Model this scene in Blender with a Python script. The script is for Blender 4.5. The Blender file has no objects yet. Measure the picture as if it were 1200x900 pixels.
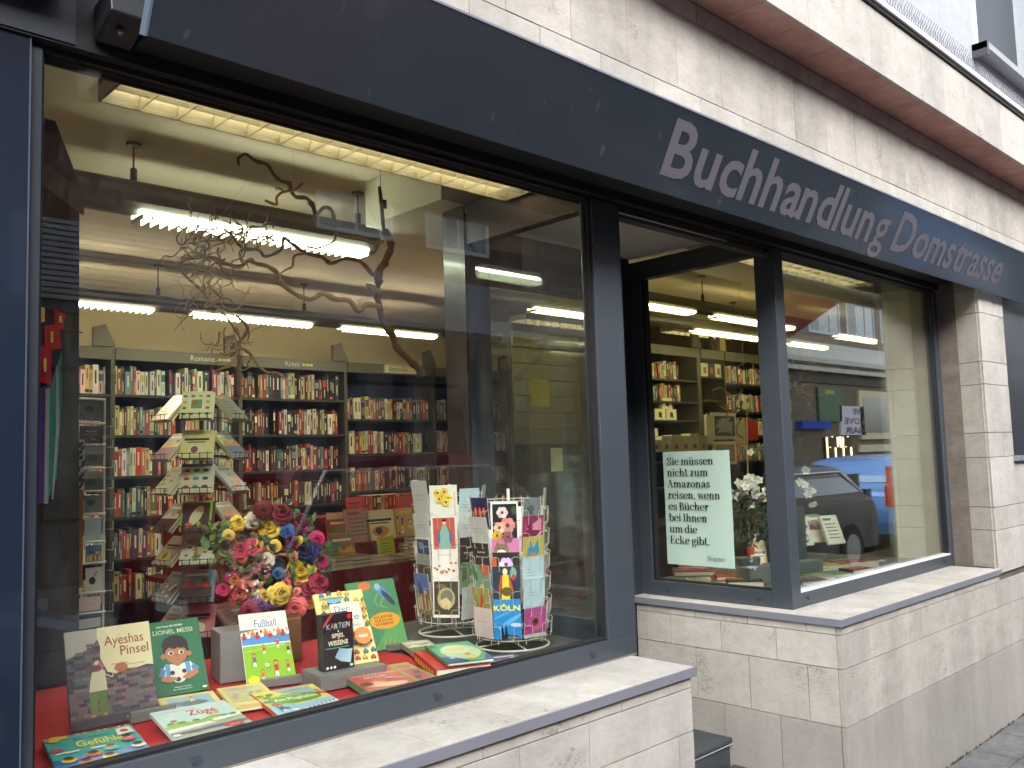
import bpy, bmesh, math, random
from mathutils import Vector, Matrix
R_ = random.Random(7)
PI = math.pi
S = bpy.context.scene
COL = S.collection
# ------------------------------------------------------------------ camera
CAM = Vector((0, -2, 1.55)); YAW, PIT, ROL, FPX = math.radians(43.9289), math.radians(4.8191), math.radians(-1.7809), 1038.736
_F = Vector((math.sin(YAW)*math.cos(PIT), math.cos(YAW)*math.cos(PIT), math.sin(PIT)))
_r = Vector((math.cos(YAW), -math.sin(YAW), 0)); _u = _r.cross(_F)
_R = _r*math.cos(ROL) + _u*math.sin(ROL); _U = -_r*math.sin(ROL) + _u*math.cos(ROL)
cd = bpy.data.cameras.new('camera'); cam = bpy.data.objects.new('camera', cd); COL.objects.link(cam)
cam.matrix_world = Matrix(((_R.x, _U.x, -_F.x, CAM.x), (_R.y, _U.y, -_F.y, CAM.y), (_R.z, _U.z, -_F.z, CAM.z), (0, 0, 0, 1)))
cd.sensor_fit = 'HORIZONTAL'; cd.sensor_width = 36; cd.lens = FPX/1200*36; cd.clip_start = .05; cd.clip_end = 500
S.camera = cam
# ------------------------------------------------------------------ world, sun, exposure
SUN_EL, SUN_AZ = math.radians(34), math.radians(216)     # soft overcast light from the street side
w = bpy.data.worlds.new('World'); S.world = w; w.use_nodes = True
nt = w.node_tree; nt.nodes.clear()
sky = nt.nodes.new('ShaderNodeTexSky'); sky.sky_type = 'NISHITA'; sky.sun_disc = False
sky.sun_elevation = SUN_EL; sky.sun_rotation = SUN_AZ; sky.air_density = 1.0; sky.dust_density = 3; sky.ozone_density = 1
hs = nt.nodes.new('ShaderNodeHueSaturation'); hs.inputs['Saturation'].default_value = .35
bg = nt.nodes.new('ShaderNodeBackground'); bg.inputs['Strength'].default_value = .15
wo = nt.nodes.new('ShaderNodeOutputWorld')
nt.links.new(sky.outputs[0], hs.inputs['Color']); nt.links.new(hs.outputs[0], bg.inputs[0]); nt.links.new(bg.outputs[0], wo.inputs[0])
sl = bpy.data.lights.new('sun', 'SUN'); sl.energy = 1.05; sl.angle = math.radians(40); sl.color = (1, .97, .93)
so = bpy.data.objects.new('sun', sl); COL.objects.link(so)
sdir = Vector((math.sin(SUN_AZ)*math.cos(SUN_EL), math.cos(SUN_AZ)*math.cos(SUN_EL), math.sin(SUN_EL)))
so.rotation_euler = sdir.to_track_quat('Z', 'Y').to_euler(); so.location = (0, -8, 12)
S.view_settings.view_transform = 'Standard'; S.view_settings.look = 'None'
S.view_settings.gamma = 1; S.view_settings.exposure = 1.74
S.render.engine = 'CYCLES'
try:
    S.cycles.max_bounces = 10; S.cycles.transparent_max_bounces = 24; S.cycles.caustics_reflective = False
    S.cycles.caustics_refractive = False; S.cycles.sample_clamp_indirect = 4
except Exception: pass

# ------------------------------------------------------------------ pixel rays of the 1200x900 photo met with real planes
def ray(x, y): return _F + _R*((x-600)/FPX) + _U*((450-y)/FPX)
def onY(x, y, Y=0.0): d = ray(x, y); return CAM + d*((Y-CAM.y)/d.y)
def onX(x, y, X): d = ray(x, y); return CAM + d*((X-CAM.x)/d.x)
def onZ(x, y, Z): d = ray(x, y); return CAM + d*((Z-CAM.z)/d.z)
def onP(x, y, p0, n): d = ray(x, y); return CAM + d*((Vector(p0)-CAM).dot(n)/d.dot(n))

def c(r, g, b): # sRGB 0..255 -> linear
    f = lambda v: (v/255/12.92) if v/255 <= .04045 else ((v/255+.055)/1.055)**2.4
    return (f(r), f(g), f(b))
# ------------------------------------------------------------------ materials
def nodes(name):
    m = bpy.data.materials.new(name); m.use_nodes = True; t = m.node_tree
    return m, t, t.nodes['Principled BSDF']
def N(t, kind, **kw):
    n = t.nodes.new('ShaderNode'+kind)
    for k, v in kw.items():
        if k in n.inputs: n.inputs[k].default_value = v
        else: setattr(n, k, v)
    return n
def bump(t, b, src, s=.1, d=.01):
    n = N(t, 'Bump', Strength=s, Distance=d); t.links.new(src, n.inputs['Height']); t.links.new(n.outputs[0], b.inputs['Normal'])
def vc(name, rough=.6, metal=0, spec=.5, grain=.12, scale=40, bmp=0, emit=0, coat=0):
    """paint whose colour comes from the mesh's own colour layer, with a little grain"""
    m, t, b = nodes(name)
    a = N(t, 'Attribute', attribute_name='Col')
    g = N(t, 'NewGeometry'); no = N(t, 'TexNoise', Scale=scale, Detail=5.0); t.links.new(g.outputs['Position'], no.inputs['Vector'])
    mr = N(t, 'MapRange'); mr.inputs['To Min'].default_value = 1-grain; mr.inputs['To Max'].default_value = 1+grain
    t.links.new(no.outputs[0], mr.inputs['Value'])
    mx = N(t, 'VectorMath', operation='SCALE'); t.links.new(a.outputs['Color'], mx.inputs[0]); t.links.new(mr.outputs[0], mx.inputs['Scale'])
    t.links.new(mx.outputs[0], b.inputs['Base Color'])
    b.inputs['Roughness'].default_value = rough; b.inputs['Metallic'].default_value = metal
    b.inputs['Specular IOR Level'].default_value = spec; b.inputs['Coat Weight'].default_value = coat
    if bmp: bump(t, b, no.outputs[0], bmp, .004)
    if emit:
        t.links.new(a.outputs['Color'], b.inputs['Emission Color']); b.inputs['Emission Strength'].default_value = emit
    return m
PAPER = vc('printed_paper', .5, grain=.05); CARD = vc('gloss_card', .28, grain=.04)
MATTE = vc('matte_paint', .85, grain=.1, scale=8, bmp=.05); SATIN = vc('satin_paint', .4, grain=.08, scale=6)
GLOSS = vc('gloss_paint', .12, grain=.05, scale=3); STEEL = vc('wire_metal', .35, metal=.6, grain=.1)
CLOTH = vc('cloth', .95, grain=.25, scale=300, bmp=.3); PETAL = vc('petal', .6, grain=.15, scale=60)
BARK = vc('bark', .85, grain=.5, scale=60, bmp=.6)

def stone_mat(name, base, dark, pale, pit=1.0, stain=.25, rough=.75, big=2.4):
    m, t, b = nodes(name)
    g = N(t, 'NewGeometry'); oi = N(t, 'ObjectInfo')
    off = N(t, 'VectorMath', operation='ADD'); sc = N(t, 'VectorMath', operation='SCALE'); sc.inputs['Scale'].default_value = 9
    cx = N(t, 'CombineXYZ'); [t.links.new(oi.outputs['Random'], cx.inputs[i]) for i in range(3)]
    t.links.new(cx.outputs[0], sc.inputs[0]); t.links.new(g.outputs['Position'], off.inputs[0]); t.links.new(sc.outputs[0], off.inputs[1])
    mp = N(t, 'Mapping'); mp.inputs['Scale'].default_value = (1, 1, 1.9); t.links.new(off.outputs[0], mp.inputs['Vector'])
    n1 = N(t, 'TexNoise', Scale=big*3, Detail=10.0, Roughness=.7, Distortion=.35); t.links.new(mp.outputs[0], n1.inputs['Vector'])
    r1 = N(t, 'ValToRGB'); e = r1.color_ramp.elements
    e[0].position = .3; e[0].color = (*dark, 1); e[1].position = .72; e[1].color = (*pale, 1)
    k = e.new(.5); k.color = (*base, 1)
    t.links.new(n1.outputs[0], r1.inputs[0])
    # per slab tone
    ts = N(t, 'MapRange'); ts.inputs['To Min'].default_value = .92; ts.inputs['To Max'].default_value = 1.06
    t.links.new(oi.outputs['Random'], ts.inputs['Value'])
    tm = N(t, 'VectorMath', operation='SCALE'); t.links.new(r1.outputs[0], tm.inputs[0]); t.links.new(ts.outputs[0], tm.inputs['Scale'])
    # pits: small dark holes gathered in clouds
    n2 = N(t, 'TexNoise', Scale=60.0, Detail=8.0, Roughness=.75, Distortion=.1); t.links.new(mp.outputs[0], n2.inputs['Vector'])
    n3 = N(t, 'TexNoise', Scale=5.0, Detail=4.0); t.links.new(off.outputs[0], n3.inputs['Vector'])
    a1 = N(t, 'Math', operation='MULTIPLY'); a1.inputs[1].default_value = 1; t.links.new(n2.outputs[0], a1.inputs[0]); t.links.new(n3.outputs[0], a1.inputs[1])
    rp = N(t, 'ValToRGB'); rp.color_ramp.elements[0].position = .335; rp.color_ramp.elements[0].color = (0, 0, 0, 1)
    rp.color_ramp.elements[1].position = .375; rp.color_ramp.elements[1].color = (pit*.5,)*3+(1,)
    t.links.new(a1.outputs[0], rp.inputs[0])
    mx = N(t, 'Mix', data_type='RGBA'); t.links.new(rp.outputs[0], mx.inputs[0]); t.links.new(tm.outputs[0], mx.inputs[6])
    mx.inputs[7].default_value = (dark[0]*.42, dark[1]*.38, dark[2]*.33, 1)
    n4 = N(t, 'TexNoise', Scale=1.1, Detail=6.0, Roughness=.6); mp2 = N(t, 'Mapping'); mp2.inputs['Scale'].default_value = (3, 3, .6)
    t.links.new(g.outputs['Position'], mp2.inputs['Vector']); t.links.new(mp2.outputs[0], n4.inputs['Vector'])
    st = N(t, 'MapRange'); st.inputs['From Min'].default_value = .35; st.inputs['From Max'].default_value = .7
    st.inputs['To Min'].default_value = 1-stain; st.inputs['To Max'].default_value = 1.03; t.links.new(n4.outputs[0], st.inputs['Value'])
    n5 = N(t, 'TexNoise', Scale=38.0, Detail=6.0, Roughness=.75); t.links.new(mp.outputs[0], n5.inputs['Vector'])
    f5 = N(t, 'MapRange'); f5.inputs['From Min'].default_value = .3; f5.inputs['From Max'].default_value = .7; f5.inputs['To Min'].default_value = .88; f5.inputs['To Max'].default_value = 1.07; t.links.new(n5.outputs[0], f5.inputs['Value'])
    f6 = N(t, 'Math', operation='MULTIPLY'); t.links.new(f5.outputs[0], f6.inputs[0]); t.links.new(st.outputs[0], f6.inputs[1]); st = f6
    fm = N(t, 'VectorMath', operation='SCALE'); t.links.new(mx.outputs[2], fm.inputs[0]); t.links.new(st.outputs[0], fm.inputs['Scale'])
    t.links.new(fm.outputs[0], b.inputs['Base Color']); b.inputs['Roughness'].default_value = rough
    inv = N(t, 'Math', operation='SUBTRACT'); inv.inputs[0].default_value = 1; t.links.new(rp.outputs[0], inv.inputs[1])
    bump(t, b, inv.outputs[0], .35, .003)
    return m
STONE = stone_mat('travertine', (.555, .53, .492), (.48, .45, .405), (.62, .60, .565))
STONE_OLD = stone_mat('travertine_streaked', (.535, .50, .455), (.45, .41, .36), (.60, .57, .53), pit=1.0, stain=.3)
COATED = stone_mat('coated_travertine', (.41, .385, .36), (.37, .35, .325), (.45, .425, .40), pit=0.12, stain=.2, rough=.6, big=.8)
PINK = stone_mat('pinkish_soffit_stone', (.68, .38, .31), (.58, .30, .24), (.76, .47, .39), pit=.5, stain=.2)
SLATE = stone_mat('dark_step_stone', (.06, .07, .085), (.045, .05, .06), (.085, .095, .11), pit=0, stain=.2, rough=.5)
PAVING = stone_mat('concrete_paving', (.20, .205, .21), (.14, .145, .15), (.27, .27, .27), pit=.9, stain=.35, rough=.9, big=6)
MORTAR = stone_mat('joint_mortar', (.17, .14, .12), (.12, .10, .08), (.22, .19, .16), pit=.3)
RENDER = stone_mat('white_render', (.40, .43, .48), (.37, .40, .45), (.43, .46, .51), pit=.15, stain=.08, rough=.9)
ASPHALT = stone_mat('asphalt', (.06, .06, .062), (.04, .04, .042), (.09, .09, .09), pit=.5, rough=.9, big=12)

def metal_paint(name, base, rough, coat=.3, dust=.15, drip=0):
    m, t, b = nodes(name)
    g = N(t, 'NewGeometry'); n = N(t, 'TexNoise', Scale=3.0, Detail=9.0, Roughness=.7); t.links.new(g.outputs['Position'], n.inputs['Vector'])
    r = N(t, 'ValToRGB'); e = r.color_ramp.elements
    e[0].position = .35; e[0].color = (*base, 1); e[1].position = .8; e[1].color = tuple(v*(1+dust)+.012*dust for v in base)+(1,)
    t.links.new(n.outputs[0], r.inputs[0]); src = r.outputs[0]
    if drip:
        mp = N(t, 'Mapping'); mp.inputs['Scale'].default_value = (26, 26, 6); t.links.new(g.outputs['Position'], mp.inputs['Vector'])
        n2 = N(t, 'TexNoise', Scale=1.0, Detail=3.0, Roughness=.4); t.links.new(mp.outputs[0], n2.inputs['Vector'])
        r2 = N(t, 'ValToRGB'); r2.color_ramp.elements[0].position = .69; r2.color_ramp.elements[0].color = (0, 0, 0, 1)
        r2.color_ramp.elements[1].position = .78; r2.color_ramp.elements[1].color = (drip,)*3+(1,)
        t.links.new(n2.outputs[0], r2.inputs[0]); mx = N(t, 'Mix', data_type='RGBA'); t.links.new(r2.outputs[0], mx.inputs[0])
        t.links.new(src, mx.inputs[6]); mx.inputs[7].default_value = (.3, .32, .35, 1); src = mx.outputs[2]
    t.links.new(src, b.inputs['Base Color'])
    rr = N(t, 'MapRange'); rr.inputs['To Min'].default_value = rough*.8; rr.inputs['To Max'].default_value = rough*1.3
    t.links.new(n.outputs[0], rr.inputs['Value']); t.links.new(rr.outputs[0], b.inputs['Roughness'])
    b.inputs['Coat Weight'].default_value = coat; b.inputs['Coat Roughness'].default_value = .08
    bump(t, b, n.outputs[0], .02, .002)
    return m
FRAME = metal_paint('anthracite_aluminium', (.042, .053, .068), .40, .25)
FRAMEDK = metal_paint('anthracite_lintel', (.022, .028, .038), .4, .2)
SIGNM = metal_paint('glossy_sign_panel', (.026, .036, .050), .24, .35, drip=.14)
SILLEDGE = metal_paint('grey_edge_trim', (.19, .20, .24), .45, .1)
BLACKISH = metal_paint('nearly_black_metal', (.006, .008, .011), .5, .0)
DARKWIN = metal_paint('dark_window_glass', (.006, .010, .020), .35, .15)
BROWN = metal_paint('brown_frame_paint', (.035, .014, .012), .35, .3)
BLUEGLASS = metal_paint('dark_blue_glass_panel', (.010, .018, .032), .05, 1.0)

def glass_mat(name, tint=(.97, .985, .975), gain=1.35, dust=.008):
    m = bpy.data.materials.new(name); m.use_nodes = True; t = m.node_tree; t.nodes.clear()
    ge = N(t, 'NewGeometry'); dt = N(t, 'VectorMath', operation='DOT_PRODUCT'); t.links.new(ge.outputs['Normal'], dt.inputs[0]); t.links.new(ge.outputs['Incoming'], dt.inputs[1])
    ab = N(t, 'Math', operation='ABSOLUTE'); t.links.new(dt.outputs['Value'], ab.inputs[0])
    om = N(t, 'Math', operation='SUBTRACT', use_clamp=True); om.inputs[0].default_value = 1; t.links.new(ab.outputs[0], om.inputs[1])
    pw_ = N(t, 'Math', operation='POWER'); t.links.new(om.outputs[0], pw_.inputs[0]); pw_.inputs[1].default_value = 5
    mu = N(t, 'Math', operation='MULTIPLY_ADD', use_clamp=True); mu.inputs[1].default_value = .96*gain; mu.inputs[2].default_value = .042*gain; t.links.new(pw_.outputs[0], mu.inputs[0])
    gl = N(t, 'BsdfGlossy'); gl.inputs['Roughness'].default_value = 0.0; gl.inputs['Color'].default_value = (.97, .99, 1, 1)
    tr = N(t, 'BsdfTransparent'); tr.inputs['Color'].default_value = (*tint, 1)
    di = N(t, 'BsdfDiffuse'); di.inputs['Color'].default_value = (.7, .72, .72, 1)
    g = N(t, 'NewGeometry'); n = N(t, 'TexNoise', Scale=14.0, Detail=8.0, Roughness=.75); mp = N(t, 'Mapping'); mp.inputs['Scale'].default_value = (1, 1, .25)
    t.links.new(g.outputs['Position'], mp.inputs['Vector']); t.links.new(mp.outputs[0], n.inputs['Vector'])
    dr = N(t, 'MapRange'); dr.inputs['From Min'].default_value = .45; dr.inputs['From Max'].default_value = .8; dr.inputs['To Min'].default_value = 0; dr.inputs['To Max'].default_value = dust*3
    t.links.new(n.outputs[0], dr.inputs['Value'])
    m1 = N(t, 'MixShader'); t.links.new(dr.outputs[0], m1.inputs[0]); t.links.new(tr.outputs[0], m1.inputs[1]); t.links.new(di.outputs[0], m1.inputs[2])
    m2 = N(t, 'MixShader'); t.links.new(mu.outputs[0], m2.inputs[0]); t.links.new(m1.outputs[0], m2.inputs[1]); t.links.new(gl.outputs[0], m2.inputs[2])
    o = N(t, 'OutputMaterial'); t.links.new(m2.outputs[0], o.inputs[0])
    return m
GLASS = glass_mat('shop_window_glass'); GLASSR = glass_mat('coated_window_glass', (.93, .96, .95), 3.1, .006); GLASS2 = glass_mat('clear_inner_glass', (.975, .99, .98), 1.1, .005)

def emit_mat(name, col, s):
    m, t, b = nodes(name); b.inputs['Base Color'].default_value = (.8, .8, .8, 1)
    b.inputs['Emission Color'].default_value = (*col, 1); b.inputs['Emission Strength'].default_value = s; return m
EM_COOL = emit_mat('lamp_cool_white', (.90, 1, .80), 15); EM_WARM = emit_mat('lamp_warm_white', (1, .91, .66), 22)
EM_YEL = emit_mat('lamp_yellow_white', (1, .88, .42), 10); EM_TROUGH = emit_mat('lamp_trough_tube', (1, .90, .62), 7); EM_SHOP = emit_mat('lit_shop_interior', (1, .8, .45), 2.2)
MIRROR, _t, _b = nodes('louvre_reflector'); _b.inputs['Base Color'].default_value = (.50, .46, .33, 1); _b.inputs['Metallic'].default_value = .5; _b.inputs['Roughness'].default_value = .38
CARPAINT = vc('car_paint', .25, metal=.2, grain=.02, coat=.5); CARGLASS = vc('car_glass', .04, grain=0, spec=1.0, coat=1.0)
WALLP = vc('interior_wall_paint', .9, grain=.04, scale=2)

# ------------------------------------------------------------------ mesh builder
class B:
    def __init__(s): s.v = []; s.f = []; s.c = []; s.smooth = False
    def face(s, pts, col):
        i = len(s.v); s.v += [tuple(p) for p in pts]; s.f.append(tuple(range(i, i+len(pts)))); s.c.append(col); return s
    def add(s, vs, fs, col, M=None):
        i = len(s.v); s.v += [tuple(M @ Vector(p)) if M else tuple(p) for p in vs]
        for f in fs: s.f.append(tuple(i+k for k in f)); s.c.append(col)
        return s
    def box(s, lo, hi, col=(.5, .5, .5), M=None, cols=None):
        x0, y0, z0 = lo; x1, y1, z1 = hi
        vs = [(x0,y0,z0),(x1,y0,z0),(x1,y1,z0),(x0,y1,z0),(x0,y0,z1),(x1,y0,z1),(x1,y1,z1),(x0,y1,z1)]
        fs = [(0,3,2,1),(4,5,6,7),(0,1,5,4),(1,2,6,5),(2,3,7,6),(3,0,4,7)]  # bottom, top, front(-y), right, back, left
        i = len(s.v); s.v += [tuple(M @ Vector(p)) if M else p for p in vs]
        for k, f in enumerate(fs): s.f.append(tuple(i+j for j in f)); s.c.append(cols[k] if cols else col)
        return s
    def tube(s, path, r, n=6, col=(.5,.5,.5), cap=True, closed=False):
        path = [Vector(p) for p in path]; L = len(path); rs = r if isinstance(r, (list, tuple)) else [r]*L
        rings = []; up = Vector((0, 0, 1)); prev = None
        for i, p in enumerate(path):
            a = path[(i-1) % L] if (i > 0 or closed) else p; b = path[(i+1) % L] if (i < L-1 or closed) else p
            t = (b-a).normalized() if (b-a).length > 1e-9 else Vector((0, 0, 1))
            if prev is None:
                x = t.cross(up); x = x.normalized() if x.length > .05 else t.cross(Vector((1, 0, 0))).normalized()
            else:
                x = prev - t*prev.dot(t); x = x.normalized() if x.length > 1e-6 else t.orthogonal().normalized()
            prev = x; y = t.cross(x); i0 = len(s.v)
            for k in range(n):
                an = 2*PI*k/n; s.v.append(tuple(p + (x*math.cos(an)+y*math.sin(an))*rs[i]))
            rings.append(i0)
        for i in range(L if closed else L-1):
            a, b = rings[i], rings[(i+1) % L]
            for k in range(n): s.f.append((a+k, a+(k+1) % n, b+(k+1) % n, b+k)); s.c.append(col)
        if cap and not closed:
            s.f.append(tuple(rings[0]+k for k in range(n))[::-1]); s.c.append(col); s.f.append(tuple(rings[-1]+k for k in range(n))); s.c.append(col)
        return s
    def prism(s, poly, a, b, col, axis='Y', capc=None):
        """2D polygon extruded from a to b along axis"""
        def p3(p, h): return {'Y': (p[0], h, p[1]), 'X': (h, p[0], p[1]), 'Z': (p[0], p[1], h)}[axis]
        n = len(poly); i = len(s.v); s.v += [p3(p, a) for p in poly] + [p3(p, b) for p in poly]
        for k in range(n): s.f.append((i+k, i+(k+1) % n, i+n+(k+1) % n, i+n+k)); s.c.append(col)
        s.f.append(tuple(i+k for k in range(n))[::-1]); s.c.append(capc or col); s.f.append(tuple(i+n+k for k in range(n))); s.c.append(capc or col)
        return s
    def ball(s, ce, r, col, nu=8, nv=5):
        ce = Vector(ce); rr = r if isinstance(r, (tuple, list)) else (r, r, r); i = len(s.v)
        s.v.append((ce.x, ce.y, ce.z-rr[2]))
        for j in range(1, nv):
            th = -PI/2+PI*j/nv
            for k in range(nu): s.v.append((ce.x+rr[0]*math.cos(th)*math.cos(2*PI*k/nu), ce.y+rr[1]*math.cos(th)*math.sin(2*PI*k/nu), ce.z+rr[2]*math.sin(th)))
        s.v.append((ce.x, ce.y, ce.z+rr[2])); last = len(s.v)-1
        for k in range(nu):
            s.f.append((i, i+1+(k+1) % nu, i+1+k)); s.c.append(col)
            for j in range(nv-2): a = i+1+j*nu; s.f.append((a+k, a+(k+1) % nu, a+nu+(k+1) % nu, a+nu+k)); s.c.append(col)
            a = i+1+(nv-2)*nu; s.f.append((a+k, a+(k+1) % nu, last)); s.c.append(col)
        return s
    def mesh(s, name):
        me = bpy.data.meshes.new(name); me.from_pydata(s.v, [], s.f); 
        at = me.color_attributes.new('Col', 'FLOAT_COLOR', 'CORNER'); buf = []
        for f, cc in zip(s.f, s.c): buf += [cc[0], cc[1], cc[2], 1.0]*len(f)
        at.data.foreach_set('color', buf)
        if s.smooth: me.polygons.foreach_set('use_smooth', [True]*len(me.polygons))
        me.update(); return me
def wpos(o):
    p = Vector((0, 0, 0))
    while o: p = p + o.location; o = o.parent
    return p
def obj(name, b, mat, parent=None, M=None, bevel=0, kind=None, local=False):
    """mesh linked as one object; world-space vertices unless M (world matrix) or local (parent's own space)"""
    me = b.mesh(name) if isinstance(b, B) else b
    if mat and not me.materials: me.materials.append(mat)
    o = bpy.data.objects.new(name, me); COL.objects.link(o)
    if parent is None:
        if M is not None: o.matrix_world = M
    else:
        o.parent = parent
        if not local: o.matrix_local = Matrix.Translation(-wpos(parent)) @ (M if M is not None else Matrix())
    if bevel:
        md = o.modifiers.new('bevel', 'BEVEL'); md.width = bevel; md.segments = 2; md.limit_method = 'ANGLE'
    if kind: o['kind'] = kind
    return o
def tag(o, label, cat, group=None):
    o['label'] = label; o['category'] = cat
    if group: o['group'] = group
    return o
def thing(name, label, cat, loc=(0, 0, 0), group=None):
    o = bpy.data.objects.new(name, None); COL.objects.link(o); o.location = loc; o.empty_display_size = .1
    return tag(o, label, cat, group)
def struct(name, b, mat, parent=None):
    o = obj(name, b, mat, parent)
    if parent is None: o['kind'] = 'structure'
    return o
# ------------------------------------------------------------------ flat lettering
_tc = {}
def textgeo(s, bold=0.0, shear=0.0):
    k = (s, bold, shear)
    if k in _tc: return _tc[k]
    cu = bpy.data.curves.new('lettering', 'FONT'); cu.body = s; cu.size = 1; cu.offset = bold; cu.shear = shear; cu.resolution_u = 3; cu.fill_mode = 'FRONT'
    o = bpy.data.objects.new('lettering', cu); COL.objects.link(o); dg = bpy.context.evaluated_depsgraph_get(); dg.update()
    me = o.evaluated_get(dg).to_mesh(); v = [(p.co.x, p.co.y) for p in me.vertices]; f = [tuple(q.vertices) for q in me.polygons]
    o.evaluated_get(dg).to_mesh_clear(); bpy.data.objects.remove(o); bpy.data.curves.remove(cu)
    if v:
        x0 = min(p[0] for p in v); v = [(p[0]-x0, p[1]) for p in v]
    W = max(p[0] for p in v) if v else 1
    _tc[k] = (v, f, W); return _tc[k]
class Art:
    """flat print on a w x h face: local x right, y up, thin layers on top of each other toward +z"""
    def __init__(s, w, h): s.b = B(); s.w = w; s.h = h; s.k = 1
    def _z(s): s.k += 1; return s.k*.00012
    def poly(s, pts, col):
        z = s._z(); s.b.face([(min(max(x, 0), 1)*s.w, min(max(y, 0), 1)*s.h, z) for x, y in pts], col); return s
    def rect(s, x0, y0, x1, y1, col): return s.poly([(x0, y0), (x1, y0), (x1, y1), (x0, y1)], col)
    def ell(s, x, y, rx, ry, col, n=14, a=0):
        pts = []
        for k in range(n):
            t = 2*PI*k/n; px, py = rx*math.cos(t), ry*math.sin(t); pts.append((x+px*math.cos(a)-py*math.sin(a), y+px*math.sin(a)+py*math.cos(a)))
        return s.poly(pts, col)
    def line(s, pts, wd, col):
        for (x0, y0), (x1, y1) in zip(pts, pts[1:]):
            dx, dy = x1-x0, y1-y0; l = math.hypot(dx, dy) or 1; nx, ny = -dy/l*wd/2, dx/l*wd/2
            s.poly([(x0+nx, y0+ny), (x0-nx, y0-ny), (x1-nx, y1-ny), (x1+nx, y1+ny)], col)
        return s
    def text(s, t, x, y, size, col, wid=None, bold=.01, shear=0, rot=0):
        """x, y in 0..1, size and wid in fractions of height / width"""
        v, f, W = textgeo(t, bold, shear); sy = size*s.h/.73; sx = (wid*s.w/W) if wid else sy; z = s._z(); cr, sr = math.cos(rot), math.sin(rot)
        s.b.add([(x*s.w+(a*sx*cr-q*sy*sr), y*s.h+(a*sx*sr+q*sy*cr), z) for a, q in v], f, col); return s
def frameM(o, u, v):
    u = Vector(u).normalized(); v = Vector(v).normalized(); n = u.cross(v).normalized(); v = n.cross(u)
    return Matrix(((u.x, v.x, n.x, o[0]), (u.y, v.y, n.y, o[1]), (u.z, v.z, n.z, o[2]), (0, 0, 0, 1)))
# =================================================================== THE BUILDING
ZS = .857                      # top of the window sills
YW = -.25                      # outer face of the stone walls
PIT = .278                     # slab pitch
bld = thing('shop_building', 'travertine clad corner of a bookshop building with anthracite shop windows', 'building', (2, 0, 0))
G = .0016                      # half joint
def slab(parent, lo, hi, mat, axis, proud=None):
    """one thin stone slab on a wall; axis = the normal it faces"""
    p = R_.uniform(0, .0015) if proud is None else proud; b = B(); lo = list(lo); hi = list(hi)
    if axis == '-Y': lo[1] -= p; g = (G, 0, G)
    elif axis == '-X': lo[0] -= p; g = (0, G, G)
    elif axis == '-Z': lo[2] -= p; g = (G, G, 0)
    else: hi[2] += p; g = (G, G, 0)
    b.box([lo[i]+g[i] for i in range(3)], [hi[i]-g[i] for i in range(3)])
    return obj('stone_slab', b, mat, parent, bevel=.0008)
def course_y(parent, x0, x1, z0, z1, start, mat, pitch=PIT, yf=YW, th=.02, axis='-Y'):
    xs = [x0]; x = start
    while x < x1-.03:
        if x > x0+.03: xs.append(x)
        x += pitch
    xs.append(x1)
    for a, b2 in zip(xs, xs[1:]): slab(parent, (a, yf, z0), (b2, yf+th, z1), mat, axis)
# ---- left plinth under the big window
pl = obj('plinth', B().box((-1.4, YW+.012, -.05), (2.448, 0.55, ZS-.031)), MORTAR, bld)
# courses: top thin row, .137 row, .23 row, coated foot
course_y(pl, -.4, 2.455, .790, .829, 2.099-PIT*9, STONE)
course_y(pl, -.4, 2.455, .653, .790, 2.227-PIT*10, STONE)
course_y(pl, -.4, 2.455, .423, .653, 2.375-PIT*10, STONE)
course_y(pl, -.4, 2.455, 0, .423, 2.23-PIT*10, COATED, yf=YW-.001)
# ---- right plinth with return into the entrance
pr = obj('plinth', B().box((3.512, YW+.012, -.05), (9.5, .8, .825)), MORTAR, bld)
course_y(pr, 3.50, 5.40, .790, .829, 3.626, STONE_OLD)
course_y(pr, 3.50, 9.4, .653, .790, 3.759, STONE_OLD)
course_y(pr, 3.50, 9.4, .423, .653, 3.623, STONE_OLD)
course_y(pr, 3.496, 9.4, 0, .423, 3.749, COATED, yf=YW-.002)
def course_x(parent, x, y0, y1, z0, z1, start, mat, pitch=PIT):
    ys = [y0]; y = start
    while y < y1-.03:
        if y > y0+.03: ys.append(y)
        y += pitch
    ys.append(y1)
    for a, b2 in zip(ys, ys[1:]): slab(parent, (x, a, z0), (x+.02, b2, z1), mat, '-X')
Y0r = YW+.0205
course_x(pr, 3.50, Y0r, .80, .790, .829, .179-PIT*2+.0, STONE)
course_x(pr, 3.50, Y0r, .80, .653, .790, .043, STONE)
course_x(pr, 3.50, Y0r, .80, .423, .653, -.095, STONE)
course_x(pr, 3.497, Y0r, .80, 0, .423, .042, COATED)
# ---- sills
def sill(x0, x1, y0, y1, joints, extra=None):
    s = obj('window_sill', B().box((x0+.004, y0+.004, ZS-.028), (x1-.004, y1, ZS-.006), c(120, 118, 112)), MATTE, bld)
    xs = [x0+.003]+sorted(j for j in joints if x0 < j < x1)+[x1-.003]
    for a, b2 in zip(xs, xs[1:]):
        b = B().box((a+G, y0+.003, ZS-.022), (b2-G, y1, ZS)); obj('sill_slab', b, STONE, s, bevel=.001)
    e = B(); e.box((x0, y0-.003, ZS-.030), (x1, y0+.002, ZS-.001)); obj('edge_trim', e, SILLEDGE, s, bevel=.001)
    return s
sL = sill(-.4, 2.466, -.262, .004, [2.237-PIT*k for k in range(10)])
sR = sill(3.488, 5.40, -.262, .004, [3.8+.42*k for k in range(5)])
b = B().box((3.491, .0045, ZS-.022), (3.60, .82, ZS)); obj('sill_slab', b, STONE, sR)
b = B().box((3.4855, -.2655, ZS-.030), (3.490, .82, ZS-.0012)); obj('edge_trim', b, SILLEDGE, sR)
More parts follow.
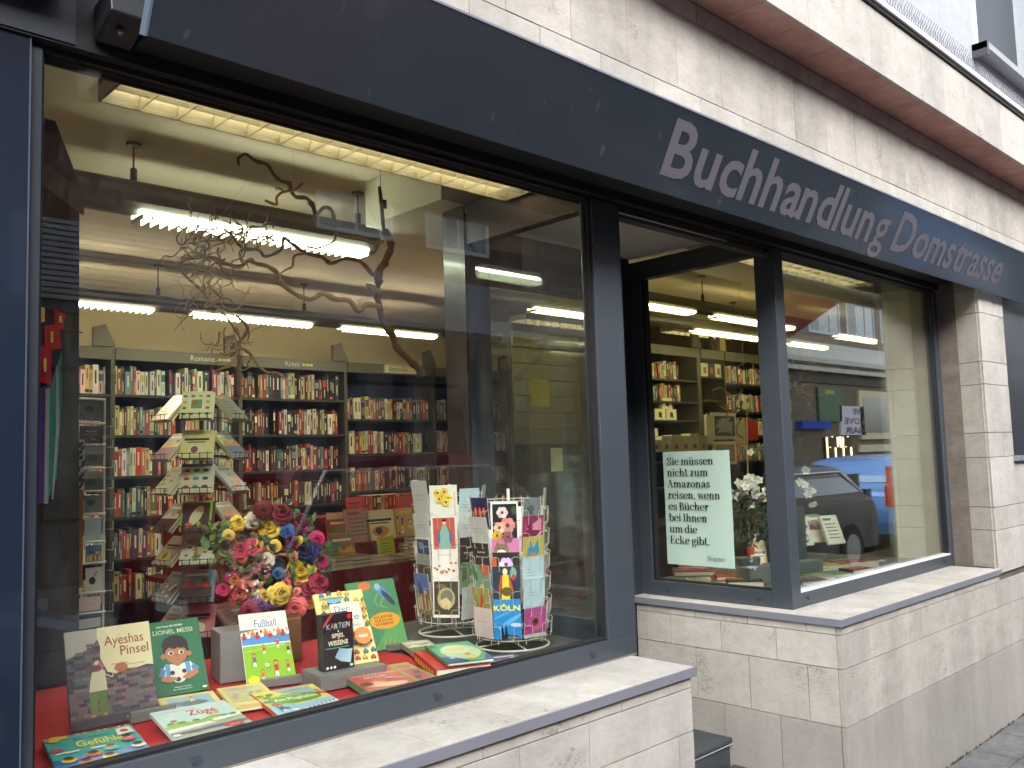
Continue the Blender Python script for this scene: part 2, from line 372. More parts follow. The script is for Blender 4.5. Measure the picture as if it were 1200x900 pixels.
b = B().box((2.4665, -.265, ZS-.030), (2.4695, .004, ZS-.001)); obj('edge_trim', b, SILLEDGE, sL)
# ---- pillar to the right of the small window, with its reveal
rv = obj('pillar', B().box((5.45, YW+.02, .8), (5.79, .10, 2.9)), MORTAR, bld)
zr = [.857, 1.067, 1.195, 1.475, 1.615, 1.89, 2.02, 2.30, 2.44, 2.66]
for a, b2 in zip(zr, zr[1:]):
    q = B(); k = G  # reveal slabs lean slightly outward toward the street
    q.add([(5.395, YW+.001, a+k), (5.46, YW+.001, a+k), (5.55, .03, a+k), (5.50, .03, a+k), (5.395, YW+.001, b2-k), (5.46, YW+.001, b2-k), (5.55, .03, b2-k), (5.50, .03, b2-k)],
          [(0,3,2,1), (4,5,6,7), (0,1,5,4), (1,2,6,5), (2,3,7,6), (3,0,4,7)], (.5,)*3)
    obj('stone_slab', q, STONE_OLD, rv)
zf = [.829, 1.067, 1.195, 1.475, 1.615, 1.89, 2.02, 2.30, 2.60]
for i, (a, b2) in enumerate(zip(zf, zf[1:])):
    x1 = 5.79 if a > 1.46 else 9.4
    if i % 2 == 0: slab(rv, (5.398, YW-.003, a), (min(x1, 5.79), YW+.02, b2), STONE, '-Y')
    else: slab(rv, (5.398, YW-.003, a), (5.62, YW+.02, b2), STONE, '-Y'); slab(rv, (5.62, YW-.003, a), (5.79, YW+.02, b2), STONE, '-Y')
    if x1 > 6: course_y(rv, 5.79, 7.4, a, b2, 5.79+.14*(i % 2)+.2, STONE, yf=YW-.002)
obj('wall_core', B().box((5.80, YW+.015, .83), (9.4, .1, 1.44)), MORTAR, rv)
# dark window beyond the pillar
dw = obj('side_window', B().box((5.84, YW+.04, 1.48), (7.6, YW+.08, 2.9)), DARKWIN, bld)
obj('window_frame', B().box((5.795, YW+.02, 1.475), (5.84, YW+.10, 2.9)), FRAMEDK, dw, bevel=.002)
obj('window_ledge', B().box((5.78, YW-.03, 1.445), (7.6, YW+.1, 1.475)), SILLEDGE, dw, bevel=.002)
# ---- wall band above the sign
wb = obj('wall_band', B().box((1.0, YW+.02, 2.55), (9.4, .12, 3.19)), MORTAR, bld)
course_y(wb, .86, 9.4, 2.60, 2.832, 2.401-PIT*5, STONE, yf=YW)
course_y(wb, .86, 9.4, 2.832, 3.11, 2.264-PIT*5, STONE_OLD, yf=YW)
course_y(wb, .86, 9.4, 3.11, 3.188, 2.401-PIT*5, STONE_OLD, yf=YW)
# ---- canopy: pink soffit, stone front, white metal capping, bird spikes
cn = obj('canopy', B().box((.8, -.42, 3.205), (10.5, .0, 3.47)), MORTAR, bld)
x = 2.30
while x < 10.2:
    q = B().box((x+G, -.431, 3.189-R_.uniform(0, .001)), (x+PIT-G, YW+.0, 3.204)); o = obj('soffit_slab', q, PINK, cn, bevel=.0008)
    x += PIT
x = 2.34
while x < 10.2:
    slab(cn, (x, -.436, 3.185), (x+PIT, -.42, 3.475), STONE, '-Y'); x += PIT
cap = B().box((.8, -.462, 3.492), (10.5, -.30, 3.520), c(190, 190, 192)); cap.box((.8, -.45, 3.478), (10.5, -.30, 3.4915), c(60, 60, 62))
obj('metal_capping', cap, SATIN, cn)
sp = B(); x = 2.9; k = 0
while x < 10:
    for dy, dx, h in ((-.055, .02, .12), (.02, -.015, .13), (-.02, .0, .125)):
        sp.tube([(x, -.385, 3.521), (x+dx+R_.uniform(-.006, .006), -.385+dy, 3.521+h)], .0013, 3, c(96, 96, 100))
    x += .027
sp.box((2.9, -.395, 3.5205), (10, -.375, 3.5255), c(150, 150, 152))
obj('bird_spikes', sp, STEEL, cn, kind='stuff')
# ---- white rendered upper wall with a window
uw = obj('upper_wall', B().box((.5, -.16, 3.5), (5.93, .1, 8)).box((5.93, -.16, 3.5), (9, .1, 4.03)).box((7.4, -.16, 4.03), (9, .1, 8)).box((5.93, -.16, 5.8), (7.4, .1, 8)), RENDER, bld)
wn = obj('upper_window', B().box((6.03, -.02, 4.1), (7.35, .0, 5.75), c(52, 58, 64)), SATIN, bld)
f = B().box((5.935, -.11, 4.07), (6.0, .02, 5.78), c(78, 84, 92)).box((6.0, -.08, 4.07), (6.03, .02, 5.78), c(190, 195, 200)).box((6.0, -.08, 4.07), (7.4, .02, 4.12), c(190, 195, 200)).box((6.33, -.06, 4.12), (6.37, -.021, 5.78), c(200, 205, 210))
obj('window_frame', f, SATIN, wn)
obj('window_ledge', B().box((5.90, -.25, 4.025), (7.5, -.11, 4.068), c(150, 152, 156)).box((5.90, -.252, 3.98), (5.93, -.11, 4.068), c(60, 62, 66)), SATIN, wn)

# ---- anthracite lintel, sign cassette, frames
lt = B().box((-.6, .01, 2.458), (5.56, .055, 2.95)).box((-.6, -.02, 2.47), (5.56, .0095, 2.95))
obj('lintel', lt, BLACKISH, bld)  # anthracite lintel set near black: the sign's shadow is put into its colour
obj('lintel_face', B().box((-.6, -.024, 2.475), (.62, -.0205, 2.70)), FRAMEDK, bld)
# awning cassette behind the sign
cs = thing('awning_cassette', 'black awning cassette with bolted end bracket under the left end of the sign', 'awning', (.6, -.1, 2.5))
obj('housing', B().box((.74, -.29, 2.50), (6.5, -.021, 2.62), c(14, 16, 20)), BLACKISH, cs, bevel=.004)
br = B().prism([(-.135, 2.522), (-.03, 2.492), (-.025, 2.57), (-.125, 2.585)], .655, .735, c(12, 14, 17), 'X'); obj('end_bracket', br, BLACKISH, cs, bevel=.004)
bt = B().tube([(.69, -.09, 2.506), (.69, -.092, 2.499)], .008, 8, c(70, 72, 76)).tube([(.69, -.092, 2.499), (.69, -.094, 2.493)], .005, 6, c(110, 112, 116)); obj('bolt', bt, STEEL, cs)
obj('roller_bar', B().tube([(-.5, -.10, 2.60), (.6, -.10, 2.60)], .035, 10, c(16, 18, 22)).box((-.5, -.19, 2.64), (.60, -.03, 2.70), c(14, 16, 20)), BLACKISH, cs)
# sign: tilted outward at its top so that it faces down to the street
SB = Vector((.667, -.30, 2.405)); T_ = .5; SZ = .247
sv = Vector((0, -T_, 1)).normalized(); SL = SZ*math.sqrt(1+T_*T_); sn = Vector((1, 0, 0)).cross(sv)
sign = thing('shop_sign', 'long dark anthracite sign panel with grey letters above the shop windows', 'sign', SB)
MS = frameM(SB, (1, 0, 0), sv)
LEN = 6.6
obj('panel', B().box((0, 0, -.02), (LEN, SL-.004, 0)), SIGNM, sign, M=MS, bevel=.0015)
obj('top_edge', B().box((-.002, SL-.0035, -.022), (LEN, SL+.002, .0015), c(160, 172, 190)), SATIN, sign, M=MS)
obj('end_cap', B().box((-.006, -.001, -.03), (-.0005, SL, .001), c(96, 112, 128)), SATIN, sign, M=MS)
inv = MS.inverted()
def sign_uv(x, y): q = inv @ onP(x, y, SB, sn); return q.x, q.y
bl_ = sign_uv(773, 202); tl_ = sign_uv(792, 134); er = sign_uv(1177, 308); eb = sign_uv(1160, 325)
W1 = er[0]-bl_[0]; CAPH = tl_[1]-bl_[1]
print('SIGN', bl_, tl_, er, eb, SL)
full, _, FW = textgeo('Buchhandlung Domstrasse', .02)
ksx = W1/FW*1.0; ksy = CAPH/.73
ang = math.atan2(eb[1]-bl_[1], eb[0]-bl_[0])*0
xo = 0
def adv(s): # advance of a prefix measured with a bar behind it
    return textgeo(s+'|', .02)[2]-textgeo('|', .02)[2]
txt = 'Buchhandlung Domstrasse'
for i, ch in enumerate(txt):
    if ch == ' ': continue
    v, f, W = textgeo(ch, .012 if ch == 'g' else .02)
    ax = adv(txt[:i]) if i else 0
    q = B(); vs = [(bl_[0]+(ax+px)*ksx, bl_[1]+py*ksy, .0015) for px, py in v]
    q.add(vs, f, c(108, 106, 116)); o = obj('letter', q, SATIN, sign, M=MS)

# ---- window frames
def rail(b, lo, hi): b.box(lo, hi); return b
def drain(x, parent, side=None):
    if side is None: M = Matrix.Translation((x, -.004, .893))
    else: M = Matrix.Translation((3.576, x, .893)) @ Matrix.Rotation(-PI/2, 4, 'Z')
    q = B().box((-.010, 0, -.007), (.010, .006, .007), c(60, 68, 82)).box((-.010, -.004, .003), (.010, 0, .007), c(60, 68, 82)).box((-.010, -.004, -.007), (-.006, 0, .003), c(50, 58, 72))
    obj('drain_cap', q, SATIN, parent, M=M)
wl = obj('display_window', B().box((.40, 0, ZS+.001), (2.485, .06, .927)).box((2.345, 0, .927), (2.485, .06, 2.458)), FRAME, bld, bevel=.0025)
obj('left_stile', B().box((.537, .002, .927), (.562, .06, 2.458)), FRAMEDK, wl)
gk = B().box((.562, .012, .927), (2.345, .045, .935), c(18, 20, 24)).box((.562, .012, .935), (.569, .045, 2.458), c(18, 20, 24)).box((2.337, .012, .935), (2.345, .045, 2.458), c(18, 20, 24))
obj('gasket', gk, MATTE, wl)
obj('sealant', B().box((.4, -.0035, ZS+.0004), (2.488, -.0003, ZS+.005), c(120, 112, 100)), MATTE, wl)
for x in (2.262, .9, 1.6): drain(x, wl)
obj('glass_pane', B().box((.569, .026, .935), (2.337, .034, 2.458)), GLASS, wl)
ob = B().box((.569, .0555, 2.450), (2.337, .062, 2.48)); obj('head_rail', ob, BROWN, wl)
# corner post and return frame of the entrance's left side
sp_ = obj('entrance_side_window', B().box((2.4855, .012, .84), (2.51, .06, 2.44)).box((2.44, .78, .30), (2.52, .92, 2.60)).box((2.44, .06, .84), (2.49, .78, .965)), FRAME, bld, bevel=.002)
obj('top_beam', B().box((2.438, .061, 2.462), (2.492, .779, 2.63)).box((2.432, .79, .95), (2.4395, .93, 2.63)), BROWN, sp_)
obj('glass_pane', B().box((2.462, .061, .966), (2.470, .779, 2.461)), GLASS2, sp_)
# small side panel below the side window
obj('recess_panel', B().box((2.452, .0, 0), (2.50, .80, .838)), FRAMEDK, sp_)
# poster window (entrance's right side) and corner post
XP = 3.58
pw = obj('poster_window', B().box((XP, .10, ZS+.001), (XP+.06, .86, .930)).box((XP, .10, 2.442), (XP+.06, .86, 2.535)).box((XP, .752, .930), (XP+.06, .86, 2.442)), FRAME, bld, bevel=.002)
obj('glass_pane', B().box((XP+.030, .10, .930), (XP+.038, .752, 2.442)), GLASS2, pw)
obj('gasket', B().box((XP+.01, .738, .93), (XP+.05, .752, 2.442), c(14, 16, 20)).box((XP+.01, .1, .93), (XP+.05, .738, .937), c(14, 16, 20)), MATTE, pw)
for y in (.66, .16): drain(y, pw, 1)
obj('corner_post', B().box((XP-.002, -.002, ZS+.0012), (3.655, .10, 2.458)), FRAME, bld, bevel=.003)
# right display window
wr = obj('display_window', B().box((3.6552, 0, ZS+.001), (5.50, .06, .920)).box((5.405, .0, .920), (5.50, .06, 2.458)), FRAME, bld, bevel=.0025)
obj('glass_pane', B().box((3.6552, .026, .928), (5.398, .034, 2.458)), GLASSR, wr)
obj('gasket', B().box((3.6552, .004, .920), (5.405, .045, .928), c(225, 228, 232)).box((5.398, .012, .928), (5.405, .045, 2.458), c(14, 16, 20)), SATIN, wr)
for x in (3.72, 5.3): drain(x, wr)
# entrance ceiling, metal strip, steps, door
obj('recess_ceiling', B().box((2.49, .062, 2.55), (XP, .80, 2.60), c(205, 200, 196)), WALLP, bld)
obj('door_track', B().box((2.486, .012, 2.418), (XP-.003, .05, 2.4355), c(70, 70, 70)), SATIN, bld, bevel=.002)
obj('downlight', B().box((2.95, .15, 2.543), (3.15, .19, 2.549), c(150, 148, 145)), SATIN, bld)
st = obj('entrance_step', B().box((2.456, .30, -.02), (3.4965, .90, .262)).box((2.456, .17, -.02), (3.4965, .30, .150)), SLATE, bld, bevel=.003)
obj('tread', B().box((2.456, .285, .2625), (3.4965, .90, .282)).box((2.456, .155, .1505), (3.4965, .2845, .168)), SLATE, st, bevel=.003)
obj('metal_nosing', B().box((2.456, .2825, .2545), (3.4965, .2845, .2585), c(170, 178, 190)), SATIN, st)
dr = obj('entrance_door', B().box((2.521, .82, .29), (2.60, .88, 2.40)).box((3.40, .82, .29), (3.48, .88, 2.40)).box((2.60, .82, .29), (3.40, .88, .42)).box((2.60, .82, 2.32), (3.40, .88, 2.40)), FRAME, bld, bevel=.002)
obj('glass_pane', B().box((2.60, .846, .42), (3.40, .854, 2.32)), GLASS2, dr)
obj('pull_handle', B().tube([(3.30, .79, .95), (3.30, .79, 1.75)], .014, 8, c(170, 180, 175)).tube([(3.30, .79, 1.0), (3.30, .83, 1.0)], .008, 6, c(170, 180, 175)).tube([(3.30, .79, 1.7), (3.30, .83, 1.7)], .008, 6, c(170, 180, 175)), STEEL, dr)
obj('door_head', B().box((2.521, .82, 2.401), (3.579, .88, 2.62)).box((3.481, .82, .29), (3.579, .88, 2.40)), FRAMEDK, dr)
# dark glass panel at the far left
lp = thing('dark_glass_panel', 'glossy dark blue panel beside the left edge of the big shop window', 'panel', (.3, -.05, 0))
obj('sheet', B().box((-.9, -.012, .0), (.533, -.002, 3.2)), BLUEGLASS, lp)
obj('edge_strip', B().box((.5335, -.013, .0), (.5365, -.001, 3.2), c(70, 80, 96)), SATIN, lp)

# =================================================================== GROUND
gr = struct('ground', B().face([(-200, -200, -.012), (200, -200, -.012), (200, 200, -.012), (-200, 200, -.012)], (.06,)*3), ASPHALT)
road = struct('road', B().face([(-80, -9.8, -.004), (120, -9.8, -.004), (120, -2.9, -.004), (-80, -2.9, -.004)], (.05,)*3), ASPHALT)
pav = struct('pavement', B().box((-20, -2.78, -.01), (60, .9, .018)), MORTAR)
obj('kerb', B().box((-20, -2.90, -.01), (60, -2.781, .030)), PAVING, pav)
pav2 = struct('pavement', B().box((-20, -12.5, -.01), (60, -9.8, .12)), PAVING)
for j in range(5):
    y1 = YW-.010-.21*j-(.005); x = 3.0-.17*(j % 2)
    while x < 9.0:
        L_ = .36
        q = B().box((x+.004, y1-.205, .010), (x+L_-.004, y1-.004, .030+R_.uniform(-.0015, .0015))); obj('paving_slab', q, PAVING, pav, bevel=.002); x += L_
lf = B()
for k in range(26):
    x, y = R_.uniform(4.1, 7), R_.uniform(-.33, -.28) if R_.random() < .6 else R_.uniform(-.9, -.3); s_ = R_.uniform(.006, .013); a = R_.uniform(0, 6)
    lf.add([(x+s_*math.cos(a+t), y+s_*.6*math.sin(a+t), .033+.003*math.sin(t*2)) for t in (0, 1.3, 2.4, 3.6, 5)], [(0, 1, 2, 3, 4)], R_.choice([c(190, 175, 150), c(150, 140, 120), c(110, 100, 70)]))
for k in range(260):
    x = R_.uniform(3.6, 7.5); lf.ball((x, YW-.006-R_.uniform(0, .012), .028), R_.uniform(.003, .006), R_.choice([c(70, 75, 50), c(90, 85, 70), c(60, 60, 50)]), 5, 3)
tag(obj('leaf_litter', lf, PAPER, kind='stuff'), 'dry crumbs, moss and leaf bits along the foot of the wall', 'litter')
# =================================================================== SHOP INTERIOR: shell
CW = (.70, .61, .38)
struct('floor', B().box((.1, .93, -.05), (13, 5.1, .0), c(88, 80, 74)).box((3.65, .07, -.05), (13, .9299, .0), c(88, 80, 74)), SATIN)
struct('ceiling', B().box((.1, .10, 2.85), (13, 5.1, 2.9), (.62, .53, .37)), WALLP)
struct('wall', B().box((.1, 4.78, 0), (13, 4.9, 2.85), CW), WALLP)
struct('wall', B().box((.08, .10, 0), (.18, 4.78, 2.85), CW), WALLP)
struct('wall', B().box((12.0, .10, 0), (12.1, 4.78, 2.85), CW), WALLP)
struct('wall', B().box((5.51, .101, 0), (12, .2, 2.85), CW), WALLP)
pil_ = obj('pillar_inner', B().box((5.40, .062, .86), (5.60, .30, 2.85), (.62, .60, .42)), WALLP, bld)
obj('plaster_edge', B().box((5.396, .30, .86), (5.52, .345, 2.85), c(120, 116, 92)), WALLP, pil_)
obj('bulkhead', B().box((2.32, .80, 2.64), (2.72, 1.35, 2.85), (.60, .55, .42)), WALLP, bld)
obj('ceiling_beam', B().box((3.62, .9, 2.72), (12, 1.25, 2.85), (.5, .45, .33)), WALLP, bld)
# ------------------------------------------------------------------ lamps
def tube_row(y, z, x0, x1, segs, rods, em, label, group, r=.052):
    t = thing('pendant_lamp', label, 'lamp', (x0, y, z), group)
    hb = B(); hb.smooth = False
    hb.tube([(x0, y, z), (x1, y, z)], r, 14, c(92, 88, 76)); obj('lamp_tube', hb, SATIN, t)
    for a, b_ in segs:
        d = B().box((a, y-r*.72, z-r*1.02), (b_, y+r*.72, z-r*.80), (.8,)*3); dd = obj('diffuser', d, em, t)
        lv = B(); x = a
        while x < b_: lv.box((x, y-r*.8, z-r*1.32), (x+.007, y+r*.8, z-r*1.021), c(225, 225, 205)); x += .038
        obj('louvre', lv, SATIN, dd)
    for x in rods:
        q = B().tube([(x, y, z+r), (x, y, 2.85)], .004, 5, c(60, 58, 50)).tube([(x, y, z+r-.01), (x, y, z+r+.05)], .013, 6, c(50, 48, 44)).tube([(x, y, 2.835), (x, y, 2.849)], .03, 8, c(110, 104, 84))
        q.tube([(x+.001, y, z-r*1.05), (x+.001, y, z+r*1.05)], r*1.04, 14, c(70, 66, 58)) if 0 else q.box((x+.10, y-r*1.03, z-r*1.03), (x+.108, y+r*1.03, z+r*1.03), c(60, 58, 52)) if 0 else None
        obj('suspension_rod', q, SATIN, t)
    return t
tube_row(1.5, 2.625, .30, 2.46, [(onY(160, 243, 1.5).x, onY(425, 288, 1.5).x)], [1.32, 2.38], EM_COOL, 'long grey tube lamp glowing greenish white behind the twisted branch', 'tube lamps in two rows under the ceiling', r=.07)
Y2 = 3.62
def xr(x, y): return onY(x, y, 3.55 if x < 600 else (1.66 if y < 378 else 2.15)).x
tube_row(3.55, 2.60, .3, 5.2, [(1.25, xr(178, 363)), (xr(223, 366), xr(363, 381)), (xr(399, 383), xr(509, 395))], [2.25, 3.3], EM_WARM, 'far tube lamp row with three warm lit strips above the novel shelves', 'tube lamps in two rows under the ceiling')
tube_row(1.66, 2.61, 3.70, 9.5, [(4.1, xr(810, 356)), (xr(835, 366), xr(905, 376)+.3), (7.6, 8.4)], [5.5], EM_YEL, 'nearer yellowish tube lamp row over the right-hand sales room', 'tube lamps in two rows under the ceiling')
tube_row(2.15, 2.60, 3.70, 11, [(xr(812, 379), xr(890, 390)), (xr(925, 396), xr(966, 402)), (4.2, 4.9)], [6.7], EM_YEL, 'farther yellowish tube lamp row over the right-hand sales room', 'tube lamps in two rows under the ceiling')
def trough(x0, x1, y0, y1, label, zl=2.72):
    dz = zl-2.72
    t = thing('ceiling_lamp', label, 'lamp', (x0, y0, zl), 'louvred ceiling lamps just inside the windows')
    obj('lamp_housing', B().box((x0, y1-.006, 2.715+dz), (x1, y1, 2.849+dz), c(120, 112, 88)).box((x0, y0, 2.715+dz), (x1, y0+.006, 2.849+dz), c(120, 112, 88)).box((x0, y0, 2.715+dz), (x0+.006, y1, 2.849+dz), c(96, 90, 70)).box((x1-.006, y0, 2.715+dz), (x1, y1, 2.849+dz), c(110, 102, 80)).box((x0, y0, 2.84+dz), (x1, y1, 2.849+dz), c(200, 195, 160)), SATIN, t)
    n = int((x1-x0)/.105); p = (x1-x0)/n; ym = (y0+y1)/2
    for k in range(n):
        a = x0+p*k; q = B()
        for lc in (y0+(y1-y0)*.27, y0+(y1-y0)*.75):   # curved mirror cheeks each side of a tube
          for sg in (-1, 1):
            pr_ = None; w2 = (y1-y0)*.235
            for j in range(5):
                u = j/4; yy = lc+sg*(w2-(w2-.013)*u); zz = 2.722+dz+.052*math.sin(u*PI*.5)
                if pr_: q.face([(a+.003, pr_[0], pr_[1]), (a+p-.003, pr_[0], pr_[1]), (a+p-.003, yy, zz), (a+.003, yy, zz)], (.6, .6, .5))
                pr_ = (yy, zz)
        q.box((a-.0015, y0+.006, 2.7165+dz), (a+.0015, y1-.006, 2.76+dz), (.4, .38, .3))
        obj('louvre_cell', q, MIRROR, t)
    for yy in (y0+(y1-y0)*.27, y0+(y1-y0)*.75):
        obj('lamp_bulb', B().tube([(x0+.03, yy, 2.772+dz), (x1-.03, yy, 2.772+dz)], .011, 8), EM_TROUGH, t)
trough(onZ(115, 117, 2.59).x, 2.425, onZ(115, 117, 2.59).y-.19, onZ(115, 117, 2.59).y, 'long mirrored louvre lamp close behind the top of the big left window', 2.59)
trough(4.2, onZ(1010, 335, 2.59).x, .40, .58, 'louvre lamp behind the top of the small right window', 2.59)
trough(5.2, 6.6, 3.2, 3.42, 'short louvre lamp at the back of the right-hand sales room')
trough(6.9, 8.0, 2.95, 3.1, 'short louvre lamp above the card wall in the right-hand sales room')
# ------------------------------------------------------------------ bookcases
BACK = c(30, 40, 70); BOARD = c(54, 54, 52); POST = c(76, 74, 64)
stuffB = B(); indiv = [0]
PAL = {
 'warm': [(232,222,190),(236,228,205),(225,160,120),(205,70,60),(120,160,175),(230,200,120),(214,120,90),(240,235,220),(190,60,70),(225,210,160)],
 'pale': [(225,215,170),(232,226,200),(96,60,110),(214,140,70),(190,60,60),(60,110,80),(70,130,150),(236,232,215),(40,60,90),(175,50,90),(205,190,130),(238,236,224),(90,150,140),(228,190,120)],
 'dark': [(28,26,30),(36,34,40),(90,26,28),(24,40,56),(214,205,170),(150,45,35),(30,30,34),(44,56,50),(190,60,45),(225,220,200),(20,20,24),(70,60,52)],
 'red': [(170,40,40),(190,55,50),(225,215,175),(210,110,80),(36,46,70),(90,30,34),(214,190,120),(120,130,110),(225,200,80),(70,90,120),(235,225,200)],
 'mix': [(225,215,175),(190,60,50),(214,120,60),(60,90,110),(90,120,90),(235,230,210),(36,36,44),(150,60,80),(120,140,150),(205,185,120)]}
def cname(cc):
    r, g, b_ = cc; mx, mn = max(cc), min(cc)
    if mx < 62: return 'black'
    if mx-mn < 34: return 'white' if mx > 225 else 'cream' if mx > 195 else 'grey'
    if r == mx:
        if g > 190 and b_ > 150: return 'cream'
        if g > 175: return 'yellow'
        if g > 95 and b_ < 130: return 'orange'
        if b_ > 80 and b_ > g: return 'pink' if r > 140 else 'purple'
        return 'dark red' if r < 120 else 'red'
    if g == mx: return 'green' if b_ < g-12 else 'teal'
    return 'dark blue' if b_ < 90 else ('purple' if r > g+15 else 'blue')
def bookbox(b, x, y, z, w, h, d, col, lean=0, rnd=R_):
    """upright book, spine toward -y"""
    cc = c(*col); pg = c(225, 216, 190); M = Matrix.Translation((x, y, z)) @ Matrix.Rotation(lean, 4, 'Y')
    b.box((0, 0, 0), (w, d, h), cc, M=M, cols=[cc, pg, cc, cc, pg, cc])
    lum = sum(col)/3; tc = c(30, 28, 30) if lum > 140 else c(225, 215, 180)
    k = rnd.random(); e = -.0006
    def patch(x0, x1, z0, z1, pc): b.add([(x0, e, z0), (x1, e, z0), (x1, e, z1), (x0, e, z1)], [(0, 1, 2, 3)], pc, M)
    if k < .35: patch(w*.36, w*.64, h*.35, h*.82, tc)
    elif k < .6: patch(w*.4, w*.6, h*.5, h*.9, tc); patch(0.001, w-.001, h*.05, h*.16, c(*rnd.choice(PAL['mix'])))
    elif k < .8: patch(0.0005, w-.0005, h*.55, h*.85, c(*rnd.choice(PAL['mix']))); patch(w*.4, w*.6, h*.12, h*.45, tc)
    else: patch(w*.38, w*.62, h*.2, h*.6, tc); patch(w*.3, w*.7, h*.86, h*.93, tc)
ORD = ['first','second','third','fourth','fifth','sixth','seventh','eighth','ninth','tenth','eleventh','twelfth','thirteenth','fourteenth','fifteenth','sixteenth','seventeenth','eighteenth','nineteenth','twentieth','twenty-first','twenty-second','twenty-third','twenty-fourth','twenty-fifth','twenty-sixth','twenty-seventh','twenty-eighth','twenty-ninth','thirtieth','thirty-first','thirty-second','thirty-third','thirty-fourth','thirty-fifth','thirty-sixth','thirty-seventh','thirty-eighth','thirty-ninth','fortieth']
def shelf_books(x0, x1, yf, z, pal, where=None, hmax=.205, fill=.97, group=None, dep=.14):
    x = x0; k = 0; row = []; lim = x0+(x1-x0)*fill; P_ = PAL[pal]; prev = None
    while True:
        wd = R_.choice([.016, .02, .024, .028, .034, .04, .022])*R_.uniform(.85, 1.15); h = hmax*R_.uniform(.76, 1.0)
        if x+wd > lim: break
        col = R_.choice(P_) if R_.random() < .72 else R_.choice(PAL['mix'])
        if col == prev and R_.random() < .7: col = R_.choice(P_)
        prev = col; m_ = sum(col)/3; k_ = R_.uniform(.62, .9); col = tuple(int(min(250, max(12, (m_+(v-m_)*k_)*R_.uniform(.86, 1.0)+R_.randint(-8, 8)))) for v in col)
        row.append((x, wd, h, col)); x += wd+R_.uniform(.0006, .0018)
        if R_.random() < .06: x += R_.uniform(.012, .045)
    for i, (x, wd, h, col) in enumerate(row):
        y = yf+R_.uniform(.004, .022); lean = R_.choice([0, 0, 0, .02, -.015, .05, -.03]) if i and i < len(row)-1 else 0
        if where and indiv[0] < 205:
            b = B(); bookbox(b, x, y, z, wd, h, dep, col, lean*.5)
            n1 = cname(row[i-1][3]) if i else None; n2 = cname(row[i+1][3]) if i < len(row)-1 else None
            side = 'beside a %s book' % (n1 or n2) if (n1 or n2) else 'alone'
            size = 'thick ' if wd > .031 else 'thin ' if wd < .019 else 'tall ' if h > hmax*.95 else 'short ' if h < hmax*.86 else ''
            o = obj('book', b, PAPER)
            tag(o, ('%s%s book, %s from left %s, %s' if 'Krimi' not in where or 'right' not in where else '%s%s book, %s from left %s') % ((size, cname(col), ORD[i], where, side) if 'Krimi' not in where or 'right' not in where else (size, cname(col), ORD[i], where)), 'book', group or 'books standing on the back shelves'); indiv[0] += 1
        else: bookbox(stuffB, x, y, z, wd, h, dep, col, lean*.5)
def bookcase(x0, x1, yf, ztop, zs, label, header=None, dep=.28, zb=.0, hx=.4, post=.03, blade=True, shelf_t=.018):
    t = thing('bookcase', label, 'bookcase', (x0, yf, zb), 'bookcases along the back of the shop')
    obj('back_panel', B().box((x0+.02, yf+dep-.012, zb), (x1, yf+dep, ztop-.02), BACK), MATTE, t)
    for x in (x1-post/2,): obj('upright', B().box((x, yf-.012, zb), (x+post, yf+dep, ztop), POST), SATIN, t, bevel=.001)
    hd = obj('header_board', B().box((x0+post/2, yf-.02, ztop-.085), (x1-post/2, yf+.0, ztop), c(90, 86, 68)), SATIN, t)
    for z in zs: obj('shelf_board', B().box((x0+.016, yf-.004, z-shelf_t), (x1-.016, yf+dep-.013, z), BOARD), SATIN, t)
    if header:
        v, f, W = textgeo(header, .0); s_ = .058; q = B()
        q.add([(x0+(x1-x0)*hx+px*s_, yf-.0215, ztop-.062+py*s_) for px, py in v], f, c(232, 228, 205))
        for k in range(3): a = x0+(x1-x0)*hx+W*s_+.03+.035*k; q.face([(a, yf-.0215, ztop-.055), (a+.028, yf-.0215, ztop-.055), (a+.028, yf-.0215, ztop-.035), (a, yf-.0215, ztop-.035)], c(240, 232, 160))
        obj('lettering', q, PAPER, hd)
    if blade:
        q = B().prism([(x1-.15, ztop+.001), (x1-.15, ztop+.13), (x1-.07, ztop+.155), (x1-.005, ztop+.02), (x1-.005, ztop+.001)], yf-.06, yf-.03, c(96, 92, 82), 'Y'); obj('light_blade', q, SATIN, t)
    return t
YF = 4.4
def zpx(x, y): return onY(x, y, YF).z
ZT = 2.415
rowsA = [zpx(285, 466), zpx(285, 507), zpx(285, 551), zpx(285, 597), zpx(200, 646), zpx(200, 697)]
rowsA = [zpx(285, 466)-(zpx(285, 466)-zpx(285, 597))/3*k for k in range(7)]
rowsD = [zpx(407, 491), zpx(407, 532), zpx(407, 576)]; rowsD += [rowsD[-1]-.28, rowsD[-1]-.56]
bays = [(1.30, 2.275, 'warm', None, rowsA, 'pale end bookcase at the left edge behind the white card rack'),
        (2.275, 3.233, 'pale', 'Romane', rowsA, 'bookcase of novels with the white lettered header behind the book tree'),
        (3.233, 4.192, 'dark', 'Krimi', rowsA, 'bookcase of mostly black crime spines behind the flower wreath'),
        (4.192, 5.15, 'red', None, rowsD, 'bookcase with a small white sign on its header beside the brown window frame'),
        (5.15, 6.1, 'mix', None, rowsD, 'bookcase half hidden behind the entrance side window')]
RW = ['in top', 'in second', 'in third', 'in fourth']
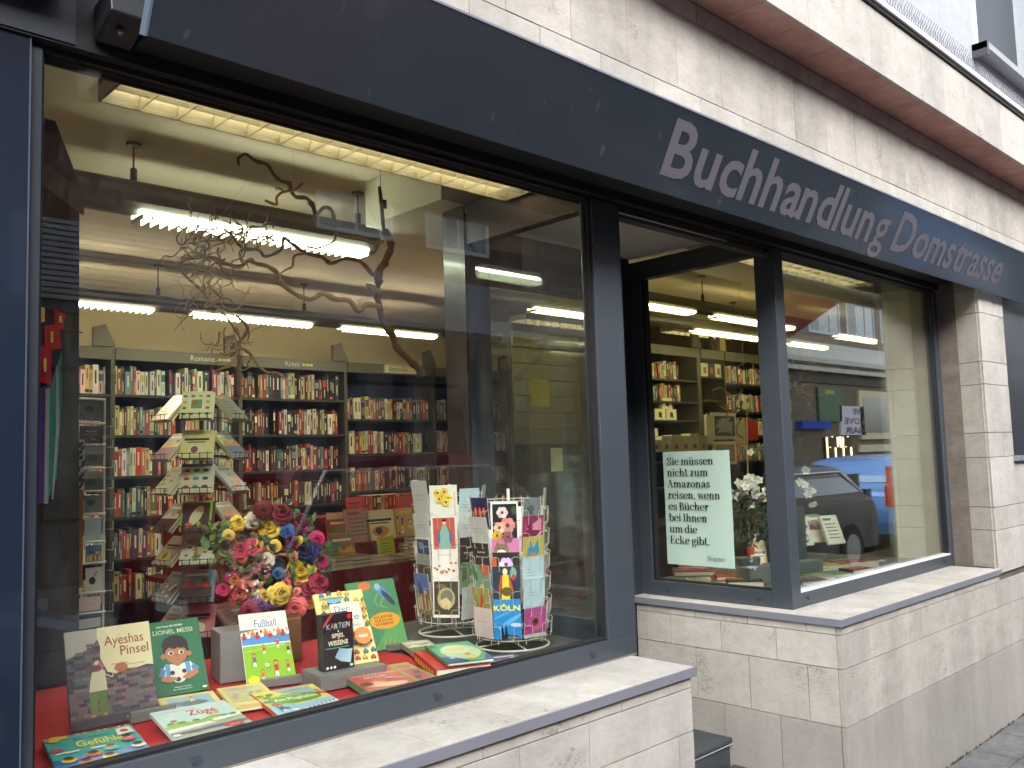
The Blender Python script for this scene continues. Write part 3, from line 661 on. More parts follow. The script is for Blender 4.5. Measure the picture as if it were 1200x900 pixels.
for i, (x0, x1, pal, hdr, rows, lab) in enumerate(bays):
    t = bookcase(x0, x1, YF, ZT, rows, lab, hdr, hx=.58 if hdr == 'Romane' else .40)
    bn = ['row at far left', 'Romane row', 'Krimi row', 'row right of Krimi', ''][i]
    for k, z in enumerate(rows[:6]):
        ind = (i in (0,) and k == 0) or (i in (1, 2, 3) and k < 2)
        wd0 = x0+.022 if i else 1.75
        shelf_books(wd0, x1-.018, YF+.012, z+.0008, {1: 'pale', 2: 'dark'}.get(i, pal) if not (i == 1 and k > 1) else R_.choice(['pale', 'mix', 'warm']), (RW[k]+' '+bn) if ind else None, hmax=.212 if i < 3 else .2, fill=.985)
hs_ = B().box((4.58, YF-.045, ZT-.075), (4.95, YF-.024, ZT-.005), c(222, 214, 175)); o = obj('header_sign', hs_, PAPER); tag(o, 'small white lettered sign on the header board, tip of the branch beside it', 'sign')
v, f, W = textgeo('Bestseller', 0); q = B(); q.add([(4.62+px*.055, YF-.0465, ZT-.058+py*.055) for px, py in v], f, c(110, 105, 85)); obj('lettering', q, PAPER, o)
# bookcase seen through the poster window
def zr_(x, y, Y): return onY(x, y, Y).z
YR = 2.75
xa, xb, xc_ = onY(757, 440, YR).x-.4, onY(818, 440, YR).x, onY(838, 440, YR).x
ztR = onY(800, 407, YR).z
rR = [zr_(800, 445, YR), zr_(800, 470.5, YR), zr_(800, 492.5, YR), zr_(800, 515, YR), zr_(800, 540, YR), zr_(800, 570, YR)]
t = bookcase(xa, xb, YR, ztR, rR, 'bookcase seen through the entrance window above the poster', post=.06)
for k, z in enumerate(rR[:3]): shelf_books(xa+.05, xb-.12 if k < 2 else xb-.6, YR+.02, z+.001, ['red', 'mix', 'red'][k], None, hmax=.17, fill=.9)
rR2 = [zr_(840, 442, YR), zr_(840, 469, YR), zr_(840, 493, YR), zr_(840, 520, YR)]
t = bookcase(xb+.03, xc_+.15, YR, ztR, rR2, 'narrow bookcase section with boxed sets right of the upright above the poster', post=.02, blade=False)
rR3 = [zr_(870, 450, YR), zr_(870, 482, YR), zr_(870, 510, YR), zr_(870, 540, YR)]
t = bookcase(xc_+.15, xc_+1.6, YR, ztR, rR3, 'bookcase section behind the white orchid', post=.03)
for k, z in enumerate(rR3): shelf_books(xc_+.2, xc_+1.55, YR+.02, z+.001, ['pale', 'warm', 'red', 'mix'][k], None, hmax=.18)
for k in range(3):
    q = B(); x = xb+.09+.115*k; q.box((x, YR+.02, rR2[0]+.001), (x+.108, YR+.16, rR2[0]+.13), c(*[(232, 226, 196), (60, 50, 40), (236, 230, 205)][k])); q.add([(x+.03, YR+.019, rR2[0]+.03), (x+.08, YR+.019, rR2[0]+.03), (x+.08, YR+.019, rR2[0]+.09), (x+.03, YR+.019, rR2[0]+.09)], [(0, 1, 2, 3)], c(150, 120, 80))
    tag(obj('boxed_set', q, PAPER), '%s boxed set on the narrow shelf above the poster' % ['left cream', 'dark middle', 'right cream'][k], 'box')
k = 0
for (bx, zrow, cnt) in ((xb-1.0, rR[2], 4), (xb-1.2, rR[3], 1), (xb-.55, rR[2]+.10, 1), (xb-.95, rR[3]+.0, 2)):
    for j in range(cnt):
        x = bx+.17*j; q = B().box((x, YR+.02, zrow+.001), (x+.15, YR+.10, zrow+.10), c(226, 220, 196)); q.add([(x+.05, YR+.0195, zrow+.03), (x+.10, YR+.0195, zrow+.02), (x+.095, YR+.0195, zrow+.07), (x+.055, YR+.0195, zrow+.075)], [(0, 1, 2, 3)], c(50, 46, 40)); k += 1
        tag(obj('gift_carton', q, CARD), 'white printed carton, %s of those on the shelves above the poster' % ORD[k-1], 'gift box', 'white gift boxes on the shelves')
# ornaments on top of that bookcase
q = B().box((onY(853, 415, YR).x, YR+.1, ztR+.002), (onY(862, 415, YR).x, YR+.13, ztR+.21), c(150, 110, 60)); q.box((onY(853, 415, YR).x+.025, YR+.0985, ztR+.03), (onY(862, 415, YR).x-.025, YR+.10, ztR+.18), c(235, 220, 150)); tag(obj('framed_picture', q, PAPER), 'small wooden picture frame on top of the bookcase over the poster', 'picture frame')
q = B(); q.smooth = True; fx = onY(842, 410, YR).x; q.tube([(fx, YR+.08, ztR+.001), (fx, YR+.08, ztR+.05), (fx, YR+.08, ztR+.12), (fx, YR+.08, ztR+.17)], [.035, .03, .03, .015], 8, c(70, 66, 60)); q.ball((fx, YR+.08, ztR+.215), .03, c(235, 230, 210), 8, 6); q.tube([(fx-.03, YR+.07, ztR+.13), (fx-.05, YR+.05, ztR+.19)], .008, 5, c(70, 66, 60)); tag(obj('figurine', q, SATIN), 'small dark figurine with a pale head on top of the bookcase', 'figurine')
o = obj('shelf_books', stuffB, PAPER, kind='stuff'); tag(o, 'rows of mixed book spines filling the lower and farther shelves', 'books')

# slat wall behind the door, dark left bookcase end
p0, p1 = onY(606, 430, 2.7), onY(672, 430, 2.7)
t = thing('slat_wall', 'pale yellow slatted display wall seen through the entrance glass', 'display wall', (p0.x, 2.7, 0))
z = 2.5
while z > 1.75: obj('slat', B().box((p0.x-.05, 2.69, z-.115), (p1.x+.05, 2.705, z), c(74, 70, 48)), SATIN, t); z -= .122
obj('backing', B().box((p0.x-.05, 2.706, .4), (p1.x+.05, 2.72, 2.5), c(34, 34, 36)), MATTE, t)
obj('cross_rail', B().tube([(p1.x+.1, 2.6, .4), (p1.x+.1, 2.6, 2.45)], .02, 8, c(150, 150, 140)), STEEL, t)
YE = 1.02
a0 = onY(30, 132, YE); a1 = onY(65, 142, YE); a2 = onY(93, 215, YE); a3 = onY(93, 740, YE)
pe = [(a0.x, .9), (a3.x, .9), (a2.x, a2.z), (a1.x, a1.z), (a0.x, a0.z)]
t = thing('shelf_end', 'tall dark grey shelf end panel with slanted top, left of the white card rack', 'panel', (a0.x, YE, 0))
obj('panel', B().prism(pe, YE, YE+.05, c(52, 53, 50)), MATTE, t)
g1, g2 = onY(93, 245, YE), onY(50, 193, YE)
obj('light_rail', B().prism([(a0.x, g2.z-.03), (a3.x-.001, g1.z-.02), (a3.x-.001, g1.z+.06), (a0.x, g2.z+.04)], YE-.006, YE, c(104, 96, 74)), SATIN, t)
for k in range(6): obj('panel_seam', B().box((a0.x, YE-.002, 1.0+.2*k), (a3.x, YE-.0002, 1.004+.2*k), c(36, 37, 36)), MATTE, t)
# red table with snowflakes
ZTb = .88
tf = onZ(380, 671, ZTb); YT = tf.y
t = thing('book_table', 'table under a dark red snowflake cloth stacked with books behind the wreath', 'table', (tf.x, YT, 0))
X0, X1 = tf.x-.75, tf.x+2.2
obj('table_top', B().box((X0, YT, ZTb-.03), (X1, YT+.9, ZTb), c(92, 20, 26)), CLOTH, t)
obj('leg', B().box((X0+.05, YT+.1, 0), (X0+.1, YT+.15, ZTb-.03), c(60, 40, 30)), MATTE, t); obj('leg', B().box((X1-.1, YT+.1, 0), (X1-.05, YT+.15, ZTb-.03), c(60, 40, 30)), MATTE, t)
cl = B(); n = 60
for i in range(n):
    u0, u1 = X0+(X1-X0)*i/n, X0+(X1-X0)*(i+1)/n; w0, w1 = .012*math.sin(i*.9), .012*math.sin((i+1)*.9)
    cl.face([(u0, YT-.006+w0*1.6, .2), (u1, YT-.006+w1*1.6, .2), (u1, YT-.004+w1*.2, ZTb+.001), (u0, YT-.004+w0*.2, ZTb+.001)], c(112, 14, 22))
cloth = obj('tablecloth', cl, CLOTH); tag(cloth, 'dark red cloth printed with pale snowflakes hanging over the book table', 'tablecloth')
for k in range(22):
    x, z = X0+.25+.115*k+R_.uniform(-.03, .03), ZTb-.07-.09*(k % 3)-R_.uniform(0, .03); q = B()
    for j in range(8):
        a = PI*j/8; r_ = .032 if j % 2 == 0 else .022; dx, dz = math.cos(a)*r_, math.sin(a)*r_; nx, nz = -math.sin(a)*.0028, math.cos(a)*.0028
        q.face([(x-dx-nx, YT-.028, z-dz-nz), (x+dx-nx, YT-.028, z+dz-nz), (x+dx+nx, YT-.028, z+dz+nz), (x-dx+nx, YT-.028, z-dz+nz)], c(150, 120, 120))
    obj('snowflake_print', q, PAPER, cloth)
obj('tier', B().box((X0+.1, YT+.30, ZTb), (X1, YT+.6, ZTb+.13), c(118, 16, 26)).box((X0+.1, YT+.6, ZTb), (X1, YT+.88, ZTb+.30), c(118, 16, 26)), CLOTH, t)
def pile(x, y, z, w_, d_, hs2, cols, rz, label):
    t_ = None
    for h, col in zip(hs2, cols):
        M = Matrix.Translation((x+R_.uniform(-.006, .006), y+R_.uniform(-.006, .006), z)) @ Matrix.Rotation(rz+R_.uniform(-.05, .05), 4, 'Z')
        cc = c(*col); q = B().box((0, 0, 0), (w_, d_, .002), cc).box((.002, .003, .002), (w_-.002, d_, h-.002), c(222, 214, 192)).box((0, 0, h-.002), (w_, d_, h), cc)
        o = obj('book', q, PAPER, M=M); z += h+.0005
        yield o
dk = [(30, 34, 44), (200, 190, 160), (60, 40, 36), (40, 60, 70), (160, 60, 50), (90, 80, 60), (205, 160, 90)]
cnt = 0
for i, (px, n_) in enumerate(((384, 3), (404, 3), (427, 2), (449, 2), (471, 2), (500, 3), (530, 2), (362, 2))):
    p = onZ(px, 668-(px-380)*.128, ZTb); hs2 = [R_.uniform(.018, .028) for _ in range(n_)]; cols = [R_.choice(dk) for _ in range(n_)]
    for k, o in enumerate(pile(p.x, YT+.02, ZTb+.001, .135, .19, hs2, cols, 0, '')):
        tag(o, '%s book lying %s of the %s front pile on the red table' % (cname(cols[k]), ['at the bottom', 'second from the bottom', 'on top'][k if k < n_-1 else 2], ORD[i] if i < 7 else 'leftmost'), 'book', 'book piles along the front of the red table')
for i, (px, n_) in enumerate(((425, 4), (438, 5), (462, 3), (478, 3))):
    p = onZ(px, 650, ZTb); cols = [R_.choice(dk) for _ in range(n_)]
    for k, o in enumerate(pile(p.x+.05, YT+.24, ZTb+.001, .14, .05 if 0 else .19, [R_.uniform(.02, .03) for _ in range(n_)], cols, 0, '')):
        tag(o, '%s book, level %s of the second-row pile %s' % (cname(cols[k]), ['one', 'two', 'three', 'four', 'five'][k], ['far left', 'left of green book', 'behind the green book', 'at the right'][i]), 'book', 'book piles along the front of the red table')
# face-out books on the table
def simple_art(w_, h_, bgc, kind, rnd):
    a = Art(w_, h_); a.rect(0, 0, 1, 1, c(*bgc))
    pc = [c(*rnd.choice([(200, 60, 50), (60, 90, 140), (230, 190, 70), (70, 130, 80), (230, 220, 190), (150, 70, 110), (40, 40, 50), (220, 130, 70)])) for _ in range(5)]
    if kind == 0:
        a.rect(.1, .62, .9, .70, c(40, 40, 46)); a.rect(.2, .54, .8, .58, c(60, 60, 66)); a.ell(.5, .28, .28, .18, pc[0]); a.ell(.45, .3, .12, .12, pc[1])
    elif kind == 1:
        a.rect(0, 0, 1, .45, pc[0]); a.poly([(0, .45), (.3, .7), (.55, .5), (.8, .72), (1, .45)], pc[1]); a.rect(.12, .8, .88, .88, c(245, 240, 225)); a.ell(.75, .68, .08, .06, pc[2])
    elif kind == 2:
        for k in range(14): a.ell(rnd.uniform(.1, .9), rnd.uniform(.08, .7), .07, .05, pc[k % 5])
        a.rect(.15, .8, .85, .9, pc[3])
    elif kind == 3:
        for k in range(5): a.rect(.15, .2+.12*k, .85-.1*rnd.random(), .23+.12*k, c(90, 90, 92))
        a.rect(.1, .82, .6, .9, pc[0])
    elif kind == 4: # flowers on stalks
        for k in range(7):
            x = .12+.12*k; y = rnd.uniform(.4, .75); a.line([(x, .05), (x+.02, y)], .012*w_/w_, c(70, 120, 60)); a.ell(x+.02, y, .07, .05, pc[k % 3]); a.ell(x+.02, y, .025, .018, c(240, 210, 90))
        a.rect(.2, .86, .8, .9, c(120, 120, 110))
    return a
def standing(pos, yaw, tilt, w_, h_, th, bgc, art, label, cat='book', group=None, name='book', page=(228, 220, 198)):
    """a book standing, front toward the street, leaning back by tilt"""
    u = Vector((math.cos(yaw), math.sin(yaw), 0)); n = Vector((-math.sin(yaw), math.cos(yaw), 0)); v = n*math.sin(tilt)+Vector((0, 0, math.cos(tilt)))
    M = frameM(pos, u, v); cc = c(*bgc)
    q = B().box((0, 0, -.002), (w_, h_, 0), cc).box((.002, .002, -th+.002), (w_-.002, h_-.002, -.002), c(*page)).box((0, 0, -th), (w_, h_, -th+.002), cc).box((-.001, 0, -th), (.0015, h_, -.0001), cc)
    o = obj(name, q, PAPER, M=M); tag(o, label, cat, group)
    if art: obj('front_cover', art.b, CARD, o, local=True)
    return o
for i, (px, py, w_, h_, dy, bgc, kd, lab) in enumerate(((378, 651, .135, .15, .10, (120, 150, 130), 3, 'green-grey paperback facing out at the left of the red table'),
   (389, 645, .19, .20, .13, (150, 120, 110), 1, 'brown landscape-covered book facing out beside the blue rose'),
   (386, 622, .19, .16, .36, (176, 96, 60), 1, 'rust brown book facing out on the upper tier left'),
   (387, 620, .14, .2, .40, (225, 180, 175), 0, 'pink book facing out on the upper tier of the red table'),
   (408, 628, .19, .22, .34, (190, 130, 130), 3, 'dusty pink book with lines of text behind the piles'),
   (429, 627, .26, .2, .34, (228, 218, 190), 0, 'cream book with a small purple picture on the red table'),
   (446, 645, .13, .155, .22, (170, 190, 40), 3, 'lime green paperback facing out on the red table'),
   (466, 630, .16, .2, .34, (205, 165, 130), 2, 'peach coloured book with a red patch at the right of the red table'),
   (408, 599, .13, .12, .64, (200, 50, 40), 0, 'small bright red book on the top tier of the red table'),
   (468, 604, .17, .13, .64, (205, 60, 50), 3, 'red book at the right end of the top tier'))):
    z = ZTb+.001 if dy < .3 else ZTb+.131 if dy < .6 else ZTb+.301
    p = onY(px, py, YT+dy); standing(Vector((p.x, YT+dy, z)), 0, .18, w_, h_*1.05, .02, bgc, simple_art(w_, h_*1.05, bgc, kd, R_), lab, 'book', 'books facing out on the red table')
for k in range(14):
    q = B(); x = onY(426, 600, YT+.68).x+.036*k; col = R_.choice([(190, 60, 50), (220, 120, 90), (120, 40, 50), (225, 190, 160)]); bookbox(q, x, YT+.66, ZTb+.301, .032, .13, .1, col)
    tag(obj('book', q, PAPER), '%s pocket book, %s from left on the top red tier' % (cname(col), ORD[k]), 'book', 'pocket books on the top tier')
# =================================================================== WINDOW DISPLAY (left)
ZP = .90
dp = struct('display_platform', B().box((.20, .062, .60), (2.435, 1.02, ZP-.010), c(74, 74, 70)), MATTE)
cb = B(); nx, ny = 46, 14
def cz(x, y): return ZP-.003+.0016*math.sin(x*23+y*9)+.0012*math.sin(x*9-y*31)
for i in range(nx):
    for j in range(ny):
        xa_, xb_ = .25+1.60*i/nx, .25+1.60*(i+1)/nx; ya_, yb_ = .125+.86*j/ny, .125+.86*(j+1)/ny
        cb.face([(xa_, ya_, cz(xa_, ya_)), (xb_, ya_, cz(xb_, ya_)), (xb_, yb_, cz(xb_, yb_)), (xa_, yb_, cz(xa_, yb_))], c(178, 34, 38))
cb.box((.25, .983, .62), (1.85, .985, ZP-.002), c(150, 24, 30))
tag(obj('red_cloth', cb, CLOTH), 'bright red cloth spread under the children\'s books in the big window', 'cloth')
def D(a): return math.radians(a)
W_ = c(246, 244, 236)
# --- art for the named covers
def art_ayesha(w_, h_):
    a = Art(w_, h_); rr = random.Random(3); a.rect(0, 0, 1, 1, c(110, 100, 102)); a.poly([(0, .72), (.28, .80), (.50, 1), (0, 1)], c(196, 190, 170))
    z0 = 0
    for j in range(24):
        y = .11+.037*j; x = -.09*(j % 2)-.03
        a.k += 1; zz = a.k*.00012
        while x < 1:
            L_ = rr.uniform(.08, .13); top = y+.033
            if top < .99 and not (x < .5 and top > .72+x*.55) :
                t_ = rr.random(); cc = c(*[int(q+rr.uniform(-14, 14)) for q in ((122, 108, 112) if t_ < .45 else (140, 124, 116) if t_ < .75 else (88, 80, 92))])
                x0, x1 = max(0, x), min(1, x+L_-.008)
                if x1 > x0: a.b.face([(x0*w_, y*h_, zz), (x1*w_, y*h_, zz), (x1*w_, top*h_, zz), (x0*w_, top*h_, zz)], cc)
            x += L_
    a.rect(0, 0, 1, .09, c(84, 80, 86))
    a.poly([(.37, 1), (1, 1), (1, .53), (.92, .545), (.8, .525), (.68, .535), (.55, .50), (.45, .53), (.42, .60), (.38, .68), (.39, .8), (.36, .9)], c(238, 226, 180))
    a.text('Ayeshas', .44, .80, .105, c(170, 84, 66), .47, .006); a.text('Pinsel', .62, .68, .105, c(170, 84, 66), .34, .006)
    a.text('Annette Lane', .50, .59, .022, c(150, 130, 100), .2, 0); a.text('Illustration', .70, .565, .022, c(150, 130, 100), .2, 0)
    a.poly([(.22, .12), (.30, .12), (.33, .36), (.22, .36)], c(120, 140, 84)); a.poly([(.34, .12), (.42, .12), (.42, .36), (.31, .36)], c(112, 132, 78))
    a.poly([(.22, .35), (.43, .35), (.42, .55), (.36, .58), (.27, .55)], c(222, 210, 176)); a.line([(.40, .52), (.50, .47), (.53, .56)], .012, c(222, 210, 176)); a.line([(.28, .53), (.24, .44), (.30, .40)], .012, c(222, 210, 176))
    a.ell(.34, .60, .07, .055, c(196, 130, 124)); a.ell(.28, .585, .10, .035, c(130, 92, 84)); a.ell(.33, .64, .03, .02, c(230, 210, 190), a=.6)
    a.ell(.61, .555, .08, .05, c(190, 120, 92)); a.ell(.25, .11, .03, .015, c(196, 140, 110)); a.ell(.38, .11, .03, .015, c(196, 140, 110))
    a.text('KNESEBECK', .62, .03, .022, c(200, 200, 200), .2, .01); a.ell(.93, .045, .03, .022, c(210, 215, 225)); return a
def art_boy(w_, h_):
    a = Art(w_, h_); a.rect(0, 0, 1, 1, c(46, 120, 78)); a.text('Little People, BIG DREAMS', .18, .915, .028, W_, .5, .01); a.text('LIONEL MESSI', .10, .82, .065, c(214, 226, 200), .76, .004)
    hc = c(52, 38, 36); sk = c(196, 132, 86)
    a.ell(.48, .66, .25, .135, hc); a.poly([(.24, .66), (.72, .66), (.74, .52), (.70, .46), (.28, .46), (.24, .52)], hc)
    a.ell(.24, .52, .055, .035, sk); a.ell(.72, .52, .055, .035, sk); a.ell(.48, .53, .215, .125, sk); a.poly([(.40, .34), (.56, .34), (.56, .44), (.40, .44)], sk)
    a.poly([(.28, .58), (.34, .64), (.46, .60), (.52, .62), (.62, .60), (.68, .64), (.68, .74), (.28, .74)], hc)
    for x in (.38, .58): a.ell(x, .55, .05, .028, W_); a.ell(x+.005, .548, .03, .022, hc)
    a.line([(.34, .605), (.42, .61)], .004, hc); a.line([(.54, .61), (.62, .605)], .004, hc); a.ell(.48, .515, .03, .02, c(176, 110, 70)); a.line([(.42, .465), (.48, .452), (.54, .465), (.56, .475)], .0035, c(130, 60, 50))
    a.poly([(.20, .22), (.76, .22), (.82, .30), (.72, .41), (.58, .40), (.48, .36), (.38, .40), (.26, .41), (.12, .29)], c(232, 238, 240))
    for x in (.24, .62): a.poly([(x, .22), (x+.09, .22), (x+.09, .405), (x, .405)], c(110, 165, 215))
    a.poly([(.10, .26), (.20, .23), (.24, .33), (.16, .38)], c(96, 150, 205)); a.poly([(.78, .24), (.88, .30), (.78, .38), (.72, .33)], c(96, 150, 205))
    a.ell(.47, .245, .155, .10, c(236, 230, 214)); a.ell(.36, .285, .045, .03, c(50, 46, 50)); a.ell(.58, .29, .04, .03, c(50, 46, 50)); a.ell(.45, .19, .05, .03, c(50, 46, 50))
    a.poly([(.12, .20), (.30, .16), (.44, .19), (.40, .225), (.16, .26)], sk); a.poly([(.86, .24), (.66, .175), (.52, .20), (.58, .24), (.80, .30)], sk)
    a.text('Maria Isabel', .36, .08, .02, W_, .3, 0); a.text('Ein Bilderbuch', .33, .05, .018, W_, .35, 0); a.rect(.88, .03, .96, .055, W_); return a
def people(a, x, y, s_, shirt, skin=(214, 150, 110), hair=(90, 50, 30), asp=1.0):
    a.poly([(x-.03*s_, y), (x-.012*s_, y), (x, y+.06*s_*asp), (x+.012*s_, y), (x+.03*s_, y), (x+.022*s_, y+.10*s_*asp), (x-.022*s_, y+.10*s_*asp)], c(245, 240, 235))
    a.poly([(x-.034*s_, y+.09*s_*asp), (x+.034*s_, y+.09*s_*asp), (x+.03*s_, y+.19*s_*asp), (x-.03*s_, y+.19*s_*asp)], c(*shirt)); a.line([(x-.03*s_, y+.17*s_*asp), (x-.075*s_, y+.12*s_*asp)], .0022*s_, c(*skin)); a.line([(x+.03*s_, y+.17*s_*asp), (x+.07*s_, y+.21*s_*asp)], .0022*s_, c(*skin))
    a.ell(x, y+.235*s_*asp, .04*s_, .04*s_*asp, c(*hair), 9); a.ell(x, y+.225*s_*asp, .034*s_, .032*s_*asp, c(*skin), 9)
def art_gef(w_, h_):
    a = Art(w_, h_); a.rect(0, 0, 1, 1, c(70, 170, 160)); a.poly([(0, 0), (1, 0), (1, .34), (.7, .28), (.35, .36), (0, .26)], c(120, 150, 200)); a.poly([(0, 0), (.35, 0), (.3, .22), (0, .3)], c(40, 110, 190))
    for k in range(10): a.poly([(.2+.08*k, .99), (.24+.08*k, .99), (.22+.08*k, .94)], c(*[(240, 220, 90), (220, 80, 90), (240, 240, 235)][k % 3]))
    for x, y in ((.05, .92), (.12, .95), (.2, .93), (.1, .87)): a.ell(x, y, .07, .05, c(*[(236, 200, 60), (225, 130, 60)][int(x*100) % 2]))
    a.text('Gefühle', .30, .55, .18, c(238, 228, 90), .52, .02); a.text('Mein erstes Buch', .3, .79, .05, c(30, 90, 150), .42, .005); a.text('Alles über', .12, .45, .03, W_, .2, .01)
    a.ell(.08, .55, .07, .05, c(214, 60, 110)); a.rect(.05, .42, .3, .46, W_); a.rect(.42, .42, .62, .455, W_)
    for x, y, cc in ((.15, .2, (240, 200, 60)), (.42, .25, (225, 110, 60)), (.62, .33, (120, 200, 180)), (.85, .5, (220, 80, 110)), (.9, .25, (240, 230, 225)), (.55, .08, (236, 220, 80)), (.3, .04, (214, 120, 90))):
        a.ell(x, y, .085, .06, c(*cc)); a.ell(x, y+.05, .055, .045, c(*R_.choice([(120, 70, 45), (222, 165, 125), (90, 50, 36)]))); a.ell(x, y+.08, .05, .025, c(60, 36, 30)); a.ell(x-.015, y+.05, .006, .006, c(20, 20, 20)); a.ell(x+.02, y+.05, .006, .006, c(20, 20, 20))
    a.poly([(.76, .62), (.96, .66), (.94, .85), (.78, .84)], c(235, 235, 225)); a.ell(.86, .74, .05, .05, c(214, 60, 60)); return a
def art_zuege(w_, h_):
    a = Art(w_, h_); a.rect(0, 0, 1, 1, c(196, 222, 220)); a.text('Unterwegs mit dem Zug', .1, .88, .05, c(220, 120, 110), .45, .0); a.text('Züge', .40, .66, .19, c(206, 60, 50), .38, .012)
    a.poly([(0, .38), (.2, .5), (.4, .42), (.65, .55), (1, .46), (1, .2), (0, .2)], c(150, 190, 80)); a.poly([(0, .22), (1, .34), (1, 0), (0, 0)], c(176, 178, 174))
    a.poly([(.0, .30), (.55, .37), (.62, .30), (.0, .20)], c(244, 244, 240)); a.line([(0, .27), (.56, .345)], .004, c(60, 140, 190)); a.poly([(.6, .42), (1, .50), (1, .40), (.62, .33)], c(240, 244, 246))
    for x in (.1, .25, .42, .78, .9): a.ell(x, .47, .05, .035, c(110, 160, 60))
    a.rect(.12, .52, .2, .58, c(210, 120, 90)); a.rect(.7, .58, .78, .64, c(220, 190, 90)); a.poly([(0, .14), (1, .24), (1, .18), (0, .07)], c(110, 112, 116))
    a.ell(.78, .12, .13, .06, c(214, 70, 60)); a.text('ab 4', .72, .10, .04, W_, .12, .01); a.ell(.05, .08, .05, .035, W_); return a
def art_eleph(w_, h_):
    a = Art(w_, h_); a.rect(0, 0, 1, 1, c(240, 226, 140)); a.rect(.12, .1, .9, .86, c(160, 200, 220)); a.ell(.5, .42, .3, .16, c(120, 126, 130)); a.ell(.25, .45, .12, .13, c(130, 136, 140)); a.line([(.16, .4), (.1, .3), (.2, .25)], .01, c(120, 126, 130)); people(a, .55, .5, 1.2, (240, 200, 60), hair=(230, 190, 80)); return a
def art_yellow(w_, h_):
    a = Art(w_, h_); a.rect(0, 0, 1, 1, c(232, 214, 130)); a.rect(.08, .22, .92, .9, c(206, 196, 160)); a.text('Wimmelbuch', .2, .80, .07, c(90, 130, 180), .55, .005)
    for k in range(12): a.ell(.2+.055*k, .45+.14*math.sin(k*2.1), .06, .05, c(*R_.choice([(170, 160, 150), (190, 150, 140), (220, 210, 150), (150, 170, 160)])))
    a.rect(.1, .05, .9, .16, c(238, 226, 160)); return a
def art_flug(w_, h_):
    a = Art(w_, h_); a.rect(0, 0, 1, 1, c(236, 216, 90)); a.poly([(.3, 1), (.75, 1), (1, .72), (1, .55), (.4, .8)], c(160, 180, 190)); a.line([(.42, .82), (.9, .93)], .02, c(90, 110, 130)); a.ell(.8, .86, .09, .06, c(120, 180, 200))
    a.poly([(0, 0), (1, 0), (1, .4), (.5, .32), (0, .4)], c(150, 200, 220)); a.ell(.5, .55, .42, .19, c(96, 160, 50)); a.text('Am Flughafen', .17, .50, .12, W_, .66, .008); a.text('Wieso? Weshalb?', .25, .66, .04, W_, .4, 0)
    a.poly([(.45, .0), (1, .14), (1, .26), (.4, .10)], c(236, 240, 242))
    for k in range(7): a.rect(.50+.07*k, .085+.018*k, .535+.07*k, .135+.018*k, c(60, 90, 130))
    for x, y, cc in ((.06, .55, (60, 150, 170)), (.12, .7, (80, 170, 140)), (.05, .8, (90, 160, 90)), (.2, .8, (60, 140, 150)), (.12, .4, (220, 110, 60)), (.93, .55, (214, 90, 50)), (.9, .64, (240, 200, 60)), (.2, .2, (60, 110, 170)), (.3, .1, (240, 240, 240)), (.38, .04, (220, 90, 60))): a.ell(x, y, .06, .04, c(*cc))
    people(a, .9, .42, 1.0, (220, 80, 50)); people(a, .15, .05, 1.1, (40, 90, 150)); return a
def art_fuss(w_, h_):
    a = Art(w_, h_); a.rect(0, 0, 1, 1, c(140, 190, 50)); a.rect(0, .68, 1, 1, c(240, 238, 218)); a.rect(0, .55, 1, .69, c(80, 150, 215)); a.rect(0, .54, 1, .555, W_)
    a.text('Mein erstes Stickerbuch', .2, .92, .028, c(150, 150, 140), .6, 0); a.text('Fußball', .30, .79, .115, c(50, 110, 180), .46, .006); a.line([(.0, .46), (.45, .49)], .003, W_); a.line([(.5, .5), (1, .52)], .003, W_)
    for k in range(11):
        x = .06+.09*k; y = .66+.02*(k % 3); a.ell(x, y, .05, .035, c(*[(200, 50, 50), (235, 230, 225), (220, 120, 60)][k % 3])); a.ell(x, y+.045, .03, .022, c(*R_.choice([(222, 165, 125), (120, 70, 45), (214, 150, 110)]))); a.line([(x, y+.01), (x+.03, y+.06)], .003, c(222, 165, 125))
    for x, y, s_, sh in ((.2, .24, 1.1, (110, 115, 122)), (.42, .40, .8, (214, 60, 60)), (.72, .46, .9, (220, 70, 70)), (.92, .36, .9, (60, 70, 90)), (.62, .08, 1.3, (210, 50, 50)), (.33, .04, .9, (235, 90, 70)), (.86, .12, .9, (214, 50, 60))): people(a, x, y, s_, sh, asp=.62)
    a.ell(.44, .24, .04, .024, W_); a.ell(.44, .24, .015, .01, c(40, 40, 40)); a.ell(.14, .06, .12, .055, c(238, 214, 60)); return a
def art_karten(w_, h_):
    a = Art(w_, h_); a.rect(0, 0, 1, 1, c(40, 30, 32)); a.poly([(.02, .83), (.26, 1), (.36, 1), (.02, .76)], c(206, 66, 54)); a.ell(.88, .93, .08, .05, c(206, 40, 70))
    cs_ = [(120, 190, 220), (230, 110, 90), (150, 210, 190), (230, 150, 150), (120, 180, 220), (240, 190, 170)]
    for k, ch in enumerate('KARTEN'): a.text(ch, .12+.13*k, .735+.012*(k % 2), .095, c(*cs_[k]), .12, .02)
    a.ell(.5, .685, .02, .012, W_); a.text('SPIEL', .28, .575, .075, c(236, 232, 200), .42, .02); a.ell(.5, .55, .02, .012, W_); a.text('WISSENS', .15, .44, .085, c(236, 232, 200), .66, .025); a.rect(.05, .385, .85, .40, c(90, 170, 150))
    for k in range(4): a.poly([(.36+.10*k, .22-.03*k), (.60+.09*k, .12-.01*k), (.80+.05*k, .32+.01*k), (.52+.11*k, .38-.02*k)], c(*[(150, 185, 205), (160, 195, 215), (170, 205, 222), (176, 212, 228)][k])); 
    for k in range(3): a.ell(.1+.12*k, .055, .04, .025, W_)
    a.rect(.84, .03, .94, .07, W_); return a
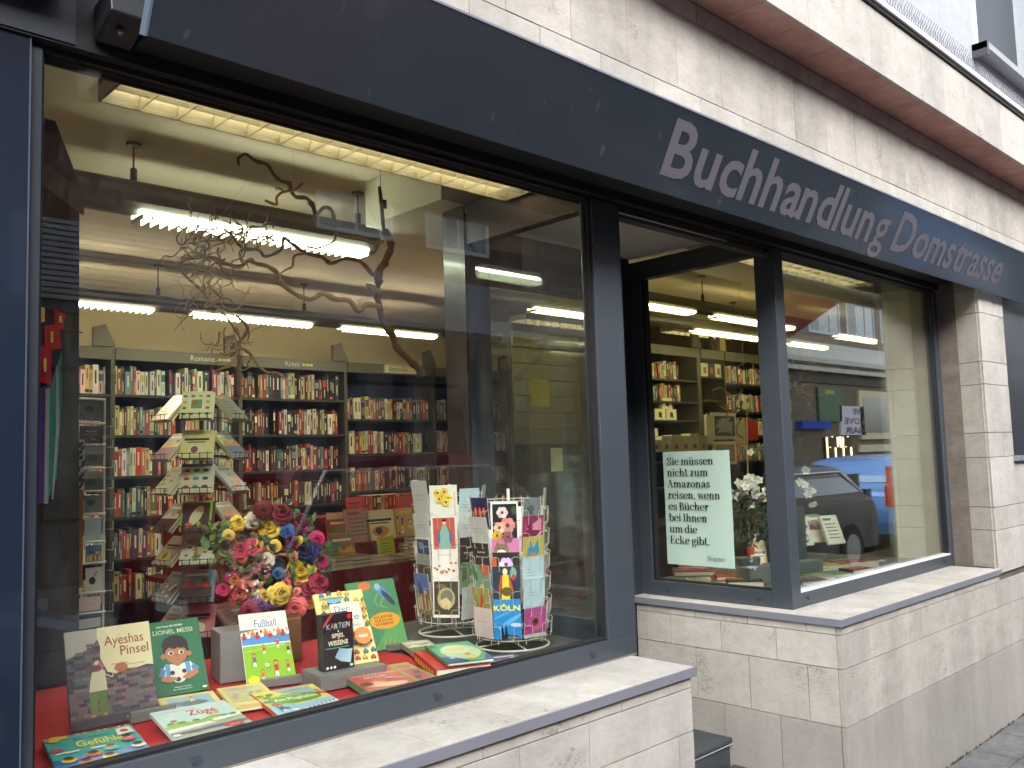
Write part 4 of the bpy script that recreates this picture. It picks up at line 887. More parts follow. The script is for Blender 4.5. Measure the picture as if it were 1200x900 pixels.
def art_vehic(w_, h_):
    a = Art(w_, h_); a.rect(0, 0, 1, 1, c(242, 230, 150)); rr = random.Random(5)
    for k in range(52):
        i, j = k % 6, k//6; x, y = .1+.16*i+rr.uniform(-.03, .03), .06+.11*j+rr.uniform(-.02, .02); cc = c(*rr.choice([(200, 70, 50), (80, 130, 170), (110, 140, 60), (225, 170, 60), (90, 90, 110), (230, 120, 60)]))
        a.rect(x-.055, y-.02, x+.055, y+.012, cc); a.rect(x-.03, y+.012, x+.03, y+.032, cc); a.ell(x-.03, y-.022, .016, .012, c(40, 40, 44), 8); a.ell(x+.03, y-.022, .016, .012, c(40, 40, 44), 8)
    a.rect(.2, .40, .80, .80, c(240, 234, 205)); a.text('Der', .28, .68, .09, c(90, 120, 170), .3, .004); a.text('dicke', .22, .555, .10, c(90, 120, 170), .52, .004); a.text('Fahrzeuge-Wimmelheft', .3, .47, .035, c(130, 150, 180), .45, 0)
    a.ell(.72, .33, .17, .115, c(232, 140, 70)); a.text('460', .62, .305, .05, W_, .2, .01); a.rect(.16, .20, .48, .36, c(170, 190, 80)); a.ell(.3, .85, .17, .04, c(120, 180, 200)); a.rect(.1, .87, .5, .88, c(90, 100, 110)); return a
def art_beetle(w_, h_):
    a = Art(w_, h_); a.rect(0, 0, 1, 1, c(76, 140, 100)); a.poly([(.3, .0), (1, .0), (1, .5), (.7, .35)], c(96, 160, 100)); a.ell(.36, .93, .13, .06, c(224, 120, 60)); a.ell(.72, .80, .20, .075, c(96, 140, 190), a=-.7); a.ell(.80, .72, .16, .05, c(60, 70, 90), a=-.8); a.ell(.62, .9, .06, .05, c(150, 190, 215))
    a.line([(.7, .74), (.6, .62), (.72, .58)], .005, c(230, 220, 120)); a.line([(.6, .8), (.5, .70), (.55, .62)], .005, c(230, 220, 120)); a.ell(.63, .40, .32, .12, c(226, 160, 50))
    for k, t_ in enumerate(('KLEINE', 'GROSSE', 'KRABBLER')): a.text(t_, .42, .44-.05*k, .035, c(90, 60, 30), .38, .01)
    for k in range(5): a.poly([(.5+.08*k, 0), (.55+.08*k, 0), (.56+.10*k, .18-.02*k)], c(180, 180, 60))
    a.ell(.2, .55, .1, .1, c(214, 190, 70)); return a
def art_freund(w_, h_):
    a = Art(w_, h_); a.rect(0, 0, 1, 1, c(200, 84, 74)); a.rect(.70, 0, 1, 1, c(130, 180, 100)); a.rect(.74, .06, .96, .66, c(190, 90, 100)); a.ell(.85, .80, .12, .10, c(206, 90, 90)); a.ell(.38, .84, .19, .07, W_); a.text('Kreativ-Set', .24, .82, .05, c(200, 84, 74), .28, .004)
    a.text('FREUNDSCHAFTS', .06, .62, .085, c(240, 214, 200), .60, .01); a.text('BÄNDER', .18, .50, .085, c(240, 214, 200), .30, .01); a.rect(.02, .86, .12, .97, c(226, 214, 190))
    a.ell(.2, .2, .16, .13, c(226, 160, 130)); a.ell(.1, .26, .09, .09, c(80, 44, 36)); a.ell(.38, .12, .22, .09, c(232, 190, 160)); a.poly([(.4, .4), (.62, .3), (.66, .34), (.44, .46)], c(200, 140, 190))
    for k in range(6): a.ell(.78+.03*k, .2+.08*k, .05, .04, c(*[(120, 60, 130), (60, 130, 120), (214, 60, 80)][k % 3]))
    return a
def art_green(w_, h_):
    a = Art(w_, h_); a.rect(0, 0, 1, 1, c(96, 170, 130)); a.ell(.55, .5, .42, .38, c(190, 216, 180)); a.ell(.5, .62, .28, .2, c(226, 226, 170)); a.text('Das kleine Huhn', .28, .62, .06, c(110, 130, 90), .45, .0); a.text('im Garten', .34, .52, .05, c(110, 130, 90), .3, 0)
    a.ell(.64, .2, .1, .1, c(240, 206, 80)); a.ell(.6, .3, .07, .06, c(232, 190, 70)); a.ell(.62, .34, .06, .03, c(190, 60, 50)); a.poly([(0, 0), (.5, 0), (.3, .2), (0, .3)], c(60, 70, 140)); a.poly([(.8, 0), (1, 0), (1, .3)], c(70, 90, 160)); a.ell(.1, .85, .1, .06, c(60, 140, 100)); a.ell(.2, .2, .06, .05, c(150, 200, 220)); return a
def st(name, x, y, z, yaw, tilt, w_, h_, th, bgc, artf, label, page=(228, 220, 198), nm='book', cat='book'):
    return standing(Vector((x, y, z)), D(yaw), D(tilt), w_, h_, th, bgc, artf(w_, h_) if artf else None, label, cat, None, nm, page)
st('ay', .766, .415, .905, -2.7, 18.8, .213, .246, .010, (100, 92, 94), art_ayesha, 'large picture book titled Ayeshas Pinsel with a brick wall cover')
st('me', 1.040, .573, .905, -7.3, 30, .150, .223, .010, (40, 110, 72), art_boy, 'green picture book with a dark-haired boy holding a football')
st('fu', 1.271, .478, .905, -17.5, 40, .144, .244, .006, (240, 238, 218), art_fuss, 'upright Fußball sticker book with players on a green pitch')
ks = st('ka', 1.426, .309, .9455, -4.9, 3, .099, .161, .036, (40, 30, 32), art_karten, 'black card game box printed Karten Spiel Wissens on a grey block', page=(52, 44, 40), nm='card_game_box', cat='game box')
st('ve', 1.457, .330, .9455, -8.4, 29.6, .163, .235, .008, (242, 230, 150), art_vehic, 'yellow book covered in little vehicles, behind the black card game box')
st('be', 1.744, .594, .905, -5.2, 23.7, .192, .247, .010, (70, 130, 92), art_beetle, 'green book with a blue beetle and an orange oval')
FLT = 89.5
def flat(x, y, ztop, yaw, w_, h_, th, bgc, artf, label, page=(232, 226, 206), group=None):
    return standing(Vector((x, y, ztop)), D(yaw), D(FLT), w_, h_, th, bgc, artf(w_, h_) if artf else None, label, 'book', group, 'book', page)
flat(.636, .087, .917, -9.7, .194, .267, .011, (60, 150, 145), art_gef, 'teal book titled Gefühle lying flat at the left front corner')
flat(.977, .354, .915, -14.9, .149, .172, .008, (240, 226, 140), art_eleph, 'cream-bordered book with a grey elephant, partly under the Züge book')
flat(.884, .076, .9275, -10.1, .187, .269, .010, (226, 236, 230), art_zuege, 'pale blue book titled Züge in red letters, lying flat')
flat(1.117, .255, .9165, -15.4, .125, .240, .011, (232, 214, 130), art_yellow, 'plain yellow-edged book lying behind the airport book')
flat(1.155, .085, .9195, -12.2, .176, .262, .010, (220, 90, 50), art_flug, 'yellow and blue book titled Am Flughafen lying flat')
flat(1.433, .100, .924, -13.8, .225, .25, .018, (96, 150, 110), art_freund, 'red and green friendship bracelet craft box lying near the glass', page=(120, 160, 130))
flat(1.819, .392, .922, -22.6, .098, .185, .016, (150, 150, 140), lambda w_, h_: simple_art(w_, h_, (176, 172, 160), 1, random.Random(4)), 'small grey book lying beside the red-spined book')
flat(1.70, .075, .955, -23.8, .145, .27, .010, (70, 140, 110), art_green, 'green and blue picture book with a yellow hen, on top of the red-spined book')
def art_redsp(w_, h_):
    a = Art(w_, h_); a.rect(0, 0, 1, 1, c(196, 50, 40)); return a
o = flat(1.665, .085, .941, -23.8, .17, .27, .036, (206, 46, 36), art_redsp, 'thick book with a bright red spine lettered in yellow')
q = B()
for k in range(7): q.face([(-.0022, .03+.033*k, -.026), (-.0022, .052+.033*k, -.026), (-.0022, .052+.033*k, -.010), (-.0022, .03+.033*k, -.010)], c(240, 200, 90))
obj('spine_lettering', q, PAPER, o, local=True)
o = flat(1.90, .06, .906, -20, .12, .17, .003, (70, 60, 110), lambda w_, h_: simple_art(w_, h_, (80, 76, 120), 1, random.Random(9)), 'thin purple booklet lying close to the glass by the card stand')
# book cut by the left frame
st('le', .577, .16, .905, 62, 8, .13, .245, .012, (232, 216, 180), lambda w_, h_: simple_art(w_, h_, (232, 220, 180), 2, random.Random(8)), 'narrowly seen pale book standing against the left window frame')
# grey blocks and clear box
def block(lo, hi, yaw, label, col=(120, 122, 120), mat=None):
    M = Matrix.Translation((lo[0], lo[1], lo[2])) @ Matrix.Rotation(D(yaw), 4, 'Z'); q = B().box((0, 0, 0), (hi[0], hi[1], hi[2]), c(*col)); o = obj('display_block', q, mat or SATIN, M=M, bevel=.002); return tag(o, label, 'display block')
block((1.392, .272, ZP), (.215, .13, .0445), -6, 'low grey block under the black card game box')
block((.90, .385, ZP), (.115, .02, .028), -4, 'thin grey ledge at the foot of the brick wall picture book')
block((1.30, .452, ZP), (.12, .02, .024), -17, 'thin grey ledge under the football book')
block((1.84, .565, ZP), (.11, .02, .022), -5, 'thin grey ledge under the green beetle book')
p = onZ(262, 800, ZP); block((1.245, .60, ZP), (.15, .12, .15), -12, 'grey cube stand behind the football book', (132, 134, 134))
block((1.50, .74, ZP), (.09, .10, .14), -30, 'wooden brown cube between the football book and the card game', (104, 68, 38))
# --- card stands
def card_art(kind, w_, h_):
    a = Art(w_, h_); rr = random.Random(kind*7+1); k_ = kind
    def fl(x, y, r, cc, n=6):
        for j in range(n): an = 2*PI*j/n; a.ell(x+r*.6*math.cos(an), y+r*.6*math.sin(an)*w_/h_, r*.5, r*.5*w_/h_, c(*[int(v*rr.uniform(.85, 1.1)) if v*1.1 < 255 else v for v in cc]), 8)
        a.ell(x, y, r*.3, r*.3*w_/h_, c(120, 60, 60), 8)
    if k_ == 0: a.rect(0, 0, 1, 1, W_); a.rect(.06, .05, .94, .95, c(30, 34, 34)); fl(.42, .75, .2, (235, 215, 220)); fl(.6, .45, .27, (230, 160, 140)); fl(.3, .4, .2, (236, 200, 180)); fl(.22, .22, .18, (225, 170, 60)); fl(.6, .18, .2, (150, 90, 110)); a.ell(.85, .8, .1, .1, c(60, 90, 50))
    elif k_ == 1: a.rect(0, 0, 1, 1, c(214, 130, 180)); a.ell(.35, .5, .28, .26, c(150, 120, 90)); a.poly([(.12, .6), (.2, .85), (.3, .68)], c(140, 110, 80)); a.poly([(.4, .68), (.55, .85), (.56, .6)], c(140, 110, 80)); a.ell(.35, .35, .18, .14, c(240, 236, 228)); a.ell(.25, .55, .035, .03, c(60, 90, 50)); a.ell(.44, .55, .035, .03, c(60, 90, 50)); a.rect(0, 0, 1, .12, c(60, 50, 56))
    elif k_ == 2: a.rect(0, 0, 1, 1, c(36, 44, 44)); a.rect(0, 0, 1, .36, c(150, 120, 200)); fl(.5, .52, .24, (225, 228, 245)); a.rect(0, .36, .16, .8, c(220, 96, 60))
    elif k_ == 3: a.rect(0, 0, 1, 1, c(36, 56, 74)); a.ell(.45, .86, .09, .09, c(238, 232, 200)); a.poly([(.3, .1), (.62, .1), (.58, .78), (.36, .78)], c(238, 214, 70)); a.poly([(.25, .2), (.36, .75), (.30, .78), (.2, .4)], c(206, 70, 50)); a.poly([(.62, .2), (.75, .35), (.6, .78)], c(214, 90, 60)); a.ell(.5, .34, .2, .12, c(90, 90, 40)); a.ell(.75, .82, .12, .16, c(120, 190, 170)); a.ell(.76, .72, .07, .08, c(214, 60, 60)); a.rect(.3, .0, .8, .1, c(80, 130, 70))
    elif k_ == 4:
        a.rect(0, 0, 1, 1, c(40, 140, 215)); a.ell(.6, .45, .5, .06, c(110, 180, 230), a=.4); a.ell(.8, .36, .2, .05, c(200, 225, 240)); a.ell(.3, .6, .4, .03, c(90, 170, 226), a=.3)
        a.text('KÖLN', .02, .72, .14, c(246, 236, 40), .96, .03)
        for x in (.30, .44): a.poly([(x-.05, 0), (x+.055, 0), (x+.05, .18), (x+.012, .36), (x, .39), (x-.012, .36), (x-.045, .18)], c(30, 34, 44))
        a.poly([(.25, 0), (.55, 0), (.55, .12), (.25, .12)], c(34, 38, 48)); a.poly([(.5, 0), (.95, 0), (.95, .06), (.85, .10), (.5, .12)], c(90, 90, 96)); a.rect(.5, .03, .9, .05, c(160, 160, 160))
    elif k_ == 5: # daffodils
        a.rect(0, 0, 1, 1, c(236, 238, 226)); a.rect(.88, .0, .93, .8, c(226, 190, 200)); 
        for j in range(7): x = .22+.09*j; a.line([(x, .05), (x+.02*math.sin(j), .6+.04*(j % 3))], .003, c(130, 150, 90)); 
        for x, y in ((.3, .78), (.45, .68), (.55, .8), (.68, .62), (.35, .6), (.6, .5)): fl(x, y, .14, (238, 220, 90))
    elif k_ == 6: # red ground, pale blue cone-like robe (plain stand-in)
        a.rect(0, 0, 1, 1, W_); a.rect(.08, .04, .92, .96, c(206, 96, 76)); a.poly([(.28, .05), (.76, .05), (.70, .5), (.60, .74), (.44, .74), (.34, .5)], c(140, 190, 180)); a.ell(.52, .82, .07, .07, c(232, 214, 190)); a.ell(.52, .88, .09, .04, c(60, 40, 36)); a.ell(.30, .40, .05, .2, c(90, 110, 160)); a.ell(.74, .40, .05, .2, c(90, 110, 160))
    elif k_ == 7:
        a.rect(0, 0, 1, 1, W_); a.text('Liebe Grüße', .25, .80, .07, c(150, 140, 140), .5, -.01, shear=.3)
        for j in range(10): x = .08+.09*j; y = rr.uniform(.3, .6); a.line([(x, .0), (x+.02, y)], .0015, c(90, 110, 80)); a.ell(x+.02, y, .05+.03*(j == 3), .035+.02*(j == 3), c(*rr.choice([(206, 60, 50), (220, 130, 60), (180, 170, 190)])))
    elif k_ == 8: a.rect(0, 0, 1, 1, W_); a.rect(.04, .08, .96, .98, c(72, 66, 48)); a.ell(.5, .52, .34, .3, c(190, 180, 140)); a.ell(.52, .55, .24, .2, c(130, 130, 110)); a.poly([(.25, .45), (.4, .25), (.5, .35), (.6, .2), (.7, .4), (.5, .55)], c(225, 205, 150)); a.ell(.3, .85, .2, .06, c(120, 110, 80))
    elif k_ == 9: a.rect(0, 0, 1, 1, c(206, 212, 206)); a.text('Herzlichen', .2, .6, .06, c(150, 150, 150), .5, 0); a.text('Glückwunsch', .2, .5, .06, c(150, 150, 150), .55, 0)
    elif k_ == 10: a.rect(0, 0, 1, 1, c(50, 46, 92)); [a.ell(.25+.25*j, .5, .09, .17, c(232, 110, 60)) for j in range(3)]; [a.ell(.25+.25*j, .52, .05, .09, c(240, 160, 70)) for j in range(3)]
    elif k_ == 11: a.rect(0, 0, 1, 1, c(52, 46, 42)); a.text('Auch die', .3, .66, .07, W_, .45, .01); a.text('Sternchen', .2, .5, .06, W_, .6, 0); a.text('Du', .5, .2, .09, W_, .2, .01)
    elif k_ == 12: a.rect(0, 0, 1, 1, c(110, 160, 140)); a.poly([(.1, .0), (.5, .4), (.9, .1), (1, 0)], c(200, 70, 50)); a.poly([(.4, 1), (.7, .55), (1, .8), (1, 1)], c(214, 90, 60)); a.poly([(0, .4), (.3, .5), (.2, .9), (0, 1)], c(90, 120, 60)); a.ell(.5, .25, .15, .1, c(226, 200, 90))
    elif k_ == 13: a.rect(0, 0, 1, 1, c(170, 160, 90)); a.poly([(.3, .1), (.7, .15), (.55, .9)], c(206, 70, 40)); a.poly([(.1, 0), (.4, 0), (.2, .8)], c(120, 150, 80))
    elif k_ == 14: a.rect(0, 0, 1, 1, c(226, 206, 208)); a.text('Für dich', .2, .5, .07, c(170, 120, 130), .5, 0)
    elif k_ == 15: a.rect(0, 0, 1, 1, c(110, 124, 124)); [a.line([(.5, .1), (.5+.45*math.cos(j), .5+.4*math.sin(j))], .003, c(200, 210, 205)) for j in range(12)]; a.ell(.4, .6, .2, .15, c(70, 86, 90))
    elif k_ == 16: a.rect(0, 0, 1, 1, c(150, 50, 90)); [a.poly([(rr.random(), rr.random()) for _ in range(3)], c(*rr.choice([(200, 90, 130), (90, 30, 60), (220, 150, 170), (120, 40, 80)]))) for j in range(14)]
    elif k_ == 17: a.rect(0, 0, 1, 1, c(190, 180, 90)); a.poly([(.2, .3), (.5, .2), (.8, .45), (.7, .9), (.5, .6), (.3, .9)], c(60, 150, 180)); a.ell(.5, .3, .2, .15, c(190, 140, 90)); a.ell(.25, .3, .1, .1, c(90, 140, 80))
    elif k_ == 18: a.rect(0, 0, 1, 1, c(182, 210, 216)); [a.rect(.2, .3+.1*j, .2+.5*rr.random()+.1, .315+.1*j, c(130, 150, 170)) for j in range(5)]
    elif k_ == 19: a.rect(0, 0, 1, 1, c(190, 200, 190)); a.rect(0, .12, 1, 1, c(176, 70, 140)); fl(.5, .55, .36, (190, 90, 150), 9); a.ell(.5, .52, .16, .13, c(120, 70, 30)); a.ell(.5, .54, .08, .06, c(50, 40, 30))
    elif k_ == 20: a.rect(0, 0, 1, 1, W_); a.rect(.06, .05, .94, .95, c(60, 80, 120)); a.ell(.4, .7, .2, .14, c(120, 150, 170)); a.poly([(.5, .05), (.7, .05), (.6, .5)], c(90, 40, 50)); a.ell(.2, .8, .03, .02, W_)
    elif k_ == 21: a.rect(0, 0, 1, 1, c(90, 100, 84)); a.rect(.0, .6, 1, 1, c(150, 160, 150)); a.ell(.4, .4, .3, .2, c(60, 70, 54))
    elif k_ == 22: a.rect(0, 0, 1, 1, c(96, 130, 190)); a.rect(0, .0, 1, .5, c(160, 140, 70)); a.poly([(.2, .5), (.26, .9), (.34, .5)], c(60, 60, 70)); a.poly([(.36, .5), (.42, .85), (.5, .5)], c(60, 60, 70)); [a.rect(.1+.12*j, .1, .18+.12*j, .35+.05*(j % 3), c(*rr.choice([(200, 180, 90), (150, 90, 70), (220, 214, 190)]))) for j in range(7)]; a.ell(.75, .55, .1, .05, c(230, 206, 50))
    elif k_ == 23: a.rect(0, 0, 1, 1, c(226, 220, 180))
    elif k_ == 24: a.rect(0, 0, 1, 1, c(206, 206, 200)); a.ell(.4, .45, .2, .16, c(60, 44, 40)); a.line([(.45, .6), (.6, .85)], .003, c(50, 50, 50)); [a.ell(.5+.05*j, .65+.05*j, .06, .02, c(40, 40, 44), a=.8*(-1)**j) for j in range(4)]
    return a
KN = ['dark card of pink and cream flowers','pink card with a tabby cat','card with a white blossom over purple','card of bright painted costumed figures','blue KÖLN postcard with cathedral towers','white card with yellow daffodils','card with a pale robed shape on red','white card with poppies on thin stalks','sepia card with a round shell shape','plain pale grey greeting card','purple card with three orange shapes','black card with white lettering','painted card in red and sea green','olive card with a red wedge','pale pink greeting card','grey-green patterned card','magenta abstract card','yellow card with a blue figure','pale blue lettered card','card of a magenta blossom','white-edged night scene card','dark olive landscape card','blue and yellow town view card','plain cream card','white card with a black sprig in a vase']
RPH = math.atan2(-.64, -.77)
def card(M, w_, h_, kind, label, group):
    q = B().box((0, 0, -.0012), (w_, h_, 0), c(240, 238, 230)); o = obj('greeting_card', q, CARD, M=M); tag(o, label, 'card', group); obj('card_print', card_art(kind, w_, h_).b, CARD, o, local=True)
def card_stand(cx_, cy_, cols, who, zb=.945):
    """hexagonal wire stand; cols = {face: [(tier z, w, h, kind)...]}"""
    t = thing('card_stand', who[0], 'card stand', (cx_, cy_, ZP)); wc = c(196, 196, 180); r_ = .118; ztop = zb+.47
    obj('pole', B().tube([(cx_, cy_, ZP+.01), (cx_, cy_, ztop+.03)], .006, 8, c(225, 225, 215)), SATIN, t)
    rg = B().tube([(cx_+0.128*math.cos(k*PI/16), cy_+0.128*math.sin(k*PI/16), ZP+.006) for k in range(32)], .0035, 6, wc, closed=True); obj('base_ring', rg, SATIN, t)
    for k in range(4): an = RPH+k*PI/2+.5; obj('base_spoke', B().tube([(cx_, cy_, ZP+.014), (cx_+0.128*math.cos(an), cy_+0.128*math.sin(an), ZP+.007)], .003, 5, wc), SATIN, t)
    for z in (zb-.008, zb+.23, ztop-.01): obj('hoop', B().tube([(cx_+r_*math.cos(k*PI/12), cy_+r_*math.sin(k*PI/12), z) for k in range(24)], .002, 4, wc, closed=True), SATIN, t)
    for kf in range(8):
        ph = RPH+kf*PI/4; o_ = Vector((math.cos(ph), math.sin(ph), 0)); u = Vector((-o_.y, o_.x, 0)); pk = B(); C0 = Vector((cx_, cy_, 0))+o_*r_
        for s_ in (-.034, .034): pk.tube([C0+u*s_+Vector((0, 0, zb-.02)), C0+u*s_+Vector((0, 0, ztop))], .0016, 4, wc)
        n_ = 6 if kf else 4; pit = .46/n_
        for j in range(n_):
            z = zb+j*pit
            for s_ in (-1, 1): pk.tube([C0+u*.034*s_+Vector((0, 0, z+.05)), C0+u*.052*s_+o_*.012+Vector((0, 0, z+.052)), C0+u*.050*s_+o_*.02+Vector((0, 0, z+.045)), C0+u*.030*s_+o_*.021+Vector((0, 0, z+.045)), C0+u*.022*s_+o_*.021+Vector((0, 0, z+.040)), C0+u*.022*s_+o_*.018+Vector((0, 0, z-.004)), C0+u*.022*s_+Vector((0, 0, z-.004))], .0011, 4, wc)
        obj('wire_pockets', pk, SATIN, t)
        for (z, w_, h_, kind) in cols.get(kf, []):
            u = (u+Vector((R_.uniform(-.02, .02), R_.uniform(-.02, .02), R_.uniform(-.02, .02)))).normalized(); P0_ = 0; tl = D(R_.uniform(2, 9)); v = Vector((0, 0, 1))*math.cos(tl)+o_*(math.sin(tl) if kf else .03); P0 = C0+o_*.004-u*w_/2+Vector((0, 0, z))
            card(frameM(P0, u, v), w_, h_, kind, '%s, %s from bottom, %s' % (KN[kind], ORD[cols[kf].index((z, w_, h_, kind))], who[1][kf]), 'greeting cards in the white wire stands')
_t1 = 'of front stand'; _t2 = 'of rear stand'
def pos_(t_): return {0: 'front column '+t_, 1: 'right column '+t_, 2: 'far right column '+t_, 3: 'back right column '+t_, 4: 'back column '+t_, 5: 'back left column '+t_, 6: 'far left column '+t_, 7: 'left column '+t_}
# find which neighbour face is on the right
sgn = 1 if Vector((math.cos(RPH+PI/4), math.sin(RPH+PI/4), 0)).dot(_R) > 0 else -1
def cols_of(front, right, left, back, fr_, fl_):
    d = {0: front, 1: right, 7: left, 2: fr_, 6: fl_, 3: back, 5: back[:4], 4: back[1:]}
    return d if sgn > 0 else {(8-k) % 8: v for k, v in d.items()}
def names_(t_):
    p = pos_(t_)
    return p if sgn > 0 else {(8-k) % 8: v for k, v in p.items()}
z0 = .945; Lc = .094
front2 = [(z0, Lc, .133, 4), (z0+.115, Lc, .128, 3), (z0+.205, Lc, .085, 2), (z0+.262, Lc, .075, 1), (z0+.315, Lc, .145, 0)]
right2 = [(z0+.0, .092, .10, 19), (z0+.10, .092, .10, 18), (z0+.165, .092, .105, 18), (z0+.24, .092, .10, 17), (z0+.29, .092, .12, 16), (z0+.37, .075, .10, 15)]
left2 = [(z0, .10, .10, 14), (z0+.075, .095, .095, 13), (z0+.145, .095, .10, 12), (z0+.22, .095, .10, 11), (z0+.30, .1, .11, 9), (z0+.375, .095, .10, 10)]
back = [(z0+.08*k, .09, .11, 23 if k == 4 else 9) for k in range(5)]
card_stand(2.178, .298, cols_of(front2, right2, left2, back, [(z0+.37, .08, .13, 23), (z0+.28, .09, .1, 17), (z0+.2, .08, .1, 9), (z0+.1, .09, .12, 12), (z0+.01, .09, .1, 14)], [(z0+.36, .09, .12, 23), (z0+.28, .09, .1, 21), (z0+.2, .09, .1, 14), (z0+.1, .09, .1, 9), (z0+.01, .09, .11, 18)]), ('white wire card stand in front, with the KÖLN postcard', names_(_t1)))
front1 = [(z0+.03, .098, .135, 8), (z0+.155, .098, .125, 7), (z0+.275, .098, .125, 6), (z0+.39, .104, .125, 5)]
left1 = [(z0+.04, .10, .15, 22), (z0+.16, .095, .10, 21), (z0+.22, .095, .10, 20), (z0+.30, .1, .11, 9), (z0+.385, .105, .15, 9)]
right1 = [(z0+.09*k+.02, .09, .12, [9, 12, 11, 9, 18][k]) for k in range(5)]
card_stand(2.205, .655, cols_of(front1, right1, left1, back, [(z0+.38, .09, .13, 9), (z0+.2, .09, .11, 12), (z0+.05, .09, .12, 9)], [(z0+.39, .09, .145, 9), (z0+.30, .09, .1, 9), (z0+.2, .09, .1, 20), (z0+.1, .09, .1, 21), (z0+.02, .1, .12, 22)]), ('white wire card stand behind, with the daffodil card at its top', names_(_t2)), zb=.96)
# --- left card rack (white frame, seen edge on) 
YL = 1.45
rk = thing('card_rack', 'tall white wire rack with pale cards at the left of the window', 'card rack', (onY(105, 600, YL).x, YL, 0))
def frame_px(x0, y0, x1, y1, kind, label):
    a, b_ = onY(x0, y1, YL), onY(x1, y0, YL); w_, h_ = abs(b_.x-a.x), abs(b_.z-a.z)
    card(Matrix.Translation((a.x, YL, a.z)) @ Matrix.Rotation(PI/2, 4, 'X'), w_, h_, kind, label, 'cards in the tall left rack')
for (x0, y0, x1, y1, kd, lb) in ((93, 470, 121, 493, 15, 'grey mottled card at the top of the tall left rack'), (93, 499, 120, 520, 11, 'dark card second in the tall left rack'), (99, 523, 121, 546, 21, 'landscape card third in the tall left rack'), (97, 552, 120, 574, 21, 'green-grey photo card fourth in the tall left rack'),
    (97, 580, 120, 602, 15, 'grey card fifth in the tall left rack'), (99, 606, 119, 634, 18, 'pale blue card sixth in the tall left rack'), (100, 638, 119, 660, 22, 'blue card seventh in the tall left rack'), (100, 664, 120, 694, 24, 'white card with a black vase and sprig low in the tall left rack'), (90, 698, 118, 718, 14, 'pale pink card near the bottom of the tall left rack'), (90, 723, 118, 738, 9, 'grey card at the bottom of the tall left rack')): frame_px(x0, y0, x1, y1, kd, lb)
rp = B()
for px in (91, 123): p = onY(px, 600, YL); rp.tube([(p.x, YL+.01, .7), (p.x, YL+.01, onY(px, 467, YL).z)], .004, 6, c(205, 205, 195))
for py in (467, 496, 521, 549, 576, 603, 636, 661, 696, 720): a, b_ = onY(91, py, YL), onY(123, py, YL); rp.tube([(a.x, YL-.005, a.z), (b_.x, YL-.005, a.z-.002)], .005, 5, c(215, 215, 205))
obj('rack_frame', rp, SATIN, rk)
hk = B()
for py in range(500, 730, 24): p = onY(124, py, YL); hk.tube([(p.x, YL-.01, p.z), (p.x+.015, YL-.03, p.z), (p.x+.015, YL-.03, p.z+.03)], .0015, 4, c(205, 205, 195))
obj('hooks', hk, SATIN, rk)
a, b_ = onY(86, 690, YL-.1), onY(98, 574, YL-.1); tag(obj('brown_folder', B().box((a.x, YL-.1, a.z), (b_.x, YL-.08, b_.z), c(150, 100, 44)), SATIN), 'narrow golden brown board standing beside the tall left card rack', 'board')
q = B(); a, b_ = onY(88, 600, YL-.06), onY(99, 515, YL-.06); q.box((a.x, YL-.06, a.z), (b_.x, YL-.055, b_.z), c(225, 224, 220))
for k in range(26): x, z = R_.uniform(a.x, b_.x-.012), R_.uniform(a.z+.01, b_.z-.02); q.face([(x, YL-.061-.0001*k, z), (x+.014, YL-.061-.0001*k, z+.006), (x+.016, YL-.061-.0001*k, z+.02), (x+.003, YL-.061-.0001*k, z+.012)], c(26, 26, 34))
tag(obj('gift_wrap_roll', q, PAPER), 'white strip with black leaf shapes beside the tall left rack', 'wrapping paper')
# --- felt banner at the far left
YB = .86
q = B(); rr = random.Random(2)
def fpx(pts, cc, dy=0): q.face([(onY(x, y, YB-dy).x, YB-dy, onY(x, y, YB-dy).z) for x, y in pts], cc)
fpx([(46, 358), (76, 366), (74, 408), (70, 412), (72, 470), (66, 590), (44, 592)], c(40, 30, 50))
fpx([(63, 362), (76, 368), (74, 385), (64, 388)], c(200, 40, 34), .004); fpx([(52, 382), (68, 380), (72, 408), (52, 412)], c(196, 44, 34), .005); fpx([(47, 406), (60, 404), (60, 452), (47, 448)], c(180, 30, 36), .006)
for pts in ([(69, 370), (72, 371), (72, 378), (69, 378)], [(59, 389), (62, 388), (62, 401), (59, 402)], [(51, 420), (54, 420), (54, 436), (51, 436)], [(48, 360), (52, 361), (52, 377), (48, 378)]): fpx(pts, c(225, 205, 120), .008)
fpx([(58, 454), (72, 412), (72, 470), (66, 560), (54, 590)], c(30, 130, 120), .004); fpx([(46, 455), (57, 452), (52, 590), (44, 590)], c(90, 60, 140), .004); fpx([(53, 456), (58, 454), (56, 590), (51, 590)], c(150, 160, 165), .007); fpx([(65, 430), (68, 428), (69, 500), (62, 585), (60, 585), (65, 500)], c(150, 165, 165), .007)
bn = obj('felt_banner', q, CLOTH); md = bn.modifiers.new('thick', 'SOLIDIFY'); md.thickness = .004; tag(bn, 'hanging felt banner in red, purple and teal at the far left edge', 'banner')
